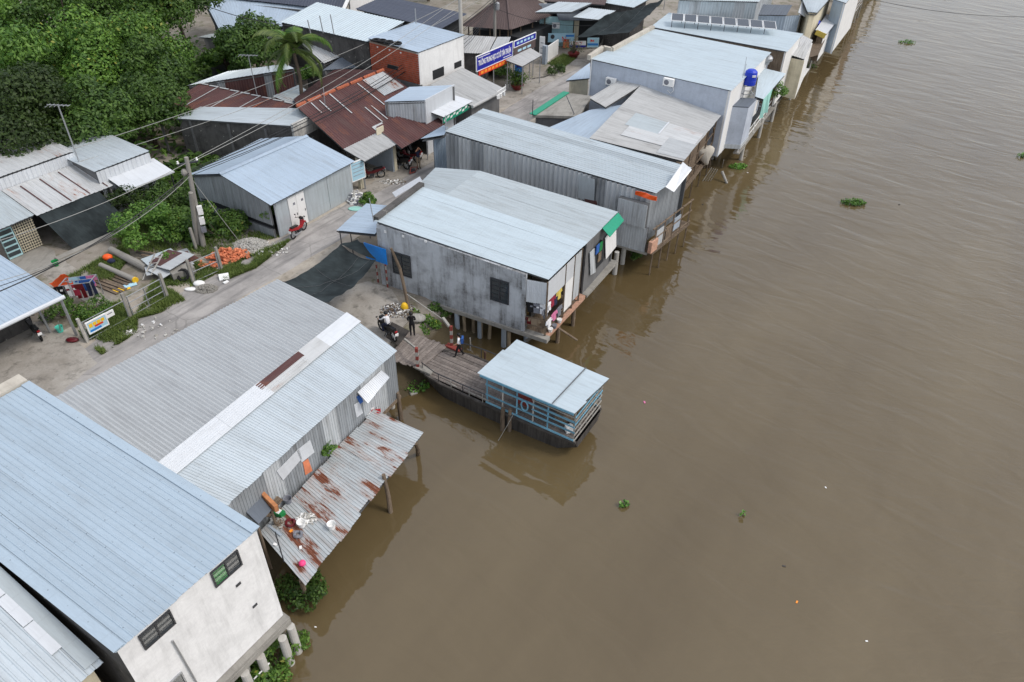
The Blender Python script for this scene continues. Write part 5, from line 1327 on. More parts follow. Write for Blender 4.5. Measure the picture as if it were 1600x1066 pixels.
# -- weathered fibre roof by the street bend
h = thing('shop_house', 'house with weathered grey beige fibre cement roof and rolled eave by the street bend', 'house', S(19.5, -20), group=LG)
R8 = [P(738, 166, 2.7), P(789, 139, 2.7), P(723, 106, 3.4), P(672, 133, 3.4)]
roof(h, *R8, 'beige_fibro', w=.95, kind='wave', pitch=.22, h=.05)
m = MB(); m.tube([R8[0] + V((0, 0, -.06)), R8[1] + V((0, 0, -.06))], .13, 8); m.build('rolled_eave', M['beige_fibro'], h)
box_walls(h, R8, 0, ['block_wall', 'block_wall', 'block_wall', 'block_wall'], ins=.35, drop=.14)
m = MB(); a, b = P(776, 150, 2.9), P(790, 141, 3.0)
for k in range(2): m.bar(a + V((0, 0, .3 * k)), b + V((0, 0, .3 * k)), .05)
m.bar(a, a + V((0, 0, .45)), .05); m.bar(b, b + V((0, 0, .45)), .05); m.build('sign_frame', M['white'], h)
for k in range(3): m = MB(); m.box(a.lerp(b, .2 + .3 * k) + V((0, -.1, -.15)), (.25, .08, .3), .4 + k); m.build('sign_remnant', M['white'], h)

# -- fibre roofed shed behind the school signs
h = thing('shop_house', 'fibre cement roofed shed behind the blue school sign', 'shed', S(28, -26), group=LG)
n9 = [P(700, 82, 2.6), P(762, 84, 2.6), P(775, 58, 3.2), P(722, 55, 3.2)]
roof(h, *n9, 'beige_fibro', w=1.0, kind='wave'); box_walls(h, n9, 0, 'dark_wall', ins=.25, drop=.1)
h = thing('shop_house', 'narrow lean roof of grey fibre sheets behind the power pole with transformers', 'shed', S(31, -25), group=LG)
n9 = [P(764, 82, 2.6), P(792, 74, 2.6), P(798, 58, 3.1), P(777, 58, 3.2)]
roof(h, *n9, 'grey_fibro', w=1.0, kind='wave'); box_walls(h, n9, 0, 'block_wall', ins=.25, drop=.1)
# -- hip roofed pavilion
h = thing('pavilion', 'open pavilion with a brown hipped sheet roof on timber posts', 'pavilion', S(37, -30))
ev = [P(722, 41, 3.0), P(797, 47, 3.0), P(838, 33, 3.0), P(845, -22, 3.0), P(690, -18, 3.0)]
e0, e1, e2 = ev[0], ev[1], ev[2]
e3 = e2 + (e0 - e1) * 1.15 + V((0, 6, 0)) * .0
c1v = e0 + (e2 - e1) * 2.0; c2v = e1 + (e2 - e1) * 2.0; ap1 = (e0 + e1) / 2 + (e2 - e1) * .75 + V((0, 0, 2.6)); ap2 = (e0 + e1) / 2 + (e2 - e1) * 1.25 + V((0, 0, 2.6))
for a, b, c_, d in ((e0, e1, ap1, ap1), (e1, c2v, ap2, ap1), (c2v, c1v, ap2, ap2), (c1v, e0, ap1, ap2)): roof(h, a, b, c_ + V((.01, 0, 0)), d - V((.01, 0, 0)), 'brown_roof', w=1.2, pitch=.3, jit=.005)
m = MB(); m.bar(e1 + V((0, 0, .05)), ap1 + V((0, 0, .05)), .14); m.bar(e0 + V((0, 0, .05)), ap1 + V((0, 0, .05)), .14); m.bar(ap1 + V((0, 0, .05)), ap2 + V((0, 0, .05)), .14); m.build('hip_cap', M['brown_roof'], h)
for a, b in ((e0, e1), (e1, c2v)):
    for t in (.04, .28, .52, .76, .97):
        p = a.lerp(b, t); p = p + (flat(ap1) - flat(p)).normalized() * .5; m = MB(); m.bar(flat(p), V((p.x, p.y, 3.05)), .14); m.build('post', M['timber'], h)
    m = MB(); m.bar(a + (flat(ap1) - flat(a)).normalized() * .5 + V((0, 0, -.9)), b + (flat(ap1) - flat(b)).normalized() * .5 + V((0, 0, -.9)), .08); m.build('rail', M['timber'], h)
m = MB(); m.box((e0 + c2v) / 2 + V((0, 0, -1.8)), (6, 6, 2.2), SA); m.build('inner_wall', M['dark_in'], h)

# -- slate roofs and the big pale roof at the frame top
h = thing('hall', 'hall with a dark slate blue sheet roof behind the white walled house', 'hall', S(27, -31), group=LG)
dq = [P(688, 46, 4.6), P(730, 22, 4.6), P(600, -6, 6.0), P(555, 14, 6.0)]
roof(h, *dq, 'dark_roof', w=1.2, pitch=.35); box_walls(h, dq, 0, 'dark_in', ins=.5, drop=.2)
h = thing('hall', 'big low hall with a pale blue white roof at the frame top, behind the palm', 'hall', S(22, -45), group=LG)
aq = [P(345, 51, 3.2), P(505, 34, 3.2), P(575, 20, 4.6), P(316, -6, 4.6)]
roof(h, *aq, 'blue_roof2', w=1.4, pitch=.35, h=.012); box_walls(h, aq, 0, 'block_wall', ins=.5, drop=.2)
h = thing('hall', 'hall with a dark grey roof and white gable trim at the top edge', 'hall', P(450, -5, 0), group=LG)
gq = [P(318, -7, 4.7), P(537, 16, 4.7), P(552, -18, 6.2), P(330, -50, 6.2)]
roof(h, *gq, 'dark_roof', w=1.4, pitch=.35)
gi_ = flat(sum(gq, V((0, 0, 0))) / 4); wall(h, gq[0] + V((0, .3, -.15)), gq[1] + V((-.2, .3, -.15)), 4.2, 'white_wall', gi_)
m = MB(); m.bar(gq[1] + V((0, 0, .08)), gq[2] + V((0, 0, .08)), .35, .1); m.build('verge_board', M['white'], h)
wt = Face(P(548, 17, 4), P(610, -3, 4), P(640, -60, 0)); wm = MB(); wt.slab(wm, 0, wt.L, 2, 6.6, -.2, 0); wm.build('white_gable', M['white_wall'], h)
for k in range(5): m = MB(); wt.slab(m, 1.2 + k * .7, 1.55 + k * .7, 5.0, 6.3, .003, .03); m.build('louvre', M['cloth_grey'], h)

# -- shops round the bend
h = thing('shop', 'turquoise shop with air conditioner and grey awning at the street bend', 'shop', S(43, -24), group=LG)
sq = [P(893, 18, 4.0), P(926, 5, 4.0), P(870, 2, 4.4), P(836, 18, 4.2)]
tw = [S(41.3, -27, 3.2), S(46.8, -19.5, 3.2)]
roof(h, P(836, 19, 4.1), P(893, 19, 4.1), P(925, 5, 4.6), P(872, 3, 4.6), 'zinc', w=1.2)
roof(h, P(895, 27, 3.7), P(935, 31, 3.7), P(962, 17, 4.1), P(920, 12, 4.1), 'zinc', w=1.2)
FTq = Face(P(842, 72, 0), P(925, 72, 0), P(880, 20, 0))
m = MB(); FTq.slab(m, 0, FTq.L * .62, .0, 2.95, -.2, 0); m.build('wall', M['teal_wall'], h)
m = MB(); FTq.slab(m, FTq.L * .64, FTq.L, .0, 2.95, -.2, 0); m.build('wall', M['cream'], h)
m = MB(); FTq.slab(m, FTq.L * -.1, FTq.L * .64, 3.4, 4.2, -.35, -.2); m.build('upper_wall', M['pile_blue'], h)
a0, a1 = FTq.p(1.6, 3.75, -.2), FTq.p(FTq.L + .4, 3.75, -.2); o0, o1 = FTq.p(1.9, 2.85, .8), FTq.p(FTq.L + .5, 2.85, .8)
roof(h, o0, o1, a1, a0, 'slate_roof', w=1.3, kind='flat', name='awning')
m = MB(); FTq.slab(m, 0, FTq.L, 0, 3.0, -3.5, -3.3); m.build('back_wall', M['block_wall'], h)
ac = thing('air_conditioner', 'white air conditioner box on the turquoise shop wall', 'air conditioner', FTq.p(1.7, 2.0, 0)); m = MB(); FTq.slab(m, 1.3, 2.1, 1.9, 2.45, .05, .4); m.build('casing', M['white'], ac); m = MB(); m.lathe(FTq.p(1.55, 2.18, .401), [(.2, 0), (.2, .012), (.1, .02), (0, .02)], 14, FTq.n); m.build('fan_grille', M['cloth_grey'], ac)
h = thing('shop', 'dark fronted house with white roof behind the black awning net at the frame top', 'shop', P(985, 15, 0), group=LG)
tq = [P(942, 4, 4.4), P(990, 12, 4.4), P(1016, -2, 4.6), P(965, -12, 4.6)]; roof(h, *tq, 'ice_roof', w=1.3); box_walls(h, tq, 0, 'dark_wall', ins=.3, drop=.12)
h = thing('hall', 'brown roofed hall beyond the shops at the top edge', 'hall', P(880, -15, 0), group=LG)
tq = [P(850, 2, 4.4), P(945, 8, 4.4), P(960, -30, 5.6), P(850, -35, 5.6)]; roof(h, *tq, 'brown_roof', w=1.4); box_walls(h, tq, 0, 'dark_in', ins=.4, drop=.15)
# -- small blue canopy and grey terrace between street and W-row
h = thing('terrace', 'flat grey concrete terrace with a bright green strip along its street edge', 'terrace', P(900, 170, 0))
tz = 2.6
tp = [P(832, 180, tz), P(905, 182, tz), P(925, 150, tz), P(885, 145, tz)]
m = MB(); m.hexa([V((p.x, p.y, tz - .2)) for p in tp], tp); m.build('deck', M['concrete'], h); box_walls(h, tp, 0, 'block_wall', ins=.15, drop=.21)
m = MB(); m.bar(tp[0] + V((0, 0, .05)), tp[3] + V((0, 0, .05)), .55, .06); m.build('green_strip', M['green_tarp'], h)
m = MB(); m.tube([tp[0] + V((0, 0, 0)), tp[0] + V((0, 0, 1.2))], .03, 6); m.tube([P(897, 178, tz), P(897, 178, tz + 1.6), P(885, 150, tz + 1.7)], .03, 6); m.build('pipe_rail', M['darksteel'], h)
h = thing('shop', 'kiosk with small pale blue roof against the corner of the tall grey blue house', 'kiosk', P(905, 115, 0), group=LG)
kq = [P(884, 126, 2.6), P(922, 122, 2.6), P(922, 98, 3.1), P(912, 105, 3.0)]
roof(h, *kq, 'blue_roof2', w=1.1, kind='flat'); box_walls(h, kq, 0, 'cream', ins=.15, drop=.1)
# -- street awning of the concrete house
h = thing('street_awning', 'pale blue sheet awning over the street side of the stained concrete house', 'awning', P(560, 360, 0))
wq = [P(526, 360, 2.35), P(573, 318, 2.35), P(612, 322, 2.75), P(586, 366, 2.75)]
roof(h, *wq, 'blue_roof2', w=1.0, pitch=.3, h=.012)
for t in (.05, .35, .95): p = wq[0].lerp(wq[1], t); m = MB(); m.bar(flat(p) + SX * .1, p + SX * .1, .05); m.build('post', M['darksteel'], h)
m = MB(); m.bar(wq[0] + V((0, 0, -.08)), wq[3] + V((0, 0, -.08)), .05); m.build('beam', M['darksteel'], h)
m = MB(); a, b = P(587, 342, 4.15), P(659, 288, 4.15); m.bar(a, b, .35, .25); o = m.build('parapet', M['dark_wall'], h)
m = MB(); a, b, c_, d = P(613, 302, 3.4), P(656, 277, 3.4), P(660, 284, 3.9), P(618, 309, 3.9); m.hexa([a, b, c_, d], [p + V((0, 0, .05)) for p in (a, b, c_, d)]); m.build('white_awning', M['white_sheet'], h)
# ------------------------------------------------------------------ trees and plants
def leaf_mesh(name, mat, centers, normals, size, parent, aspect=0.55, origin=V((0, 0, 0)), jitter=0.5, fold=True):
    """many small leaf blades: each a kite of two triangles folded on its rib"""
    n = len(centers); c = np.asarray(centers); nr = np.asarray(normals)
    sz = np.asarray(size).reshape(-1, 1) * np.ones((n, 1))
    nr = nr + RNG.normal(0, jitter, (n, 3)); nr /= np.linalg.norm(nr, axis=1, keepdims=True) + 1e-9
    t = RNG.normal(0, 1, (n, 3)); t -= nr * (t * nr).sum(1, keepdims=True); t /= np.linalg.norm(t, axis=1, keepdims=True) + 1e-9
    b = np.cross(nr, t)
    v = np.empty((n, 4, 3))
    v[:, 0] = c - t * sz * .5; v[:, 2] = c + t * sz * .5 - nr * sz * .12
    v[:, 1] = c + b * sz * aspect * .5 - nr * sz * .06; v[:, 3] = c - b * sz * aspect * .5 - nr * sz * .06
    v = v.reshape(-1, 3) - np.array(origin)
    f = np.arange(n * 4).reshape(-1, 4)
    me = bpy.data.meshes.new(name)
    me.vertices.add(n * 4); me.vertices.foreach_set('co', v.ravel().astype(np.float32))
    me.loops.add(n * 4); me.loops.foreach_set('vertex_index', f.ravel().astype(np.int32))
    me.polygons.add(n); me.polygons.foreach_set('loop_start', (np.arange(n) * 4).astype(np.int32)); me.polygons.foreach_set('loop_total', np.full(n, 4, np.int32))
    me.update(calc_edges=True); me.validate()
    me.materials.append(mat)
    o = bpy.data.objects.new(name, me); COL.objects.link(o)
    if parent is not None: o.parent = parent
    return o
def rnd_dir(n, up=0.0):
    d = RNG.normal(0, 1, (n, 3)); d /= np.linalg.norm(d, axis=1, keepdims=True)
    if up: d[:, 2] = d[:, 2] * (1 - up) + np.abs(d[:, 2]) * up
    return d / np.linalg.norm(d, axis=1, keepdims=True)
def crown_points(c, R, n, blobs=16, flat_=0.8, droop=0.0):
    """leaf positions on the skins of many clumps spread through a crown"""
    c = np.array(c); bd = rnd_dir(blobs, .45); br = R * RNG.uniform(.55, .95, blobs)
    bc = c + bd * br.reshape(-1, 1) * np.array([1, 1, flat_]); rr = R * RNG.uniform(.26, .5, blobs)
    idx = RNG.choice(blobs, n, p=rr ** 2 / (rr ** 2).sum())
    d = rnd_dir(n, .35); rad = rr[idx] * RNG.uniform(.55, 1.08, n) ** .6
    p = bc[idx] + d * rad.reshape(-1, 1) * np.array([1, 1, .8])
    nr = d * .95 + np.array([0, 0, .5])
    return p, nr, bc
def tree(base, top, R, label, leaf='leaf_a', n=5000, size=.42, blobs=18, name='broadleaf_tree', group='trees of the wood', flat_=.8, trunk=.22, aspect=.55):
    base = V(base); t_ = thing(name, label, 'tree', base, group=group)
    c = V((base.x, base.y, top - R * flat_))
    p, nr, bc = crown_points(c, R, n, blobs, flat_)
    leaf_mesh('crown', M[leaf], p, nr, size * RNG.uniform(.6, 1.3, n), t_, origin=base, aspect=aspect)
    m = MB(); k = base.lerp(c, .7); bend = V((random.uniform(-.4, .4), random.uniform(-.4, .4), 0))
    m.tube([base + V((0, 0, -.2)), base.lerp(k, .5) + bend, k], [trunk, trunk * .8, trunk * .6], 8)
    for b in bc[:7]:
        b = V(b); s = base.lerp(k, random.uniform(.75, 1)) if True else k; m.tube([k, k.lerp(b, .5) + V((0, 0, .3)), b], [trunk * .5, trunk * .3, trunk * .1], 5)
    m.build('trunk', M['bark'], t_)
    return t_
WOOD = [
    # s, c, top, R, leaf, n, size, label
    (-11.5, -41.0, 7.5, 4.2, 'leaf_d', 6500, .40, 'dusky dark tree right behind the pale roof at the left edge'),
    (-7.0, -38.0, 7.0, 4.0, 'leaf_d', 6500, .40, 'broad dusky tree rising behind the thin mast'),
    (-3.0, -37.0, 6.2, 3.7, 'leaf_a', 6000, .40, 'dark green tree behind the two step white roof'),
    (0.5, -36.0, 5.4, 3.0, 'leaf_a', 5000, .38, 'lower dark tree crowding the mossy house'),
    (-9.5, -48.5, 9.0, 4.6, 'leaf_c', 5500, .62, 'light feathery tree with bright fronds at the left side of the wood'),
    (-4.0, -45.5, 8.6, 4.4, 'leaf_c', 5500, .58, 'bright feathery tree in the middle of the wood'),
    (0.8, -43.5, 8.0, 4.0, 'leaf_b', 5500, .42, 'mid green tree with yellowish tips in the middle of the wood'),
    (4.6, -43.0, 8.2, 4.0, 'leaf_b', 5500, .42, 'mid green tree with pale tips near the rusted roof'),
    (3.8, -40.2, 6.6, 2.6, 'leaf_a', 5000, .40, 'low dark tree at the foot of the wood behind the brown roof'),
    (8.2, -47.5, 11.5, 4.2, 'leaf_b', 7000, .40, 'tallest green tree at the right edge of the wood'),
    (13.0, -48.5, 10.5, 3.8, 'leaf_a', 6000, .40, 'tall dark tree next to the big pale hall roof'),
    (4.0, -51.0, 11.0, 4.8, 'leaf_a', 6500, .42, 'tall dark tree behind the yellow tipped trees'),
    (-2.0, -53.5, 10.5, 5.0, 'leaf_b', 6500, .45, 'big mid green tree deep in the wood'),
    (-9.0, -57.0, 11.0, 5.2, 'leaf_c', 6000, .55, 'big light green tree deep in the wood at the left edge'),
    (-16.0, -50.0, 9.0, 4.6, 'leaf_b', 5000, .45, 'green tree half out of the picture at the left edge of the wood'),
    (-17.0, -43.0, 7.5, 4.0, 'leaf_d', 4500, .42, 'dusky tree partly out of the picture, behind the pale roof'),
    (11.0, -56.0, 12.0, 5.2, 'leaf_b', 6000, .45, 'tall tree at the top of the wood near the hall'),
    (3.0, -60.0, 12.0, 5.4, 'leaf_a', 6000, .48, 'tall dark tree at the top of the wood'),
    (-6.0, -65.0, 12.0, 5.6, 'leaf_c', 5500, .55, 'light tree at the very top left of the wood'),
    (-15.0, -64.0, 12.0, 5.6, 'leaf_b', 5000, .5, 'green tree at the top left corner'),
    (17.0, -62.0, 12.0, 5.4, 'leaf_a', 5000, .5, 'dark tree behind the hall at the top edge'),
]
for s, c, top, R, lf, n, sz, lab in WOOD:
    tree(S(s, c), top, R, lab, lf, int(n * 2.1), sz * .7, blobs=17, flat_=1.15 if R > 4.1 else .85, aspect=.38 if lf == 'leaf_c' else .55)
# undergrowth closing the floor of the wood
n = 14000; ss_ = RNG.uniform(-24, 17, n); cc_ = RNG.uniform(-72, -33.5, n); keep = (cc_ < -38.5) | ((ss_ > -4) & (ss_ < 2.2) & (cc_ < -32)); keep &= ~((ss_ > 2.5) & (cc_ > -38.5)); ss_, cc_ = ss_[keep], cc_[keep]; n = len(ss_)
pts = np.array([S(a, b, 0) for a, b in zip(ss_, cc_)]); pts[:, 2] = RNG.uniform(.1, 1.9, n) ** 1.1
wx = [(-4.2, 3.4, -32.5, -25.6, 1700), (7.4, 14, -41, -36.5, 1200), (7.0, 16, -52, -42.5, 2600), (-7.4, -3.8, -27, -21, 900)]
ex = np.concatenate([np.stack([RNG.uniform(a, b, k), RNG.uniform(c, d, k)], 1) for a, b, c, d, k in wx]); ep = np.array([S(a, b, 0) for a, b in ex]); ep[:, 2] = RNG.uniform(.05, .55, len(ep)) + .5 * np.array([max(0, noise.noise(V((p[0] * .6, p[1] * .6, 0)))) for p in ep])
pts = np.concatenate([pts, ep]); n = len(pts)
u = leaf_mesh('undergrowth', M['leaf_a'], pts, np.tile([0, 0, 1.0], (n, 1)), RNG.uniform(.35, .7, n), None); tag(u, 'dense dark undergrowth on the floor of the wood', 'undergrowth', kind='stuff')
tree(P(259, 170, 0), 4.6, 1.25, 'slender young tree with a small light crown on a bare pale stem', 'leaf_c', 900, .34, 8, trunk=.07, name='young_tree', group=None)
tree(flat(P(398, 80, 4.0)), 6.6, 2.9, 'round dark mango-like tree beside the coconut palm', 'leaf_a', 9000, .32, 20, group=None)
tree(flat(P(352, 92, 2.6)), 4.2, 1.8, 'small bright sided tree left of the round dark tree', 'leaf_b', 3000, .32, 14, group=None)
tree(flat(P(488, 118, 2.4)), 3.4, 1.1, 'small bright green tree under the palm by the grey wall', 'leaf_c', 1500, .28, 9, group=None, trunk=.08)
tree(P(662, 22, 0) + V((0, 6, 0)), 6.5, 2.6, 'light green tree behind the slate roofed hall at the top edge', 'leaf_c', 2500, .4, 12, group=None)
tree(P(735, -25, 0), 7.0, 3.4, 'green tree beyond the brown pavilion', 'leaf_b', 2500, .5, 12, group=None)
# hut at the edge of the wood
h = thing('concrete_hut', 'small grey hut with a white mono-pitch roof at the edge of the wood', 'hut', P(330, 105, 0))
hq = [P(309, 58, 4.2), P(352, 60, 4.2), P(348, 53, 4.4), P(330, 53, 4.4)]; roof(h, *hq, 'white_roof', w=1.1, kind='flat'); box_walls(h, hq, 0, 'block_wall', ins=.1, drop=.1)

# -- coconut palm
pcr = P(458, 80, 6.4); pb = V((pcr.x - .2, pcr.y - .3, 0)); pt = thing('coconut_palm', 'coconut palm with arching fronds between the roofs', 'palm tree', pb)
top = pb + V((.2, .3, 6.6))
m = MB(); m.tube([pb + V((0, 0, -.1)), pb + V((.3, .1, 2)), pb + V((.4, .3, 4.4)), top], [.2, .16, .14, .13], 9); m.build('trunk', M['bark'], pt)
for k in range(18):
    az = k * 2.399 + random.uniform(-.2, .2); el = random.uniform(.55, 1.45) if k < 11 else random.uniform(-.6, .1); Lf = random.uniform(3.2, 4.3)
    d = V((math.cos(az), math.sin(az), 0)); pts = []; N = 14; p = top.copy(); e = el
    for i in range(N + 1):
        pts.append(p.copy()); p = p + (d * math.cos(e) + V((0, 0, math.sin(e)))) * (Lf / N); e -= (.12 + .05 * (el > .5)) * (0.6 + i / N)
    m = MB(); m.tube(pts, [.035 * (1 - .75 * i / N) for i in range(N + 1)], 4)
    side = d.cross(V((0, 0, 1))).normalized()
    for i in range(1, 4 * N):
        f = i / 4; a = int(f); q = pts[a].lerp(pts[min(a + 1, N)], f - a); tt = f / N; ln = .8 * math.sin(math.pi * (.12 + .86 * tt)) + .08
        fw = (pts[min(a + 1, N)] - pts[a]).normalized()
        for sg in (-1, 1):
            tip = q + (side * sg * .8 + fw * .55 + V((0, 0, -.38))) .normalized() * ln
            mid = q.lerp(tip, .5) + V((0, 0, .05)); w = fw * .042
            m.poly([q - w, q + w, mid + w]); m.poly([q - w, mid + w, mid - w]) if False else None
            m.poly([q - w, mid + w, tip]); 
    m.build('frond', M['leaf_palm'] if k % 3 else M['leaf_b'], pt)
m = MB()
for k in range(6): m.sphere(top + V((.2 * math.cos(k), .2 * math.sin(k), -.22)), .12, 8, 5)
m.build('coconuts', M['leaf_c'], pt)

# -- bushes: clumps of leaves with a few stems
def bush(c, r, label, leaf='leaf_b', n=1800, size=.16, hgt=1.0, group=None, name='bush', z=0.0):
    c = V(c); t_ = thing(name, label, 'bush', c, group=group)
    p, nr, bc = crown_points((c.x, c.y, c.z + r * hgt * .62), r, n, 13, hgt); k = p[:, 2] > c.z + .02; p, nr = p[k], nr[k]
    leaf_mesh('foliage', M[leaf], p, nr, size * RNG.uniform(.6, 1.4, len(p)), t_, origin=c)
    m = MB()
    for b in bc[:6]: m.tube([c, c.lerp(V(b), .5) + V((0, 0, .1)), V(b)], [.03, .02, .008], 4)
    m.build('stem', M['bark'], t_); return t_
GB = 'bushes round the power pole'
bush(P(212, 340, 0), 1.5, 'yellow flecked shrub under the white stepped roof', 'leaf_d', 2600, .16, .9, GB)
bush(P(235, 375, 0), 1.9, 'big light green bush left of the double power pole', 'leaf_c', 4200, .17, .8, GB)
bush(P(285, 372, 0), 1.3, 'green bush at the foot of the double power pole', 'leaf_b', 2600, .16, .9, GB)
bush(P(345, 372, 0), 1.6, 'leafy bush between power pole and metal shed', 'leaf_b', 3600, .17, 1.0, GB)
bush(P(255, 330, 0), 1.3, 'dark bush behind the power pole', 'leaf_a', 2400, .17, 1.0, GB)
bush(P(300, 322, 0), 1.2, 'olive scrub between shed gable and white roof', 'leaf_d', 2000, .16, .9, GB)
bush(P(150, 490, 0), .95, 'clipped looking green shrub beside the canopy post', 'leaf_b', 2600, .1, .6)
bush(P(100, 497, 0), .8, 'dark garden plant under the canopy edge', 'leaf_a', 1500, .12, .8)
bush(P(265, 415, 0), .55, 'green weed clump in front of the scrap sheets', 'leaf_c', 900, .11, .8)
bush(P(575, 318, 0), .55, 'spiky green plant beside the rubble sacks', 'leaf_b', 900, .16, .9)
bush(P(430, 365, 0) + V((-.2, 0, 1.0)), .55, 'creeper hanging on the corner of the metal shed', 'leaf_b', 900, .1, 1.3, name='creeper')
bush(P(662, 515, -1.0), .85, 'glossy green bank shrub beside the boat ramp', 'leaf_b', 2200, .14, .8)
bush(P(680, 492, -.9), .9, 'dark plants on the bank under the stained house', 'leaf_a', 1800, .15, .6)
bush(P(760, 108, 0), 1.1, 'leafy shrub below the blue school sign', 'leaf_b', 1800, .2, 1.1)
bush(P(782, 118, 0), 1.0, 'dark shrub beside the school gate', 'leaf_a', 1600, .2, 1.0)
bush(P(885, 120, 0) + V((-1, 1, 0)), .9, 'low plants by the school gate post', 'leaf_d', 900, .18, .6)
bush(P(513, 706, .35), .34, 'bright green fern growing from the zinc wall', 'leaf_c', 420, .12, .9)
bush(P(470, 925, -1.9), .9, 'dark waterside plants beneath the lean-to corner', 'leaf_a', 2000, .14, .7)
bush(P(425, 1040, -1.8), .9, 'green plants between the white house piles', 'leaf_b', 2000, .14, .7)
bush(P(395, 1066, -1.8), .9, 'green plants behind the white house piles at the bottom edge', 'leaf_a', 1800, .14, .7)
bush(P(468, 1003, -1.9), .45, 'small plant sprouting beside the outermost pile', 'leaf_b', 500, .13, .7)
bush(P(985, 402, -1.7), .6, 'plants at the waterline under the zinc house end', 'leaf_b', 800, .14, .7)
bush(P(1000, 388, -1.6), .5, 'creeper along the river edge of the zinc house', 'leaf_c', 600, .14, .7)
bush(P(1214, 150, .9), .75, 'yellow green vine beside the turquoise cloth', 'leaf_c', 900, .16, 1.2)
# potted trees
def potted(p, label, leaf, r, bare=False):
    p = V(p); t_ = thing('potted_tree', label, 'potted tree', p)
    m = MB(); m.lathe(p, [(.35, 0), (.5, .25), (.62, .42), (.62, .5), (.5, .48), (.0, .46)], 16); m.build('pot', M['pot'], t_)
    m = MB()
    tips = [p + V((random.uniform(-r, r), random.uniform(-r, r), 1.0 + random.uniform(.2, 1.0))) for _ in range(12)]
    for t in tips: m.tube([p + V((0, 0, .45)), p.lerp(t, .5) + V((0, 0, .25)), t], [.07, .04, .012], 5)
    m.build('trunk', M['bark'], t_)
    n = 150 if bare else 1100; pp = np.array(p) + RNG.normal(0, 1, (n, 3)) * np.array([r * .55, r * .55, .3]) + np.array([0, 0, 1.1]); leaf_mesh('foliage', M[leaf], pp, np.tile([0, 0, 1.], (n, 1)), RNG.uniform(.12, .24, n), t_, origin=p)
potted(P(896, 90, 0), 'half bare bonsai-like tree in a dark red pot before the shop banner', 'leaf_d', .8, True)
potted(P(808, 140, 0), 'leafy plant in a wide dark red pot at the school gate', 'leaf_b', .8)

# -- grass and weeds of the open lot: blades, clumped
def grass_patch(polys, n, size=(.12, .32), name='grass', label='rough grass and weeds on the open lot'):
    tri = []
    P_ = []
    tot = 0
    for poly, share in polys:
        q = [P(x, y, 0) for x, y in poly]; mn = np.min([[p.x, p.y] for p in q], axis=0); mx = np.max([[p.x, p.y] for p in q], axis=0)
        k = int(n * share); xy = RNG.uniform(mn, mx, (k * 3, 2)); ins = np.zeros(len(xy), bool); j = len(q) - 1
        for i in range(len(q)):
            a, b = q[i], q[j]; c_ = ((a.y > xy[:, 1]) != (b.y > xy[:, 1])) & (xy[:, 0] < (b.x - a.x) * (xy[:, 1] - a.y) / (b.y - a.y + 1e-9) + a.x); ins ^= c_; j = i
        xy = xy[ins]; w = np.array([noise.noise(V((x * .9, y * .9, 3))) for x, y in xy]); xy = xy[w > RNG.uniform(-.45, .25, len(xy))][:k]; P_.append(xy)
    xy = np.concatenate(P_); n = len(xy); h_ = RNG.uniform(*size, n); a = RNG.uniform(0, 6.283, n); w = RNG.uniform(.015, .035, n)
    d = np.stack([np.cos(a), np.sin(a)], 1); sd_ = np.stack([-d[:, 1], d[:, 0]], 1)
    v = np.zeros((n, 3, 3)); v[:, 0, :2] = xy - sd_ * w[:, None]; v[:, 1, :2] = xy + sd_ * w[:, None]; v[:, 2, :2] = xy + d * (h_ * .6)[:, None]; v[:, 2, 2] = h_ * .8
    v[:, :2, 2] = .0
    me = bpy.data.meshes.new(name); me.from_pydata(v.reshape(-1, 3).tolist(), [], np.arange(n * 3).reshape(-1, 3).tolist()); me.materials.append(M['grass'])
    o = bpy.data.objects.new(name, me); COL.objects.link(o); return tag(o, label, 'grass', kind='stuff')
grass_patch([([(95, 440), (150, 410), (190, 385), (205, 400), (175, 440), (130, 455)], .16), ([(135, 535), (110, 500), (190, 470), (215, 500), (215, 520), (160, 555)], .26),
             ([(210, 500), (240, 440), (270, 455), (290, 470), (250, 490)], .10), ([(340, 425), (390, 400), (455, 375), (445, 385), (400, 420), (350, 440)], .2),
             ([(170, 380), (230, 330), (300, 310), (380, 360), (440, 370), (330, 400), (260, 405)], .22), ([(245, 445), (300, 405), (345, 425), (300, 450)], .06)], 60000)
grass_patch([([(855, 100), (880, 85), (900, 92), (880, 108)], 1.0)], 2500, (.15, .35), label='small grass plot beside the school gate wall')

# -- water hyacinth rafts
def hyacinth(p, r, n, label, group='floating water hyacinth'):
    p = V(p); p.z = WATER_Z; t_ = thing('water_hyacinth', label, 'water plant', p, group=group)
    k = n; rr = r * np.sqrt(RNG.uniform(0, 1, k)); a = RNG.uniform(0, 6.283, k); pts = np.stack([p.x + rr * np.cos(a) * 1.3, p.y + rr * np.sin(a) * .7, p.z + RNG.uniform(.05, .38, k) * (1.1 - rr / r * .5)], 1)
    leaf_mesh('leaves', M['hyacinth'], pts, np.tile([0, 0, .8], (k, 1)), RNG.uniform(.1, .2, k), t_, aspect=.8, origin=p)
    m = MB()
    for q in pts[::3]: m.tube([(q[0], q[1], p.z - .05), tuple(q)], .012, 3, cap=False)
    m.build('stalks', M['hyacinth'], t_)
hyacinth(P(1333, 318, -2), .75, 330, 'clump of water hyacinth drifting alone in mid river')
hyacinth(P(1417, 67, -2), .8, 160, 'small far clump of water hyacinth near the top of the river')
hyacinth(P(1598, 245, -2), .4, 80, 'tiny plant clump at the right edge of the river')
hyacinth(P(975, 791, -2), .17, 30, 'tiny green sprig floating right of the ferry wake')
hyacinth(P(1153, 262, -2), .6, 200, 'hyacinth clump beside the driftwood log')
hyacinth(P(640, 605, -2), .8, 260, 'water plants washed against the ramp')
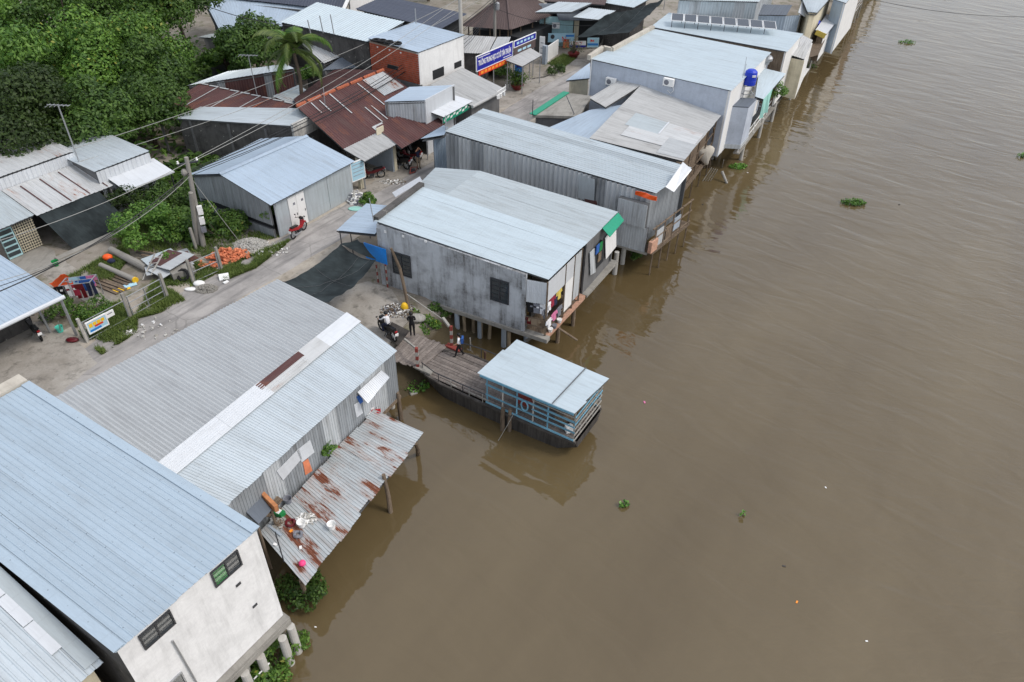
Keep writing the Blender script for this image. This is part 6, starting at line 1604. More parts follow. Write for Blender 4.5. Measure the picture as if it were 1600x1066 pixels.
hyacinth(P(1267, 105, -2), .5, 90, 'plants at the waterline of the far canopy house')
hyacinth(P(1160, 806, -2), .09, 10, 'wisp of weed far out below the ferry')
# ------------------------------------------------------------------ the ferry, its ramp, gate posts
FE_, FF_ = V((.857, -.515, 0)), V((.515, .857, 0)); FO = V((-4.93, 28.8, 0))
def B_(s, t, z): q = FO + FE_ * s + FF_ * t; return V((q.x, q.y, z))
fy = thing('ferry', 'flat wooden ferry with plank deck and blue slatted cabin under a pale roof', 'ferry', B_(4.5, 1.4, WATER_Z))
# hull: raised bow, straight sides
secs = [(-.15, .55, 2.0, -1.05, -.9), (.5, .15, 2.45, -1.6, -.92), (1.6, .0, 2.75, -2.15, -.96), (4, -.02, 2.8, -2.5, -.98), (6.6, 0, 2.8, -2.4, -.98), (8.2, .02, 2.78, -2.05, -.97), (9.3, .06, 2.72, -1.42, -.95)]
m = MB()
for i in range(len(secs) - 1):
    a, b = secs[i], secs[i + 1]
    for t0, t1, o0, o1 in ((a[1], b[1], .24, .24), (a[2], b[2], -.24, -.24)):
        for k in range(4):
            f0, f1 = k / 4, (k + 1) / 4
            def hp(s, f): return B_(s[0], (s[1] if o0 > 0 else s[2]) + o0 * (1 - f), s[3] + (s[4] - s[3]) * f + .0)
            m.poly([hp(a, f0), hp(b, f0), hp(b, f1), hp(a, f1)])
    m.poly([B_(a[0], a[1] + .24, a[3]), B_(a[0], a[2] - .24, a[3]), B_(b[0], b[2] - .24, b[3]), B_(b[0], b[1] + .24, b[3])])
for s_ in (secs[0], secs[-1]): m.poly([B_(s_[0], s_[1] + .24, s_[3]), B_(s_[0], s_[2] - .24, s_[3]), B_(s_[0], s_[2], s_[4]), B_(s_[0], s_[1], s_[4])])
m.build('hull', M['hull'], fy)
m = MB()
for sd in (1, 2):
    for i in range(len(secs) - 1):
        a, b = secs[i], secs[i + 1]; m.bar(B_(a[0], a[sd], a[4] + .03), B_(b[0], b[sd], b[4] + .03), .14, .12)
m.build('gunwale', M['hull'], fy)
for k in range(13):   # deck planks run the length of the boat
    t0 = .16 + k * .192; s0 = -.05 + .5 * max(0, (.5 - t0)) + .6 * max(0, t0 - 2.1); cuts = [s0, 3.1 + (k % 3) * .5, 9.1]
    for a, b in zip(cuts, cuts[1:]):
        m = MB(); z = -.88 + random.uniform(-.012, .012); m.box(B_((a + b) / 2, t0 + .095, z), (b - a - .02, .172, .05), math.atan2(FE_.y, FE_.x)); m.build('deck_plank', M['deck'], fy)
m = MB(); m.box(B_(4.5, 1.4, -.95), (8.6, 2.3, .06), math.atan2(FE_.y, FE_.x)); m.build('deck_frame', M['hull'], fy)
# cabin
cs0, cs1, ct0, ct1, czr = 4.35, 9.15, .08, 2.72, 1.06
hot = []
def post(s, t, z0, z1, mat='bluepaint', w=.07): m = MB(); m.bar(B_(s, t, z0), B_(s, t, z1), w); return m.build('post', M[mat], fy)
for i, s in enumerate((4.35, 5.25, 6.05, 6.95, 7.75, 9.15)):
    for t in (ct0, ct1): post(s, t, -.86, czr - .05, 'bluepaint' if i % 2 == 0 else 'palewood')
for t in (.75, 1.4, 2.05): post(9.15, t, -.86, czr - .05, 'palewood', .06)
def slat(a, b, mat, w=.03, hh=.13): m = MB(); m.bar(a, b, w, hh); return m.build('slat', M[mat], fy)
for t in (ct0 - .05, ct1 + .05):
    for z, s0, mt, hh in ((-.78, 4.3, 'bluepaint', .11), (-.28, 4.3, 'bluepaint', .10), (.38, 4.3, 'bluepaint', .12), (.05, 6.9, 'bluepaint', .08), (.66, 6.9, 'palewood', .06)): slat(B_(s0, t, z), B_(9.2, t, z - .02), mt, .03, hh)
for z, mt in ((-.78, 'palewood'), (-.42, 'palewood'), (-.05, 'palewood'), (.25, 'bluepaint'), (.48, 'palewood'), (.72, 'bluepaint')): slat(B_(9.22, -.02, z), B_(9.22, 2.82, z), mt, .03, .08)
rq = [B_(4.15, -.22, 1.12), B_(9.15, -.12, 1.06), B_(9.5, 2.86, 1.10), B_(4.28, 2.98, 1.16)]
ro = roof(fy, rq[0], rq[3], rq[2], rq[1], 'ice_roof', pitch=.5, h=.008, w=1.02, jit=.06, thick=.05)
m = MB(); m.bar(rq[0] + V((0, 0, -.08)), rq[1] + V((0, 0, -.08)), .05, .12); m.bar(rq[0] + V((0, 0, -.08)), rq[3] + V((0, 0, -.08)), .05, .1); m.build('fascia', M['bluepaint'], fy)
m = MB(); m.bar(B_(8.05, -.15, 1.14), B_(8.2, 2.9, 1.17), .05, .02); m.build('roof_seam', M['frame'], ro)
# things in the cabin
m = MB(); m.box(B_(5.9, 1.1, -.35), (.7, .5, 1.0), -.54); m.build('engine_box', M['rwred'], fy)
m = MB(); m.box(B_(8.3, 1.5, -.55), (1.0, 1.6, .5), -.54); m.build('bench', M['timber'], fy)
m = MB(); m.tube([B_(6.55 + .18 * math.cos(a), -.05, .15 + .3 * math.sin(a)) for a in [i * math.pi / 8 for i in range(17)]], .04, 6, cap=False); o = m.build('rope_coil', M['bluepaint']); tag(o, 'pale blue rope coil hung on the ferry cabin side', 'rope')
for s, t, mt, lb in ((8.7, .5, 'white', 'white box on the ferry floor at the stern corner'), (8.55, .9, 'black', 'black box on the ferry floor at the stern')):
    m = MB(); m.box(B_(s, t, -.66), (.35, .3, .34), .3); o = m.build('crate', M[mt]); tag(o, lb, 'box')
# near rail: thin dark bar on stanchions, with white ties
m = MB(); rp = [B_(-.0, .5, -.55), B_(1.2, .05, -.35), B_(2.6, .0, -.3), B_(4.3, .02, -.3)]; m.tube(rp, .025, 6)
for s in (.15, 1.4, 2.9, 4.1): m.tube([B_(s, .06 + .3 * (s < .3), -.86), B_(s, .06 + .3 * (s < .3), -.33)], .022, 6)
m.build('rail', M['darksteel'], fy)
m = MB()
for s in (2.25, 3.35, 4.15): m.bar(B_(s - .3, -.02, -.55), B_(s + .35, -.02, -.6), .035); m.bar(B_(s, -.03, -.85), B_(s, -.03, -.3), .035)
m.build('rail_lath', M['palewood'], fy)
m = MB(); rp = [B_(1.0, 2.75, -.3), B_(2.4, 2.85, -.25), B_(4.2, 2.85, -.25)]; m.tube(rp, .025, 6)
for s in (1.0, 2.2, 3.4): m.tube([B_(s, 2.8, -.9), B_(s, 2.8, -.28)], .022, 6)
m.build('far_rail', M['darksteel'], fy)
m = MB(); m.box(B_(4.2, 2.95, .0), (.05, .5, .7), -.54); sg = m.build('notice_board', M['white'], fy)
m = MB()
for k in range(3): m.box(B_(4.17, 2.95, .2 - .2 * k), (.012, .36, .05), -.54)
m.build('print_line', M['cloth_grey'], sg)
m = MB(); m.tube([B_(6.0, -.1, -.6), B_(5.9, -.5, -1.1), B_(5.6, -.9, -2.05)], .012, 5); o = m.build('mooring_rope', M['palewood']); tag(o, 'thin pale mooring rope slanting from cabin side into the river', 'rope')
for x, y, X, Y, r in ((785, 672, 783, 632, .12), (796, 673, 794, 632, .11)):
    b = P(x, y, -2); m = MB(); m.tube([b + V((0, 0, -.6)), b + V((0, 0, .7)), b + V((.02, .02, 1.45))], [r, r * .95, r * .85], 9)
    o = m.build('mooring_post', M['timber']); tag(o, 'thick wooden mooring post at the ferry side, ' + ('left one of the pair' if x == 785 else 'right one of the pair'), 'mooring post', 'mooring posts at the ferry side')
# ramp planks between landing and boat
rampt = thing('boat_ramp', 'sloping plank ramp that joins the landing to the ferry bow', 'ramp', P(650, 550, -.6))
ra, rb, rc_, rd_ = P(604, 560, -.18), P(640, 517, -.12), P(700, 541, -.80), P(656, 576, -.82)
for k in range(15):
    t0, t1 = k / 15, (k + .9) / 15; q = [ra.lerp(rd_, t0), rb.lerp(rc_, t0), rb.lerp(rc_, t1), ra.lerp(rd_, t1)]; j = random.uniform(-.015, .015); e = (q[1] - q[0]).normalized() * random.uniform(-.06, .06)
    m = MB(); m.hexa([p + e + V((0, 0, j - .05)) for p in q], [p + e + V((0, 0, j)) for p in q]); m.build('ramp_plank', M['deck'], rampt)
m = MB()
for f in (.08, .5, .92): m.bar(ra.lerp(rb, f) + V((0, 0, -.11)), rd_.lerp(rc_, f) + V((0, 0, -.11)), .1, .1)
m.build('ramp_beam', M['hull'], rampt)
# dark matting at the head of the ramp
m = MB(); q = [P(612, 503, .03), P(640, 517, .03), P(622, 540, .03), P(600, 525, .03)]; m.hexa([p - V((0, 0, .03)) for p in q], q); o = m.build('ramp_mat', M['hull']); tag(o, 'dark rubber mat at the head of the boat ramp', 'mat')
def banded(root, a, b, w, n=5, names='band'):
    a, b = V(a), V(b)
    for k in range(n):
        m = MB(); m.bar(a.lerp(b, k / n), a.lerp(b, (k + 1) / n), w); m.build(names, M['rwred'] if k % 2 == 0 else M['palewood'], root)
g1 = thing('barrier_post', 'red and white banded gate post on the near side of the ramp', 'barrier post', P(652, 573, -.8), group='banded posts at the ferry ramp')
b = P(653, 574, -.8); banded(g1, b, b + V((0, 0, 1.3)), .15, 5); m = MB(); m.box(b + V((.35, -.2, .03)), (1.0, .35, .1), -.54); m.build('base_block', M['concrete'], g1)
m = MB(); m.bar(b + V((0, 0, 1.25)), P(632, 530, .5), .09); m.build('cross_bar', M['palewood'], g1)
g2 = thing('barrier_post', 'red and white banded gate post with an arm, on the far side of the ramp', 'barrier post', P(706, 541, -.8), group='banded posts at the ferry ramp')
b = P(706, 541, -.8); banded(g2, b, b + V((0, 0, 1.35)), .15, 5); m = MB(); m.bar(b + V((-.1, -.05, 1.38)), P(692, 497, .75), .13); m.build('arm', M['palewood'], g2); m = MB(); m.box(b + V((0.1, -.15, .03)), (.9, .3, .1), -.54); m.build('base_block', M['rwred'], g2)
m = MB(); m.tube([P(636, 460, .9), P(700, 505, .55)], .025, 5); o = m.build('guy_rope', M['palewood']); tag(o, 'pale rope stretched from the leaning pole to the banded post', 'rope')
for k, (x, y) in enumerate(((735, 548), (758, 570))):
    b = P(x, y, -2); m = MB(); m.tube([b + V((0, 0, -.4)), b + V((0, 0, .9))], .045, 6); o = m.build('stake', M['palewood'] if k == 0 else M['rust']); tag(o, ('pale stake standing in the water behind the ferry deck', 'rusty stake standing in the water near the notice board')[k], 'stake')
m = MB(); m.tube([P(620, 585, -1.7), P(604, 590, -1.8)], .08, 7); o = m.build('log', M['timber']); tag(o, 'log lying under the ramp edge beside the zinc house', 'log')
m = MB(); m.box(P(646, 614, -1.96), (.38, .22, .08), .5); o = m.build('floating_board', M['palewood']); tag(o, 'pale piece of foam board floating below the ramp', 'debris')
# ------------------------------------------------------------------ people
def person(label, loc, face, pose, cols, h=1.6, hair='hair', hairlong=0.0, name='person', cap=None):
    """one continuous skinned body; pose gives joints in metres for a 1.6 m figure, x forward, y left, z up"""
    k = h / 1.6
    J = dict(pelvis=(0, 0, .86), belly=(0, 0, 1.0), chest=(0, 0, 1.2), neck=(0, 0, 1.36), nape=(.005, 0, 1.41), head=(.02, 0, 1.48), crown=(.02, 0, 1.55),
             hipl=(0, .085, .83), hipr=(0, -.085, .83), kneel=(.03, .09, .45), kneer=(.03, -.09, .45), ankl=(0, .09, .07), ankr=(0, -.09, .07), toel=(.15, .1, .035), toer=(.15, -.1, .035),
             shl=(0, .155, 1.31), shr=(0, -.155, 1.31), ell=(-.02, .21, 1.06), elr=(-.02, -.21, 1.06), wrl=(.06, .22, .84), wrr=(.06, -.22, .84))
    J.update(pose)
    Rd = dict(pelvis=.125, belly=.115, chest=.13, neck=.055, nape=.05, head=.095, crown=.075, hipl=.09, hipr=.09, kneel=.062, kneer=.062, ankl=.042, ankr=.042, toel=.034, toer=.034,
              shl=.06, shr=.06, ell=.043, elr=.043, wrl=.03, wrr=.03)
    E_ = [('pelvis', 'belly', 'top'), ('belly', 'chest', 'top'), ('chest', 'neck', 'top'), ('neck', 'nape', 'skin'), ('nape', 'head', 'skin'), ('head', 'crown', 'skin')]
    for s in 'lr':
        E_ += [('pelvis', 'hip' + s, 'leg'), ('hip' + s, 'knee' + s, 'leg'), ('knee' + s, 'ank' + s, 'leg'), ('ank' + s, 'toe' + s, 'shoe'), ('chest', 'sh' + s, 'top'), ('sh' + s, 'el' + s, 'top'), ('el' + s, 'wr' + s, 'arm')]
        w, e = V(J['wr' + s]), V(J['el' + s]); d = (w - e).normalized(); sd_ = d.orthogonal().normalized()
        J['palm' + s] = tuple(w + d * .07); Rd['palm' + s] = .026; E_.append(('wr' + s, 'palm' + s, 'skin'))
        q = V((0, 1 if s == 'l' else -1, 0)); ax = (V((1, 0, 0)) - d * d.x).normalized() if abs(d.x) < .95 else sd_
        for i, (off, ln) in enumerate(((-.03, .06), (-.01, .075), (.01, .07), (.03, .055))):
            b = V(J['palm' + s]) + ax * off; t = b + d * ln * .6; t2 = t + d * ln * .35 - q * .015
            for nm, p, r in ((f'f{i}a{s}', t, .009), (f'f{i}b{s}', t2, .008)): J[nm] = tuple(p); Rd[nm] = r
            E_ += [('palm' + s, f'f{i}a{s}', 'skin'), (f'f{i}a{s}', f'f{i}b{s}', 'skin')]
        th = V(J['palm' + s]) - d * .03 + ax * .045; J['thumb' + s] = tuple(th + d * .03); Rd['thumb' + s] = .01; E_.append(('palm' + s, 'thumb' + s, 'skin'))
    J['nose'] = tuple(V(J['head']) + V((.1, 0, -.005))); Rd['nose'] = .014; E_.append(('head', 'nose', 'skin'))
    ns = list(J); me = bpy.data.meshes.new('body'); me.from_pydata([V(J[n]) * k for n in ns], [(ns.index(a), ns.index(b)) for a, b, _ in E_], [])
    o = bpy.data.objects.new('body', me); COL.objects.link(o)
    sk = o.modifiers.new('s', 'SKIN'); sk.use_smooth_shade = True
    for i, n in enumerate(ns): me.skin_vertices[0].data[i].radius = (Rd[n] * k, Rd[n] * k * (0.8 if n in ('chest', 'belly', 'pelvis') else 1)); me.skin_vertices[0].data[i].use_root = n == 'pelvis'
    ss_ = o.modifiers.new('u', 'SUBSURF'); ss_.levels = 1; ss_.render_levels = 1
    dg = bpy.context.evaluated_depsgraph_get(); nm_ = bpy.data.meshes.new_from_object(o.evaluated_get(dg)); bpy.data.objects.remove(o); bpy.data.meshes.remove(me)
    keys = ['top', 'leg', 'skin', 'shoe', 'arm']; nm_.materials.clear()
    for q in keys: nm_.materials.append(M[cols[q]])
    seg = [(V(J[a]) * k, V(J[b]) * k, c) for a, b, c in E_]
    for f in nm_.polygons:
        c = f.center; best = 9; lab = 'top'
        for a, b, l in seg:
            ab = b - a; t = max(0, min(1, (c - a).dot(ab) / ab.length_squared)); dd = (c - a - ab * t).length
            if dd < best: best, lab = dd, l
        f.material_index = keys.index(lab); f.use_smooth = True
    t_ = thing(name, label, 'person', loc, face); nm_.name = 'body'; b = bpy.data.objects.new('body', nm_); COL.objects.link(b); b.parent = t_
    hd = V(J['head']) * k; m = MB(); m.sphere(hd + V((-.018, 0, .035)) * k, (.112 * k, .108 * k, .105 * k), 12, 8)
    if hairlong: m.tube([hd + V((-.07, 0, .0)) * k, hd + V((-.12, 0, -.15)) * k, hd + V((-.13, .02, -.15 - hairlong)) * k], [.085 * k, .075 * k, .03 * k], 8)
    m.build('helmet' if cap else 'hair', M[cap or hair], t_, loc=True, smooth=True)
    m = MB()
    for y in (-.035, .035): m.sphere(hd + V((.088, y, .012)) * k, .011 * k, 6, 4)
    m.build('eyes', M['black'], t_, loc=True)
    m = MB(); m.box(hd + V((.087, 0, -.045)) * k, (.012 * k, .04 * k, .01 * k)); m.build('mouth', M['cloth_red'], t_, loc=True)
    return t_
az = lambda a, b: math.atan2((V(b) - V(a)).y, (V(b) - V(a)).x)
wp = P(718, 557, -.86)
w = person('person walking on the deck, white shirt, black trousers, long dark hair', wp, math.atan2(-FE_.y, -FE_.x) + .5,
           dict(kneel=(.14, .09, .47), ankl=(.2, .09, .08), toel=(.34, .1, .05), kneer=(-.02, -.09, .46), ankr=(-.22, -.09, .13), toer=(-.12, -.1, .05), elr=(-.1, -.27, 1.1), wrr=(-.08, -.4, .93), ell=(.05, .2, 1.06), wrl=(.2, .18, .95)),
           dict(top='cloth_white', leg='cloth_black', skin='skin', shoe='black', arm='skin'), 1.55, hairlong=.22)
bp = thing('backpack', 'small blue backpack worn by the walking person on the deck', 'backpack', wp, w.rotation_euler.z); m = MB(); m.box(V((-.17, 0, 1.14)), (.13, .26, .34)); m.build('bag', M['cloth_blue'], bp, loc=True); m = MB(); m.box(V((-.245, 0, 1.06)), (.04, .2, .16)); m.build('pocket', M['navy'], bp, loc=True)
person('person standing at the ramp head dressed all in black with white shoes', P(645, 526, 0.03), az(P(645, 526), P(625, 500)) - .4, dict(ell=(.02, .2, 1.08), elr=(.02, -.2, 1.08), wrl=(.14, .12, 1.0), wrr=(.14, -.12, 1.0)), dict(top='cloth_black', leg='cloth_black', skin='skin', shoe='white', arm='cloth_black'), 1.6, hairlong=.1)
person('person in dark blue shirt and khaki trousers standing in front of the motorbike workshop', S(9.6, -17.25, .02), SA - 1.9, dict(ell=(.1, .22, 1.4), wrl=(.12, .08, 1.56), elr=(.1, -.22, 1.38), wrr=(.12, -.08, 1.55)), dict(top='navy', leg='cloth_khaki', skin='skin', shoe='black', arm='skin'), 1.65)
# ------------------------------------------------------------------ motorbikes
def motorbike(label, loc, rz, paint, group=None, plate=True):
    t_ = thing('motorbike', label, 'motorbike', loc, rz, group)
    for nm, x in (('front_wheel', .62), ('rear_wheel', -.6)):
        w_ = MB(); ring = [V((x + .27 * math.cos(a), 0, .29 + .27 * math.sin(a))) for a in [i * math.pi / 8 for i in range(17)]]; w_.tube(ring, .045, 7, cap=False); wo = w_.build(nm, M['rubber'], t_, loc=True)
        r_ = MB()
        for i in range(6): a = i * math.pi / 3; r_.bar(V((x, 0, .29)), V((x + .25 * math.cos(a), 0, .29 + .25 * math.sin(a))), .025)
        r_.tube([V((x, -.06, .29)), V((x, .06, .29))], .06, 8); r_.build('rim', M['steel'], wo, loc=True)
    m = MB()      # leg shield and step-through body
    prof = [(.5, .78, .30, .13), (.42, .62, .22, .15), (.28, .42, .16, .10), (.05, .42, .14, .12), (-.2, .55, .16, .12), (-.5, .66, .15, .12), (-.85, .74, .10, .08)]
    for a, b in zip(prof, prof[1:]):
        m.hexa([V((a[0], -a[2] / 2, a[1] - a[3])), V((b[0], -b[2] / 2, b[1] - b[3])), V((b[0], b[2] / 2, b[1] - b[3])), V((a[0], a[2] / 2, a[1] - a[3]))], [V((a[0], -a[2] / 2, a[1] + a[3])), V((b[0], -b[2] / 2, b[1] + b[3] * .8)), V((b[0], b[2] / 2, b[1] + b[3] * .8)), V((a[0], a[2] / 2, a[1] + a[3]))])
    m.hexa([V((.42, -.05, .56)), V((.85, -.05, .5)), V((.85, .05, .5)), V((.42, .05, .56))], [V((.45, -.05, .64)), V((.82, -.05, .58)), V((.82, .05, .58)), V((.45, .05, .64))]); m.build('body', M[paint], t_, loc=True)
    m = MB(); m.hexa([V((-.08, -.1, .66)), V((-.78, -.1, .78)), V((-.78, .1, .78)), V((-.08, .1, .66))], [V((-.1, -.09, .74)), V((-.76, -.09, .87)), V((-.76, .09, .87)), V((-.1, .09, .74))]); m.build('seat', M['black'], t_, loc=True)
    m = MB(); m.tube([V((.62, -.06, .3)), V((.5, -.06, .72)), V((.42, 0, .95))], .022, 6); m.tube([V((.62, .06, .3)), V((.5, .06, .72)), V((.42, 0, .95))], .022, 6); m.build('fork', M['steel'], t_, loc=True)
    m = MB(); m.tube([V((.26, -.33, 1.0)), V((.4, -.15, 1.0)), V((.42, 0, .97)), V((.4, .15, 1.0)), V((.26, .33, 1.0))], .018, 6); m.box(V((.45, 0, .97)), (.16, .24, .12)); m.build('handlebar', M['black'], t_, loc=True)
    m = MB(); m.sphere(V((.55, 0, .93)), (.05, .09, .06), 8, 6); m.build('headlight', M['white'], t_, loc=True)
    for y in (-.3, .3): m = MB(); m.tube([V((.34, y, 1.0)), V((.34, y * 1.1, 1.14))], .01, 4); m.box(V((.34, y * 1.15, 1.18)), (.02, .11, .07)); m.build('mirror', M['black'], t_, loc=True)
    m = MB(); m.box(V((.05, 0, .3)), (.34, .2, .2)); m.build('engine', M['darksteel'], t_, loc=True)
    m = MB(); m.tube([V((.1, -.13, .22)), V((-.3, -.15, .22)), V((-.75, -.16, .34))], [.025, .045, .05], 7); m.build('exhaust', M['steel'], t_, loc=True)
    m = MB(); m.box(V((-.9, 0, .74)), (.05, .14, .08)); m.build('tail_light', M['red'], t_, loc=True)
    if plate: m = MB(); m.box(V((-.95, 0, .6)), (.015, .2, .15)); m.build('number_plate', M['white'], t_, loc=True)
    m = MB(); m.tube([V((-.1, .08, .28)), V((-.12, .3, .01))], .014, 5); m.build('side_stand', M['steel'], t_, loc=True)
    return t_
motorbike('red and white motorbike parked at the white doors of the metal shed', P(468, 366, .011), az(P(460, 370), P(481, 352)), 'red')
motorbike('black motorbike with white number plate parked under the canopy at the left edge', P(58, 524, .02), az(P(66, 530), P(46, 508)), 'black')
rl, rz = P(606, 524, .024), az(P(617, 530), P(594, 510))
motorbike('dark motorbike ridden up from the ramp onto the landing', rl, rz, 'black')
person('person in white shirt and black helmet riding the dark motorbike at the landing', rl + V((-.1 * math.cos(rz), -.1 * math.sin(rz), -.03)), rz, dict(kneel=(.32, .16, .68), kneer=(.32, -.16, .68), ankl=(.2, .16, .32), ankr=(.2, -.16, .32), toel=(.34, .17, .3), toer=(.34, -.17, .3), pelvis=(-.05, 0, .88), hipl=(-.02, .1, .88), hipr=(-.02, -.1, .88), belly=(-.04, 0, 1.02), chest=(.03, 0, 1.2), neck=(.07, 0, 1.36), nape=(.08, 0, 1.41), head=(.1, 0, 1.48), crown=(.1, 0, 1.55), shl=(.05, .155, 1.31), shr=(.05, -.155, 1.31), ell=(.2, .24, 1.12), elr=(.2, -.24, 1.12), wrl=(.36, .27, 1.07), wrr=(.36, -.27, 1.07)), dict(top='cloth_white', leg='navy', skin='skin', shoe='black', arm='cloth_white'), 1.6, cap='black')
GM = 'motorbikes waiting in the workshop'
motorbike('dark red motorbike parked inside the shop with the fibre awning', S(6.4, -18.9, .02), SA + 2.4, 'dkred', None)
motorbike('black motorbike nearest the workshop wall', S(8.9, -18.5, .02), SA + 1.7, 'black', GM)
motorbike('second black motorbike in the workshop, behind the standing person', S(9.5, -18.7, .02), SA + 1.5, 'black', GM)
motorbike('dark red motorbike in the middle of the workshop', S(10.2, -18.6, .02), SA + 1.8, 'dkred', GM)
motorbike('black motorbike by the steel post of the workshop', S(10.9, -18.8, .02), SA + 1.4, 'black', GM)
fr = thing('stripped_motorbike', 'stripped rusty motorbike lying on the kerb at the workshop', 'motorbike', S(8.8, -17.2)); m = MB(); m.tube([S(8.4, -17.1, .12), S(8.8, -17.3, .4), S(9.3, -17.1, .3), S(8.9, -17.0, .1), S(8.4, -17.1, .12)], .04, 6); m.build('tubes', M['rwred'], fr); m = MB(); m.box(S(8.8, -17.2, .15), (.4, .3, .25), .4); m.build('engine', M['darksteel'], fr)
# ------------------------------------------------------------------ power poles, masts and cables
def pole(label, base, top, r0, r1, mat='concrete', name='power_pole', group=None):
    t_ = thing(name, label, 'pole', base, group=group); m = MB(); m.tube([V(base) - V((0, 0, .2)), V(top)], [r0, r1], 10); m.build('shaft', M[mat], t_); return t_
pA = P(318, 386, 0); tA = CAMP + ray(291, 246) * ((pA.y + .1) / ray(291, 246).y)
p1 = pole('tall concrete power pole of the leaning double pole, with meter boxes', pA, tA, .17, .12)
for k, (z, mt) in enumerate(((2.6, 'white'), (1.9, 'white'), (1.3, 'cloth_grey'))):
    q = pA.lerp(tA, z / tA.z) + V((.26, -.1, 0)); m = MB(); m.box(q, (.28, .2, .55 - .1 * k), .3); m.build('meter_box', M[mt], p1)
m = MB(); m.bar(tA + V((-.5, -.3, -.35)), tA + V((.5, .3, -.35)), .09); m.build('cross_arm', M['darksteel'], p1)
for d in (-.45, 0, .45): m = MB(); m.lathe(tA + V((d, d * .6, -.3)), [(.05, 0), (.07, .05), (.04, .1), (.06, .15), (0, .2)], 8); m.build('insulator', M['white'], p1)
m = MB(); m.sphere(tA + V((-.3, -.1, -.9)), (.2, .2, .22), 8, 6); m.build('cable_drum', M['concrete'], p1)
p2 = pole('shorter concrete pole strapped beside the tall double pole', pA + V((-.42, .1, 0)), P(298, 301, 3.9), .15, .13)
pB = P(773, 98, 0); tB = pB + V((0, 0, 9.0)); p3 = pole('slim concrete power pole with insulators behind the blue school sign', pB, tB, .17, .11)
for z in (8.0, 6.4): m = MB(); m.bar(tB * 1 + V((-.9, -.3, z - 9)), tB + V((.9, .3, z - 9)), .1); m.build('cross_arm', M['steel'], p3)
for z in (8.0, 6.4):
    for d in (-.8, -.3, .3, .8): m = MB(); m.lathe(tB + V((d, d * .33, z - 8.95)), [(.06, 0), (.09, .06), (.05, .12), (.08, .2), (0, .28)], 8); m.build('insulator', M['white'], p3)
m = MB(); m.lathe(tB + V((.25, -.2, -3.9)), [(.2, 0), (.22, .1), (.22, .6), (.1, .7), (0, .72)], 10); m.build('junction_drum', M['steel'], p3)
pC = S(23.1, -23.3); tC = pC + V((-.1, 0, 9.6)); p4 = pole('pale round concrete pole rising behind the corner of the white street wall', pC, tC, .2, .15, 'pile'); m = MB(); m.bar(tC + V((-.9, 0, -.9)), tC + V((.9, .3, -.9)), .1); m.build('cross_arm', M['white'], p4)
def mast(label, b, t, r=.03, ant=True):
    t_ = thing('aerial_mast', label, 'mast', b); m = MB(); m.tube([V(b), V(t)], r, 6); m.build('shaft', M['steel'], t_)
    if ant:
        m = MB(); m.bar(V(t) + V((-.75, .1, 0)), V(t) + V((.75, -.1, .05)), .04)
        for k in range(6): c = V(t).lerp(V(t) + V((.75, -.1, .05)), (k - 2.5) / 2.6); m.bar(c + V((-.02, -.3 + .03 * k, 0)), c + V((.02, .3 - .03 * k, 0)), .022)
        m.build('aerial', M['steel'], t_)
def above(b, x, y):
    d = ray(x, y); return CAMP + d * (b.y / d.y)
b = P(124, 254, 3.2); mast('tall thin lattice aerial mast behind the two step white roof', b, above(b, 91, 165), .045); b = P(402, 150, 3.2); mast('television aerial on a bent mast over the brown roof', b, above(b, 388, 87), .035)
b = P(508, 165, 4.2); mast('bare steel mast beside the orange ridge tiles', b, above(b, 505, 136), .03, False); b = P(580, 330, 3.0); mast('thin steel pole at the street corner of the stained house', P(584, 346, 4.0), above(P(584, 346, 4.0), 577, 310), .03, False)
b = P(694, 198, 4.2); mast('thin pole at the corner of the long zinc house', flat(P(697, 205, 4.2)), P(697, 205, 4.2) + V((0, 0, 1.1)), .04, False)
b = P(1165, 100, 5.2); mast('whip aerial above the blue water tank', P(1160, 122, 5.1), P(1160, 122, 5.1) + V((0, 0, 1.6)), .015, False)
for x, y, h_, lb in ((486, 55, 1.2, 'short flue pipe on the edge of the white wing roof'), (505, 52, 1.4, 'flue pipe with dark cap on the white wing roof'), (522, 54, 1.6, 'thin vent pole on the white wing roof')):
    b = P(x, y, 5.7); mast(lb, b, b + V((-.1, 0, h_)), .05, False)
b = P(650, 37, 6.3); mast('small white roof lamp pole on the pale blue roof ridge', b, b + V((0, 0, 1.2)), .05, False)
GC = 'overhead cables along the street'
def cable(a, b, sag, r=.018, mat='cable', label=None, n=18):
    a, b = V(a), V(b); m = MB(); m.tube([a.lerp(b, i / n) - V((0, 0, sag * 4 * (i / n) * (1 - i / n))) for i in range(n + 1)], r, 5)
    o = m.build('cable', M[mat]); tag(o, label, 'cable', GC); return o
E1 = tB + V((0, 0, -1.0)); far = P(-120, 430, 5.6); far2 = P(-120, 500, 5.0)
cable(tA + V((0, 0, -.3)), tB + V((-.8, -.3, -.9)), .7, .016, 'cable_grey', 'pale top cable running from the double pole to the insulator pole')
cable(tA + V((.3, .2, -.3)), tB + V((.3, .1, -.9)), .9, .016, 'cable_grey', 'second pale cable from the double pole to the insulator pole')
for k, (dz, sg, r) in enumerate(((-.75, 1.2, .022), (-.85, 1.3, .03), (-.95, 1.5, .022), (-1.1, 1.35, .018))):
    cable(tA + V((.1, .05, dz)), tB + V((-.2 + .2 * k, 0, -2.9 - .1 * k)), sg, r, 'cable', ['uppermost black line of the bundle over the shed roof', 'thickest black line of the bundle over the shed roof', 'slack black line of the bundle over the shed roof', 'lowest thin black line of the bundle over the shed roof'][k])
cable(tA + V((0, 0, -.3)), far + V((0, 0, .6)), .5, .016, 'cable_grey', 'pale cable from the double pole out over the pale left roofs')
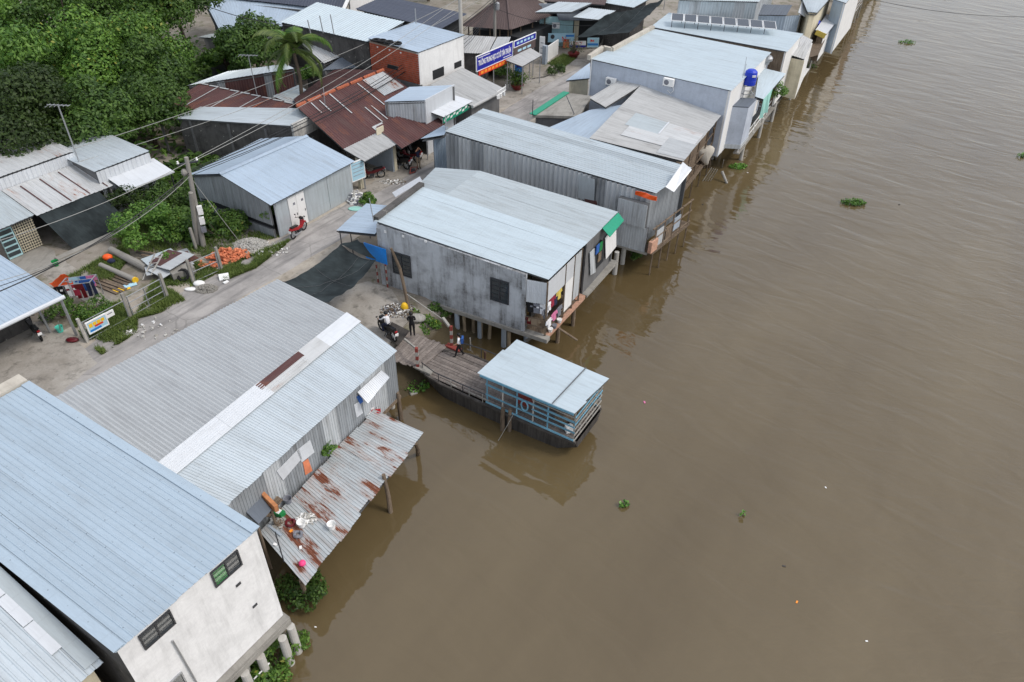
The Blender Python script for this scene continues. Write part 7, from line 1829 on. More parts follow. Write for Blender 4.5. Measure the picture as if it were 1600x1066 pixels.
cable(tA + V((0, 0, -.9)), far2, .9, .03, 'cable', 'thick black cable crossing the parking canopy'); cable(tA + V((0, 0, -1.0)), far2 + V((.3, .3, .5)), 1.1, .018, 'cable', 'thin black cable in front of the shade net'); cable(tA + V((0, 0, -1.1)), far2 + V((.2, .2, 1.0)), 1.3, .016, 'cable_grey', 'dashed looking grey cable in front of the shade net')
mA = above(P(124, 254, 3.2), 117, 232); cable(mA, tB + V((.8, .3, -.9)), 1.0, .02, 'cable_grey', 'pale cable passing in front of the wood from the tall mast'); cable(mA + V((0, 0, -.9)), tB + V((-.3, 0, -2.4)), 1.2, .018, 'cable_grey', 'lower pale cable passing in front of the wood from the tall mast')
cable(tA + V((0, 0, -1.4)), P(382, 388, 0), .02, .016, 'cable_grey', 'guy wire from the double pole down to the verge')
for k in range(4): cable(pC + V((0, 0, 4.4 + .35 * k)), pB + V((-.1, 0, 5.3 + .3 * k)), .35 + .1 * k, .02, 'cable', ['lowest', 'second lowest', 'second highest', 'highest'][k] + ' of the four black lines between the two right hand poles')
cable(tC + V((0, 0, -.8)), P(545, -40, 9), .6, .016, 'cable_grey', 'pale cable leading off over the slate roof'); cable(pB + V((0, 0, 5.2)), P(925, 40, 5.0), .5, .02, 'cable', 'black line from the insulator pole to the shops'); cable(pB + V((0, 0, 8.0)), P(660, -60, 11), .6, .016, 'cable_grey', 'pale line from the insulator pole over the pavilion')
cable(P(318, 8, 9), P(470, 42, 6.5), .3, .03, 'cable', 'black line over the big pale hall roof'); cable(P(1345, -5, 7), P(1660, 26, 7), .6, .02, 'cable', 'thin line over the river at the top right')
# ------------------------------------------------------------------ signs
def signboard(name, label, F, u0, u1, z0, z1, mat, posts=(), o=0.0, edge='white'):
    t_ = thing(name, label, 'sign', F.p((u0 + u1) / 2, 0)); m = MB(); F.slab(m, u0, u1, z0, z1, o, o + .06); m.build('board', M[mat], t_)
    if edge:
        m = MB(); e = .06
        F.slab(m, u0 - e, u1 + e, z1, z1 + e, o - .01, o + .08); F.slab(m, u0 - e, u1 + e, z0 - e, z0, o - .01, o + .08); F.slab(m, u0 - e, u0, z0, z1, o - .01, o + .08); F.slab(m, u1, u1 + e, z0, z1, o - .01, o + .08); m.build('border', M[edge], t_)
    for u in posts: m = MB(); m.bar(F.p(u, 0, o - .06), F.p(u, z1, o - .06), .09); m.build('post', M['steel'], t_)
    return t_
FSC = Face(S(22, -21.75), S(34, -21.75), S(28, -30))
s_ = signboard('school_sign', 'long blue school name board with white capitals over the gate', FSC, 1.0, 6.5, 2.85, 4.05, 'sign_blue', (1.2, 3.7, 6.3))
text_mesh('TRƯỜNG TRUNG HỌC CƠ SỞ TÂN THUẬN', .62, 'white', s_, face_mtx(FSC, 3.75, 3.42, .064), fit=5.0, bold=.018, ext=.003)
m = MB(); FSC.slab(m, 1.2, 3.0, 3.88, 3.94, .061, .066); FSC.slab(m, 5.0, 6.3, 2.98, 3.03, .061, .066); m.build('print_line', M['white'], s_)
s_ = signboard('notice_strip', 'orange red strip board below the blue school sign', FSC, 1.3, 6.2, 2.35, 2.78, 'sign_red', (), .0, None)
for k in range(8): m = MB(); FSC.slab(m, 1.6 + k * .55, 1.98 + k * .55, 2.44, 2.68, .061, .068); m.build('print_block', M['sign_orange'], s_)
s_ = signboard('sign_board', 'dark blue and brown board next to the school sign', FSC, 6.8, 10.4, 3.5, 4.0, 'sign_blue', (6.9, 10.3)); m = MB(); FSC.slab(m, 6.8, 10.4, 2.7, 3.4, 0, .06); m.build('lower_board', M['brown_roof'], s_)
for u, z, w_ in [(7.2 + k * .6, 3.65, .4) for k in range(5)] + [(7.4 + k * .8, 2.95, .6) for k in range(3)]: m = MB(); FSC.slab(m, u, u + w_, z, z + .2, .061, .068); m.build('print_block', M['sign_pale'], s_)
gt = thing('gate_roof', 'small beige sheet canopy on posts over the school gate', 'canopy', S(29, -21)); gq_ = [P(816, 104, 2.6), P(847, 86, 2.6), P(829, 75, 2.8), P(790, 94, 2.8)]; roof(gt, *gq_, 'beige_fibro', w=1.0, kind='wave', pitch=.25)
for p in gq_: q = p.lerp(sum(gq_, V((0, 0, 0))) / 4, .1); m = MB(); m.bar(flat(q), V((q.x, q.y, 2.55)), .09); m.build('post', M['steel'], gt)
FI2 = Face(P(804, 126, 0), P(817, 126, 0), P(805, 90, 0)); s_ = signboard('notice_board', 'upright blue notice panel at the school gate', FI2, 0, FI2.L, .15, 1.75, 'sign_cyan', (.03, FI2.L - .03)); m = MB(); FI2.slab(m, .15, FI2.L - .15, 1.25, 1.6, .061, .066); m.build('print_block', M['sign_blue'], s_); m = MB(); FI2.slab(m, .3, FI2.L - .3, 1.0, 1.06, .061, .066); FI2.slab(m, .2, FI2.L - .2, .6, .65, .061, .066); m.build('print_line', M['white'], s_)
FW2 = Face(P(842, 98, 0), P(850, 99, 0), P(845, 70, 0)); s_ = signboard('pillar_sign', 'tall white pillar sign beside the gate wall', FW2, 0, FW2.L, .6, 2.6, 'white', (.1, FW2.L - .1), .0, None); m = MB()
for k in range(3): FW2.slab(m, .12, FW2.L - .12, .95 + k * .5, 1.02 + k * .5, .061, .066)
m.build('print_line', M['cloth_grey'], s_)
gw = thing('gate_wall', 'low white grey wall beside the school gate', 'wall', P(860, 95, 0)); wall(gw, P(851, 70, 0) * 0 + V((*P(852, 99, 0)[:2], 1.5)), V((*P(872, 85, 0)[:2], 1.5)), 0, 'white_wall', P(840, 85, 0)); m = MB(); m.box(P(851, 100, 0) + V((0, 0, .9)), (.4, .4, 1.8), SA); m.build('pillar', M['pile_blue'], gw)
def banner(label, pxs, mat, z=None):
    t_ = thing('shop_banner', label, 'banner', FTq.p(FTq.px(*pxs[0])[0], 0)); q = [FTq.px(x, y) for x, y in pxs]; m = MB(); m.hexa([FTq.p(u, zz, 1.0) for u, zz in q], [FTq.p(u, zz, 1.04) for u, zz in q]); m.build('panel', M[mat], t_); return t_, q
def fpx(x, y, o=1.0): return on_wall(x, y, FTq.p(0, 0, o), FTq.p(1, 0, o))
FB2 = Face(FTq.p(0, 0, 1.0), FTq.p(FTq.L, 0, 1.0), FTq.p(2, 0, -5))
def fbanner(label, x0, y0, x1, y1, mat):
    u0, z1 = FB2.px(x0, y0); u1, z0 = FB2.px(x1, y1); t_ = thing('shop_banner', label, 'banner', FB2.p((u0 + u1) / 2, 0)); m = MB(); FB2.slab(m, min(u0, u1), max(u0, u1), max(z0, .05), z1, 0, .05); m.build('panel', M[mat], t_); return t_, (u0 + u1) / 2, max(z0, .05), z1, abs(u1 - u0)
t_, uc, z0, z1, L = fbanner('wide pale shop banner with a red letter and blue line on the turquoise shop', 855, 52, 897, 66, 'sign_pale'); text_mesh('N', (z1 - z0) * .75, 'sign_red', t_, face_mtx(FB2, uc + L * .12, z0 + (z1 - z0) * .35, .052)); m = MB(); FB2.slab(m, uc + L * .18, uc + L * .48, z1 - .35, z1 - .15, .051, .058); m.build('print_block', M['sign_cyan'], t_); m = MB(); m.lathe(FB2.p(uc - L * .3, z1 - .35, .05), [(.22, 0), (.22, .01), (0, .012)], 14, FB2.n); m.build('logo', M['darksteel'], t_)
t_, uc, z0, z1, L = fbanner('low shop banner with red letters LEC 7', 891, 64, 915, 74, 'white'); text_mesh('LEC 7', (z1 - z0) * .55, 'sign_red', t_, face_mtx(FB2, uc, z0 + (z1 - z0) * .62, .052)); m = MB(); FB2.slab(m, uc - L / 2, uc + L / 2, z0, z0 + .22, .051, .06); m.build('blue_edge', M['sign_blue'], t_)
t_, uc, z0, z1, L = fbanner('square pale blue banner with a small red figure mark by the black awning net', 918, 59, 935, 74, 'sign_pale'); m = MB(); FB2.slab(m, uc - .1, uc + .1, z0 + .6, z1 - .25, .051, .058); FB2.slab(m, uc - .3, uc - .12, z0 + .6, z0 + .8, .051, .058); m.build('red_mark', M['sign_red'], t_); m = MB(); FB2.slab(m, uc - L * .45, uc + L * .45, z0 + .2, z0 + .42, .051, .058); m.build('blue_band', M['sign_cyan'], t_)
t_, uc, z0, z1, L = fbanner('plain plywood board leaning before the shop banner', 880, 61, 889, 75, 'terracotta')
fl = thing('flag', 'red flag on a short pole at the turquoise shop', 'flag', P(858, 60, 0)); m = MB(); m.tube([P(858, 68, 0), P(858, 68, 0) + V((.1, 0, 3.2))], .03, 5); m.build('pole', M['palewood'], fl); q = P(858, 68, 0) + V((.1, 0, 3.2)); m = MB()
for i in range(4): m.hexa([q + V((.2 * i, .05 * math.sin(i), -.9 - .05 * i)), q + V((.2 * i + .2, .05 * math.sin(i + 1), -.95 - .05 * i)), q + V((.2 * i + .2, .05 * math.sin(i + 1) + .02, -.95 - .05 * i)), q + V((.2 * i, .05 * math.sin(i) + .02, -.9 - .05 * i))], [q + V((.2 * i, .05 * math.sin(i), -.02 * i)), q + V((.2 * i + .2, .05 * math.sin(i + 1), -.02 * i)), q + V((.2 * i + .2, .05 * math.sin(i + 1) + .02, -.02 * i)), q + V((.2 * i, .05 * math.sin(i) + .02, -.02 * i))])
m.build('cloth', M['red'], fl)
# light blue board on a leg beside the fibre awning
FQ = Face(P(553, 304, 0), P(572, 296, 0), P(555, 270, 0)); s_ = signboard('street_sign', 'pale turquoise street board with grey print beside the fibre awning', FQ, 0, FQ.L, 1.0, 2.3, 'sign_pale', (FQ.L,)); m = MB()
for k in range(4): FQ.slab(m, .12, FQ.L - .12, 1.3 + k * .26, 1.36 + k * .26, .061, .066)
m.build('print_line', M['pile_blue'], s_)
# blue board on striped poles beside the net
bs = thing('ferry_board', 'bright blue board on two red and white poles at the landing', 'sign', P(600, 446, 0)); FU = Face(P(590, 441, 0), P(606, 449, 0), P(640, 380, 0)); FU2 = Face(P(591, 441, 0), P(606, 449, 0), P(640, 380, 0))
for x, y in ((591, 441), (606, 449)): b = P(x, y, .02); banded(bs, b, b + V((0, 0, 1.7)), .08, 7)
q = [FU2.px(x, y) for x, y in ((570, 378), (604, 389), (607, 413), (574, 402))]; m = MB(); m.hexa([FU2.p(u, z, .06) for u, z in q], [FU2.p(u, z, .1) for u, z in q]); m.build('board', M['blue_tarp'], bs)
# ------------------------------------------------------------------ shade nets over street
def net_sheet(label, c, sag, n=14, name='shade_net', lines=()):
    A, B, C_, D = c; t_ = thing(name, label, 'shade net', flat(A)); m = MB()
    def pt(i, j):
        s, t = i / n, j / n; k = 4 * s * (1 - s) * .6 + 4 * t * (1 - t) * .6; p = bil(A, B, C_, D, s, t); return p - V((0, 0, sag * k * (0.8 + .5 * noise.noise(p * .5)))) + V((0, 0, .16 * noise.noise(V((p.x * 1.5 + p.y * .9, (p.y - p.x) * .35, 2)) * .9) + .04 * noise.noise(p * 3)))
    for i in range(n):
        for j in range(n): m.poly([pt(i, j), pt(i + 1, j), pt(i + 1, j + 1), pt(i, j + 1)])
    m.build('net', M['net'], t_, smooth=True)
    for (a, b) in lines:
        r = MB(); k = 12; r.tube([pt(a[0] + (b[0] - a[0]) * q / k, a[1] + (b[1] - a[1]) * q / k) + V((0, 0, .03)) for q in range(k + 1)], .008, 4); r.build('rope', M['frame'], t_)
    return t_
net_sheet('big dark shade net stretched over the street between grey roof and blue board', [P(441, 440, 2.7), P(532, 382, 2.6), P(588, 405, 2.2), P(513, 473, 2.95)], .62, 24, lines=(((0, 12), (24, 12)), ((12, 0), (12, 24)), ((0, 2), (24, 20))))
net_sheet('second flap of the street net rising to the blue board', [P(532, 382, 2.6), P(558, 374, 2.95), P(566, 378, 2.9), P(588, 405, 2.25)], .1, 8, lines=(((8, 0), (8, 8)),))
net_sheet('huge black shade net awning over the shop forecourt at the top', [P(901, 57, 2.9), P(944, 24, 4.5), P(1039, -2, 5.2), P(984, 50, 3.8)], .3, 16, lines=(((0, 6), (16, 6)), ((0, 11), (16, 11))))
for x, y in ((920, 62), (1037, 15)): b = P(x, y, 0); m = MB(); m.tube([b, b + V((0, 0, 4.4))], .05, 6); o = m.build('net_pole', M['steel']); tag(o, 'steel pole carrying the huge black net, ' + ('at the shop banners' if x == 920 else 'behind the white parapet'), 'pole')
# ------------------------------------------------------------------ the open lot: fence, gates, bricks, scrap
def one(name, label, cat, mb, mat, group=None, smooth=False):
    return tag(mb.build(name, M[mat] if isinstance(mat, str) else mat, smooth=smooth), label, cat, group)
fpx_ = [(137, 535, 1.5, 'palewood'), (205, 497, 1.6, 'concrete'), (262, 465, 1.6, 'concrete'), (303, 443, 1.6, 'concrete'), (347, 423, 1.6, 'concrete'), (307, 390, 1.5, 'concrete')]
names = ['leftmost white fence post beside the canopy', 'fence post at the left end of the long gate', 'fence post at the right end of the long gate', 'fence post before the scrap sheets', 'fence post at the brick heap', 'old post standing back by the double pole']
for (x, y, hh, mt), lb in zip(fpx_, names):
    b = P(x, y, 0); m = MB(); m.bar(b + V((0, 0, -.1)), b + V((-.03, .02, hh)), .14); one('fence_post', 'square concrete ' + lb, 'post', m, mt, 'posts of the lot fence')
def gate(a, b, label, z1=1.3, n=4, stiles=1):
    a, b = V(a), V(b); t_ = thing('lot_gate', label, 'gate', (a + b) / 2)
    for k in range(n): z = .12 + (z1 - .12) * k / (n - 1); m = MB(); m.tube([V((a.x, a.y, z)), V((b.x, b.y, z))], .025, 6); m.build('rail', M['steel'], t_)
    for k in range(stiles + 2): p = a.lerp(b, k / (stiles + 1)); m = MB(); m.bar(V((p.x, p.y, .1)), V((p.x, p.y, z1 + .02)), .05); m.build('stile', M['steel'], t_)
gate(P(209, 495, 0), P(259, 467, 0), 'long steel tube gate open to the lot'); gate(P(306, 442, 0), P(344, 425, 0), 'short tube gate before the brick heap', 1.35, 3, 0)
gate(P(140, 533, 0), P(203, 499, 0), 'low rail between the white post and the long gate, with posters', 1.2, 2, 0)
FO_ = Face(P(140, 533, 0), P(203, 499, 0), P(100, 440, 0))
s_ = signboard('poster_board', 'bright yellow and blue poster board hung on the low rail', FO_, .15, 1.15, .45, 1.05, 'sign_pale', (), .03, 'white'); m = MB(); 
for k in range(4): FO_.slab(m, .22 + k * .22, .40 + k * .22, .74 + .03 * (k % 2), .96, .092, .098)
m.build('print_block', M['yellow'], s_); m = MB(); FO_.slab(m, .5, .95, .66, .76, .099, .103); m.build('red_print', M['sign_red'], s_); m = MB(); FO_.slab(m, .2, .8, .48, .6, .092, .098); m.build('blue_print', M['sign_cyan'], s_)
s_ = signboard('poster_board', 'small white board next to the yellow poster', FO_, 1.2, 1.65, .75, 1.1, 'white', (), .03, None); m = MB(); FO_.slab(m, 1.28, 1.55, .95, 1.0, .092, .098); m.build('print_line', M['cloth_grey'], s_)
# brick heap: single hollow bricks
bp_ = thing('brick_heap', 'heap of orange hollow bricks in the lot', 'brick heap', P(350, 405, 0)); proto = None
m = MB(); m.box(V((0, 0, 0)), (.22, .10, .10)); 
for y in (-.022, .022):
    for z in (-.022, .022): m.box(V((.111, y, z)), (.004, .03, .03))
c0, c1 = P(328, 412, 0), P(378, 400, 0); N = 280
for k in range(N):
    t = random.random(); a = random.uniform(0, 6.28); r = random.random() ** .6 * .75; hgt = max(0, .8 * (1 - r / .8)) * math.sin(math.pi * (.12 + .76 * t))
    p = c0.lerp(c1, t) + V((r * math.cos(a), r * math.sin(a) * .9, hgt * random.uniform(.55, 1.05) + .05))
    if proto is None: o = m.build('brick', M['terracotta'], bp_, loc=True); proto = o
    else: o = proto.copy(); COL.objects.link(o); o.parent = bp_
    o.location = p - bp_.location; o.rotation_euler = (random.uniform(-.5, .5), random.uniform(-.5, .5), random.uniform(0, 6.28))
def heap(name, label, cat, p, rx, ry, hgt, n, size, mat, seed=0, kind=None, colors=None):
    m = MB(); rnd = random.Random(seed); p = V(p)
    for k in range(n):
        a = rnd.uniform(0, 6.28); r = rnd.random() ** .55; q = p + V((rx * r * math.cos(a), ry * r * math.sin(a), hgt * (1 - r * r) * rnd.uniform(.6, 1) + size * .2)); s = size * rnd.uniform(.5, 1.4)
        m.m = rnd.randrange(len(mat)) if isinstance(mat, list) else 0
        R = Matrix.Rotation(rnd.uniform(0, 6.28), 3, 'Z') @ Matrix.Rotation(rnd.uniform(0, 3), 3, 'X'); m.box(q, (s, s * rnd.uniform(.5, .9), s * rnd.uniform(.25, .7)), rot=R)
    o = m.build(name, [M[x] for x in mat] if isinstance(mat, list) else M[mat]); return tag(o, label, cat, kind=kind)
heap('gravel_heap', 'pale heap of stone rubble behind the orange bricks', 'rubble', P(391, 384, 0), 1.1, .8, .35, 700, .12, 'stone', 1, 'stuff')
heap('gravel', 'grey spill of sand and rubble on the road edge by the white sacks', 'gravel', P(322, 452, 0), .7, .45, .22, 400, .09, 'concrete', 2, 'stuff')
heap('rubble', 'rubble and torn sacks beside the metal shed corner', 'rubble', P(556, 312, 0), .5, .8, .5, 260, .2, ['stone', 'white', 'cloth_grey'], 3, 'stuff')
heap('litter', 'litter and leaves heaped at the edge of the landing slab', 'litter', P(622, 487, -.05), 1.1, .75, .2, 420, .1, ['white', 'stone', 'timber', 'timber', 'bark', 'cloth_grey', 'palewood'], 4, 'stuff')
heap('litter', 'scattered pale litter along the dusty verge', 'litter', P(212, 515, 0), 2.4, 1.1, .04, 70, .12, ['white', 'stone', 'stone', 'palewood'], 5, 'stuff')
heap('litter', 'stones and litter on the verge below the shed', 'litter', P(420, 390, 0), 1.6, .8, .04, 90, .12, ['white', 'stone', 'stone'], 6, 'stuff')
heap('litter', 'bottles and scraps caught between workshop kerb and road', 'litter', P(615, 285, 0), 1.0, .4, .08, 90, .12, ['timber', 'white', 'stone', 'stone'], 7, 'stuff')
m = MB(); m.sphere(P(632, 480, .2), (.22, .18, .3), 10, 7); one('sack', 'yellow sack on the litter heap at the landing', 'sack', m, 'yellow', smooth=True)
m = MB(); m.sphere(P(651, 497, .05), (.55, .35, .2), 10, 7); one('sack', 'big pale sack lying behind the person in black', 'sack', m, 'palewood', smooth=True)
m = MB(); m.sphere(P(311, 443, .12), (.35, .25, .16), 9, 6); one('sack', 'white cement sack slumped on the grey rubble', 'sack', m, 'white', smooth=True)
m = MB(); m.sphere(P(298, 452, .06), (.4, .18, .08), 9, 6); one('sack', 'flat white sack left of the grey rubble', 'sack', m, 'white', smooth=True)
m = MB(); m.box(P(350, 433, .12), (.55, .45, .1), .4, rot=Matrix.Rotation(.4, 3, 'Z') @ Matrix.Rotation(.4, 3, 'X')); m.box(P(353, 441, .05), (.3, .2, .06), .9); one('foam_box', 'broken white foam box on the road edge', 'box', m, 'white')
m = MB(); m.sphere(P(556, 326, .04), (.55, .35, .05), 10, 6); one('net_heap', 'pale aqua netting lying at the shed foot', 'netting', m, 'teal_tarp', smooth=True)
# scrap
for a, b, r, mt, lb, in (((173, 390), (229, 419), .24, 'concrete', 'thick grey concrete pole section lying in the scrap'), ((157, 414), (212, 438), .17, 'concrete', 'thinner concrete pole section with a yellow end')):
    A, B = P(*a, r), P(*b, r); t_ = thing('pole_section', lb, 'pipe', (A + B) / 2, group='pole sections in the scrap'); m = MB(); m.tube([A, B], [r * .85, r], 14); m.build('barrel', M[mt], t_)
    if r < .2: m = MB(); d = (B - A).normalized(); m.tube([B - d * .1, B + d * .012], [r * 1.04, r * 1.04], 14); m.build('end_ring', M['yellow'], t_)
for k in range(8):
    x, y = 131 + k * 3.2, 437 - k * 3.4; m = MB(); A, B = P(x, y, .06), P(x + 52 + (k % 3) * 4, y + 22, .06); m.bar(A, B, .16, .06)
    one('plank', ['first', 'second', 'third', 'fourth', 'fifth', 'sixth', 'seventh', 'eighth'][k] + ' long plank from the road, lying flat in the scrap beside the pole sections', 'plank', m, 'timber', 'planks lying in the lot')
t_ = thing('scrap_pile', 'pile of grey flat sheets dumped by the fence', 'scrap pile', P(262, 412, 0)); rnd = random.Random(3)
for k in range(12):
    c = P(260 + rnd.uniform(-22, 24), 409 + rnd.uniform(-9, 9), .12 + .05 * k); m = MB(); m.box(c, (2.3 * rnd.uniform(.6, 1), 1.2, .03), rnd.uniform(0, 1.2), rot=Matrix.Rotation(rnd.uniform(.4, 1.2), 3, 'Z') @ Matrix.Rotation(rnd.uniform(-.12, .12), 3, 'X')); m.build('sheet', M[rnd.choice(['zinc', 'grey_fibro', 'zinc_wall_dark', 'zinc_wall', 'rust'])], t_)
m = MB(); m.box(P(285, 425, .25), (1.3, .7, .5), .7); m.build('rubble_core', M['concrete'], t_)
m = MB(); m.tube([P(286, 430, .3) + V((.3 * math.cos(a), .2 * math.sin(a), .25 * math.sin(a))) for a in [i * .63 for i in range(11)]], .09, 7); m.build('tyre', M['rubber'], t_)
t_ = thing('wooden_trestle', 'pale wooden ladder-like trestle leaning on the grey sheets', 'trestle', P(236, 418, 0))
for a, b in (((223, 438, .05), (242, 396, 1.1)), ((236, 430, .4), (254, 397, 1.1))): m = MB(); m.bar(P(*a), P(*b), .06); m.build('rail', M['palewood'], t_)
for f in (.3, .45, .6, .85): m = MB(); m.bar(P(223, 438, .05).lerp(P(242, 396, 1.1), f), P(236, 430, .4).lerp(P(254, 397, 1.1), f), .07, .03); m.build('rung', M['palewood'], t_)
m = MB(); m.sphere(P(168, 402, .3), (.3, .25, .2), 9, 6); one('cloth_bundle', 'orange cloth bundle on the end of the pole sections', 'cloth', m, 'orange_tarp', smooth=True); m = MB(); m.sphere(P(174, 408, .2), (.25, .2, .16), 9, 6); one('cloth_bundle', 'dark blue cloth bundle beside the orange one', 'cloth', m, 'navy', smooth=True)
m = MB(); m.box(P(190, 452, .03), (.9, .4, .03), .6); one('banner_scrap', 'yellow printed banner scrap on the planks', 'banner', m, 'yellow'); m = MB(); m.box(P(202, 446, .05), (.8, .35, .03), .6); one('banner_scrap', 'light blue printed banner scrap on the planks', 'banner', m, 'sign_pale')
for k in range(4): m = MB(); A, B = P(205 + k * 8, 390 + k * 4, .2 + .05 * k), P(250 + k * 4, 398 + k * 3, .3 + .03 * k); m.bar(A, B, .12, .05); one('board', ['lowest', 'second', 'third', 'top'][k] + ' dark board behind the trestle', 'plank', m, 'hull' if k % 2 else 'timber', 'boards behind the trestle')
# orange tarp and washing at the left
m = MB(); n = 10; A, B, C_, D = P(75, 444, .2), P(103, 456, .2), P(121, 437, .9), P(98, 429, 1.1)
def tp_(s, t): p = bil(A, B, C_, D, s, t); return p + V((0, 0, .16 * noise.noise(p * 2.2) + .1 * math.sin(9 * s)))
for i in range(n):
    for j in range(n): m.poly([tp_(i / n, j / n), tp_((i + 1) / n, j / n), tp_((i + 1) / n, (j + 1) / n), tp_(i / n, (j + 1) / n)])
one('tarpaulin', 'crumpled orange tarpaulin beside the parking canopy', 'tarpaulin', m, 'orange_tarp', smooth=True)
def garment(label, top, ax, w, hgt, mat, trouser=False, group=None):
    """a hung garment: folded cloth with sleeves or legs, some centimetres thick"""
    t = V(top); ax = V(ax).normalized(); nn = ax.cross(V((0, 0, 1))); m = MB()
    def slab(x0, x1, z0, z1, th=.05, dx=0):
        m.hexa([t + ax * (x0 + dx) + V((0, 0, -z1)) - nn * th, t + ax * (x1 + dx) + V((0, 0, -z1)) - nn * th, t + ax * (x1 + dx) + V((0, 0, -z1)) + nn * th, t + ax * (x0 + dx) + V((0, 0, -z1)) + nn * th], [t + ax * x0 + V((0, 0, -z0)) - nn * th * .5, t + ax * x1 + V((0, 0, -z0)) - nn * th * .5, t + ax * x1 + V((0, 0, -z0)) + nn * th * .5, t + ax * x0 + V((0, 0, -z0)) + nn * th * .5])
    if trouser: slab(-w / 2, w / 2, 0, hgt * .3); slab(-w / 2, -.02, hgt * .3 + .002, hgt, .045, -.03); slab(.02, w / 2, hgt * .3 + .002, hgt, .045, .03)
    else: slab(-w / 2, w / 2, 0, hgt, .05, .02); slab(-w / 2 - .14, -w / 2 - .005, .02, hgt * .45, .04, -.05); slab(w / 2 + .005, w / 2 + .14, .02, hgt * .45, .04, .05)
    one('garment', label, 'garment', m, mat, group)
rk = thing('drying_rack', 'steel drying rack crowded with washing beside the orange tarpaulin', 'rack', P(132, 470, 0)); r0, r1 = P(104, 474, 0), P(155, 466, 0)
q0, q1 = P(105, 478, 0), P(152, 472, 0)
m = MB()
for p in (q0, q1): m.bar(p, p + V((0, 0, 1.3)), .04); m.bar(p + V((0, .8, 0)), p + V((0, .8, 1.3)), .04); m.bar(p + V((0, 0, 1.3)), p + V((0, .8, 1.3)), .04)
for y in (0, .4, .8): m.bar(q0 + V((0, y, 1.3)), q1 + V((0, y, 1.3)), .03)
m.build('rack_frame', M['steel'], rk); axr = q1 - q0; GW = 'washing on the drying rack'
for f, y, mt, lb, tr in ((.05, 0, 'cloth_black', 'black shirt at the left of the front rail of the drying rack', 0), (.25, 0, 'cloth_white', 'white shirt on the front rail of the drying rack', 0), (.45, 0, 'cloth_red', 'crimson top on the front rail of the drying rack', 0), (.62, 0, 'dkred', 'dark red trousers on the front rail of the drying rack', 1), (.95, .1, 'navy', 'navy jeans at the right end of the drying rack', 1),
                      (.5, .8, 'cloth_blue', 'bright blue top on the back rail of the drying rack', 0), (.3, .8, 'sign_pale', 'pale blue shirt on the back rail of the drying rack', 0), (.72, .8, 'cloth_pink', 'pink top on the back rail of the drying rack', 0), (.75, .4, 'cloth_blue', 'blue towel on the middle rail of the drying rack', 0)):
    garment(lb, q0 + axr * f + V((0, y, 1.29)), axr, .42, .7 if not tr else .9, mt, tr, GW)
for x, y, mt, lb in ((71, 503, 'cloth_grey', 'grey bucket beside the parked black motorbike'), (95, 518, 'aqua', 'aqua bucket with a broom by the canopy post'), (88, 415, 'green', 'dark green basin on the entrance slab')):
    b = P(x, y, .02); m = MB(); m.lathe(b, [(.14, 0), (.19, .32), (.2, .33), (.17, .3), (.12, .04), (0, .04)], 14); one('bucket', lb, 'bucket', m, mt)
m = MB(); m.tube([P(95, 518, .1), P(91, 502, .9)], .018, 5); one('broom', 'broom standing in the aqua bucket', 'broom', m, 'palewood'); m = MB(); m.sphere(P(113, 531, .1), (.35, .2, .12), 9, 6); one('cloth_bundle', 'crimson cloth dropped by the canopy post foot', 'cloth', m, 'dkred', smooth=True)
# ------------------------------------------------------------------ washing and clutter in the porch of the stained house
GP = 'washing in the river porch'
def hang(F, u, z, o, mat, lb, tr=False, w=.32, hh=.6, g=GP): garment(lb, F.p(u, z, o), F.u, w, hh, mat, tr, g)
for u, z, mt, lb, tr in ((.15, 1.55, 'cloth_grey', 'grey shirt nearest the corner of the river porch', 0), (.5, 1.75, 'cloth_white', 'long white cloth in the river porch', 1), (.85, 1.85, 'cloth_red', 'red towel in the river porch', 0), (1.2, 1.75, 'navy', 'dark blue shirt in the river porch', 0), (1.6, 1.9, 'cloth_yellow', 'small yellow cloth under the fascia of the river porch', 0)): hang(FR, u, z, -.12, mt, lb, tr)
hang(FR, .75, 1.0, .1, 'cloth_pink', 'bright pink cloth low on the porch rail', hh=.5); hang(FR, .2, .9, .1, 'cloth_white', 'white cloth low on the porch rail at the corner', hh=.5); hang(FR, 1.35, 1.0, .08, 'cloth_grey', 'grey patterned cloth low on the porch rail', hh=.6)
for u, z, mt, lb in ((.25, 1.8, 'cloth_black', 'black shirt behind the corrugated end panel'), (.6, 1.8, 'cloth_grey', 'faded grey shirt behind the corrugated end panel'), (.95, 1.8, 'cloth_white', 'pale shirt by the corner post of the end panel')): hang(FE, min(u, FE.L - .1), z, -.1, mt, lb)
hang(FE, .5, .8, -.1, 'cloth_khaki', 'khaki cloth on the low rail of the end opening', hh=.5); hang(FE, .25, .8, -.12, 'dkred', 'dark red cloth on the low rail of the end opening', hh=.5)
for u, o, mt, lb in ((.5, .2, 'white', 'white pot on the porch ledge'), (.9, .3, 'cloth_grey', 'grey bowl on the porch ledge'), (1.5, .25, 'white', 'white bottle crate on the porch ledge')):
    m = MB(); m.lathe(FR.p(u, -.15, o * .3), [(.1, 0), (.15, .2), (.15, .22), (0, .2)], 10); one('pot', lb, 'pot', m, mt)
m = MB(); m.tube([FR.p(1.2, -.3, .2), FR.p(1.6, -1.0, 1.2)], .06, 6); one('log', 'broken log sticking out over the water from the porch', 'log', m, 'timber')
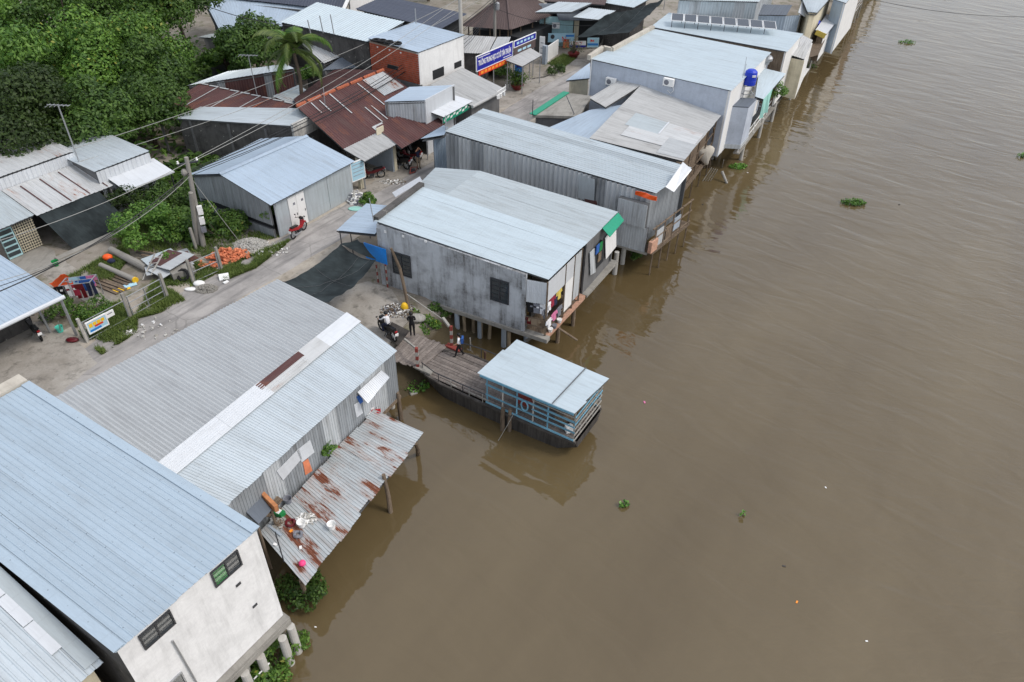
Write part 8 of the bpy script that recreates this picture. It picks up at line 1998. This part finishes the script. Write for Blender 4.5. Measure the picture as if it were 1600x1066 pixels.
# ------------------------------------------------------------------ junk on the lean-to and round it
def onl(x, y, dz=.06): return on_plane(x, y, *LP) + V((0, 0, dz))
GJ = 'things left on the lean-to roof'
p = onl(437, 806, .12); t_ = thing('jerry_can', 'green jerry can with a white label on the lean-to roof', 'can', p); m = MB(); m.box(p + V((0, 0, .05)), (.45, .27, .22), -.4); m.build('can', M['green'], t_); m = MB(); m.box(p + V((.02, -.01, .167)), (.15, .22, .012), -.4); m.build('label_strip', M['white'], t_)
for x, y, r, lb in ((454, 819, .17, 'larger coiled ring on the lean-to roof'), (466, 837, .14, 'smaller coiled ring on the lean-to roof')):
    p = onl(x, y, .08); m = MB(); m.tube([p + V((r * math.cos(a), r * math.sin(a), .03 * math.sin(3 * a))) for a in [i * .3927 for i in range(17)]], .06, 6, cap=False); one('hose_ring', lb, 'ring', m, 'dkred' if r > .15 else 'cloth_grey', GJ)
for x, y, mt, lb in ((472, 823, 'white', 'white bucket standing on the lean-to roof'), (451, 786, 'cloth_grey', 'grey pot with a dark rim near the zinc wall'), (519, 826, 'white', 'white tub tipped near the outer edge of the lean-to')):
    p = onl(x, y, .04); m = MB(); m.lathe(p, [(.13, 0), (.17, .26), (.18, .27), (.15, .25), (.1, .06), (0, .06)], 14); one('bucket', lb, 'bucket', m, mt)
for x, y, mt, lb in ((473, 883, 'pink', 'pink ball on the lower end of the lean-to'), (409, 801, 'pink', 'pink bag on the plank stack by the blue roof')):
    m = MB(); m.sphere(onl(x, y, .12), (.14, .14, .12), 10, 7); one('ball' if x == 473 else 'bag', lb, 'ball' if x == 473 else 'bag', m, mt, smooth=True)
heap('litter', 'crumpled pale net and scraps beside the white bucket', 'litter', onl(480, 812, .0), .45, .3, .12, 110, .1, ['white', 'stone', 'palewood'], 9, 'stuff'); heap('litter', 'tangle of pale sticks below the green can', 'litter', onl(437, 818, .0), .25, .3, .1, 60, .12, ['palewood', 'timber'], 10, 'stuff')
for x, y, lb in ((430, 852, 'white scrap at the left of the lean-to roof'), (470, 857, 'white scrap below the smaller ring')): m = MB(); m.box(onl(x, y, .05), (.14, .1, .05), x); one('scrap', lb, 'scrap', m, 'white')
m = MB(); m.bar(onl(420, 822, .05), onl(440, 838, .05), .1, .03); one('board', 'narrow blue grey board across the upper lean-to', 'plank', m, 'pile_blue'); m = MB(); m.tube([onl(444, 879, .03), onl(444, 879, .03) + V((.02, -.05, 1.9))], .025, 6); one('pole', 'thin dark upright pole standing on the lean-to', 'pole', m, 'darksteel')
m = MB(); m.box(onl(455, 831, .05), (.14, .1, .06), 1); one('scrap', 'small orange scrap below the larger ring', 'scrap', m, 'sign_orange')
GK = 'kitchen things at the far end of the lean-to'
for k, (x, y, mt, sz, lb) in enumerate(((572, 650, 'white', (.5, .4, .25), 'white basin at the far end of the lean-to'), (581, 645, 'white', (.3, .25, .35), 'white box at the far end of the lean-to'), (577, 648, 'navy', (.25, .2, .3), 'dark blue box between white ones on the lean-to'), (566, 655, 'cloth_grey', (.4, .4, .16), 'grey pan at the end of the lean-to nearest the zinc wall'), (586, 643, 'white', (.3, .3, .2), 'white tub behind the red towel'))):
    p = onl(x, y, .03); m = MB(); m.lathe(p, [(sz[0] * .35, 0), (sz[0] * .5, sz[2]), (sz[0] * .45, sz[2]), (sz[0] * .3, .04), (0, .04)], 4 if 'box' in lb else 14); one('box' if 'box' in lb else 'basin', lb, 'box' if 'box' in lb else 'basin', m, mt, GK)
m = MB(); p = onl(587, 649, .22); m.box(p, (.5, .3, .06), .2); m.box(p + V((.1, -.16, -.1)), (.3, .03, .2), .2); one('towel', 'red towel over the basins at the end of the lean-to', 'towel', m, 'red'); m = MB(); m.tube([onl(582, 652, .05), onl(581, 672, .03)], .02, 5); m.sphere(onl(581, 673, .08), (.14, .12, .07), 9, 6); one('mop', 'mop with a pink head lying on the lean-to', 'mop', m, 'pink')
# ------------------------------------------------------------------ far porch clutter, river bits
for x, y, mt, lb in ((1222, 128, 'cloth_blue', 'blue plastic bowl on the platform behind the turquoise cloth'), (1228, 124, 'cloth_red', 'red cloth bundle on the platform behind the turquoise cloth'), (1225, 130, 'white', 'white tray on the platform behind the turquoise cloth'), (1230, 114, 'terracotta', 'clay jar at the cream wall on the platform')):
    m = MB(); m.lathe(P(x, y, .1), [(.2, 0), (.3, .25), (.28, .3), (0, .3)], 10); one('bowl', lb, 'bowl', m, mt)
m = MB(); m.hexa([P(1212, 140, -.1), P(1236, 134, -.1), P(1240, 118, -.1), P(1220, 118, -.1)], [P(1212, 140, .08), P(1236, 134, .08), P(1240, 118, .08), P(1220, 118, .08)]); one('platform', 'timber platform over the water behind the turquoise cloth', 'platform', m, 'timber')
t_ = thing('turbine_vent', 'round silver turbine vent between icy roof and cream wall', 'vent', P(1198, 100, 4.2)); m = MB(); m.lathe(P(1198, 100, 4.2), [(.2, 0), (.2, .15), (.4, .3), (.42, .5), (.3, .65), (0, .7)], 14); m.build('ball', M['steel'], t_)
m = MB(); m.tube([P(1136, 287, -2.0), P(1128, 268, -1.3)], [.09, .12], 7); m.tube([P(1128, 262, -2.0), P(1131, 250, -.6)], .03, 5); one('driftwood', 'driftwood log and stick standing out of the river past the beige roof', 'driftwood', m, 'palewood')
for k in range(4): m = MB(); m.tube([P(1098 + 4 * k, 283, -2), P(1112 + 3 * k, 262 + k, -.9)], .025, 5); one('bamboo', ['leftmost', 'second', 'third', 'rightmost'][k] + ' bamboo stake leaning at the river corner below the beige roof', 'stake', m, 'palewood', 'bamboo stakes')
for x, y, s, mt, lb in ((1007, 629, .12, 'cloth_pink', 'pink scrap floating right of the ferry'), (1290, 762, .07, 'white', 'white speck floating in mid river'), (1245, 941, .09, 'sign_orange', 'orange scrap floating in the lower river'), (1354, 1002, .07, 'white', 'white twig floating at the lower right'), (493, 980, .06, 'white', 'white scrap floating beside the white house piles'), (1225, 885, .1, 'hull', 'dark leaf floating in the lower river'), (1098, 320, .12, 'hull', 'dark branch tip off the zinc house'), (1405, 320, .12, 'hull', 'dark stick far out on the river'), (1168, 270, .1, 'white', 'white bottle by the hyacinth and driftwood')):
    p = P(x, y, WATER_Z); m = MB(); m.box(p + V((0, 0, .005)), (s * 1.3, s * .7, s * .4), x); one('floating_scrap', lb, 'debris', m, mt)
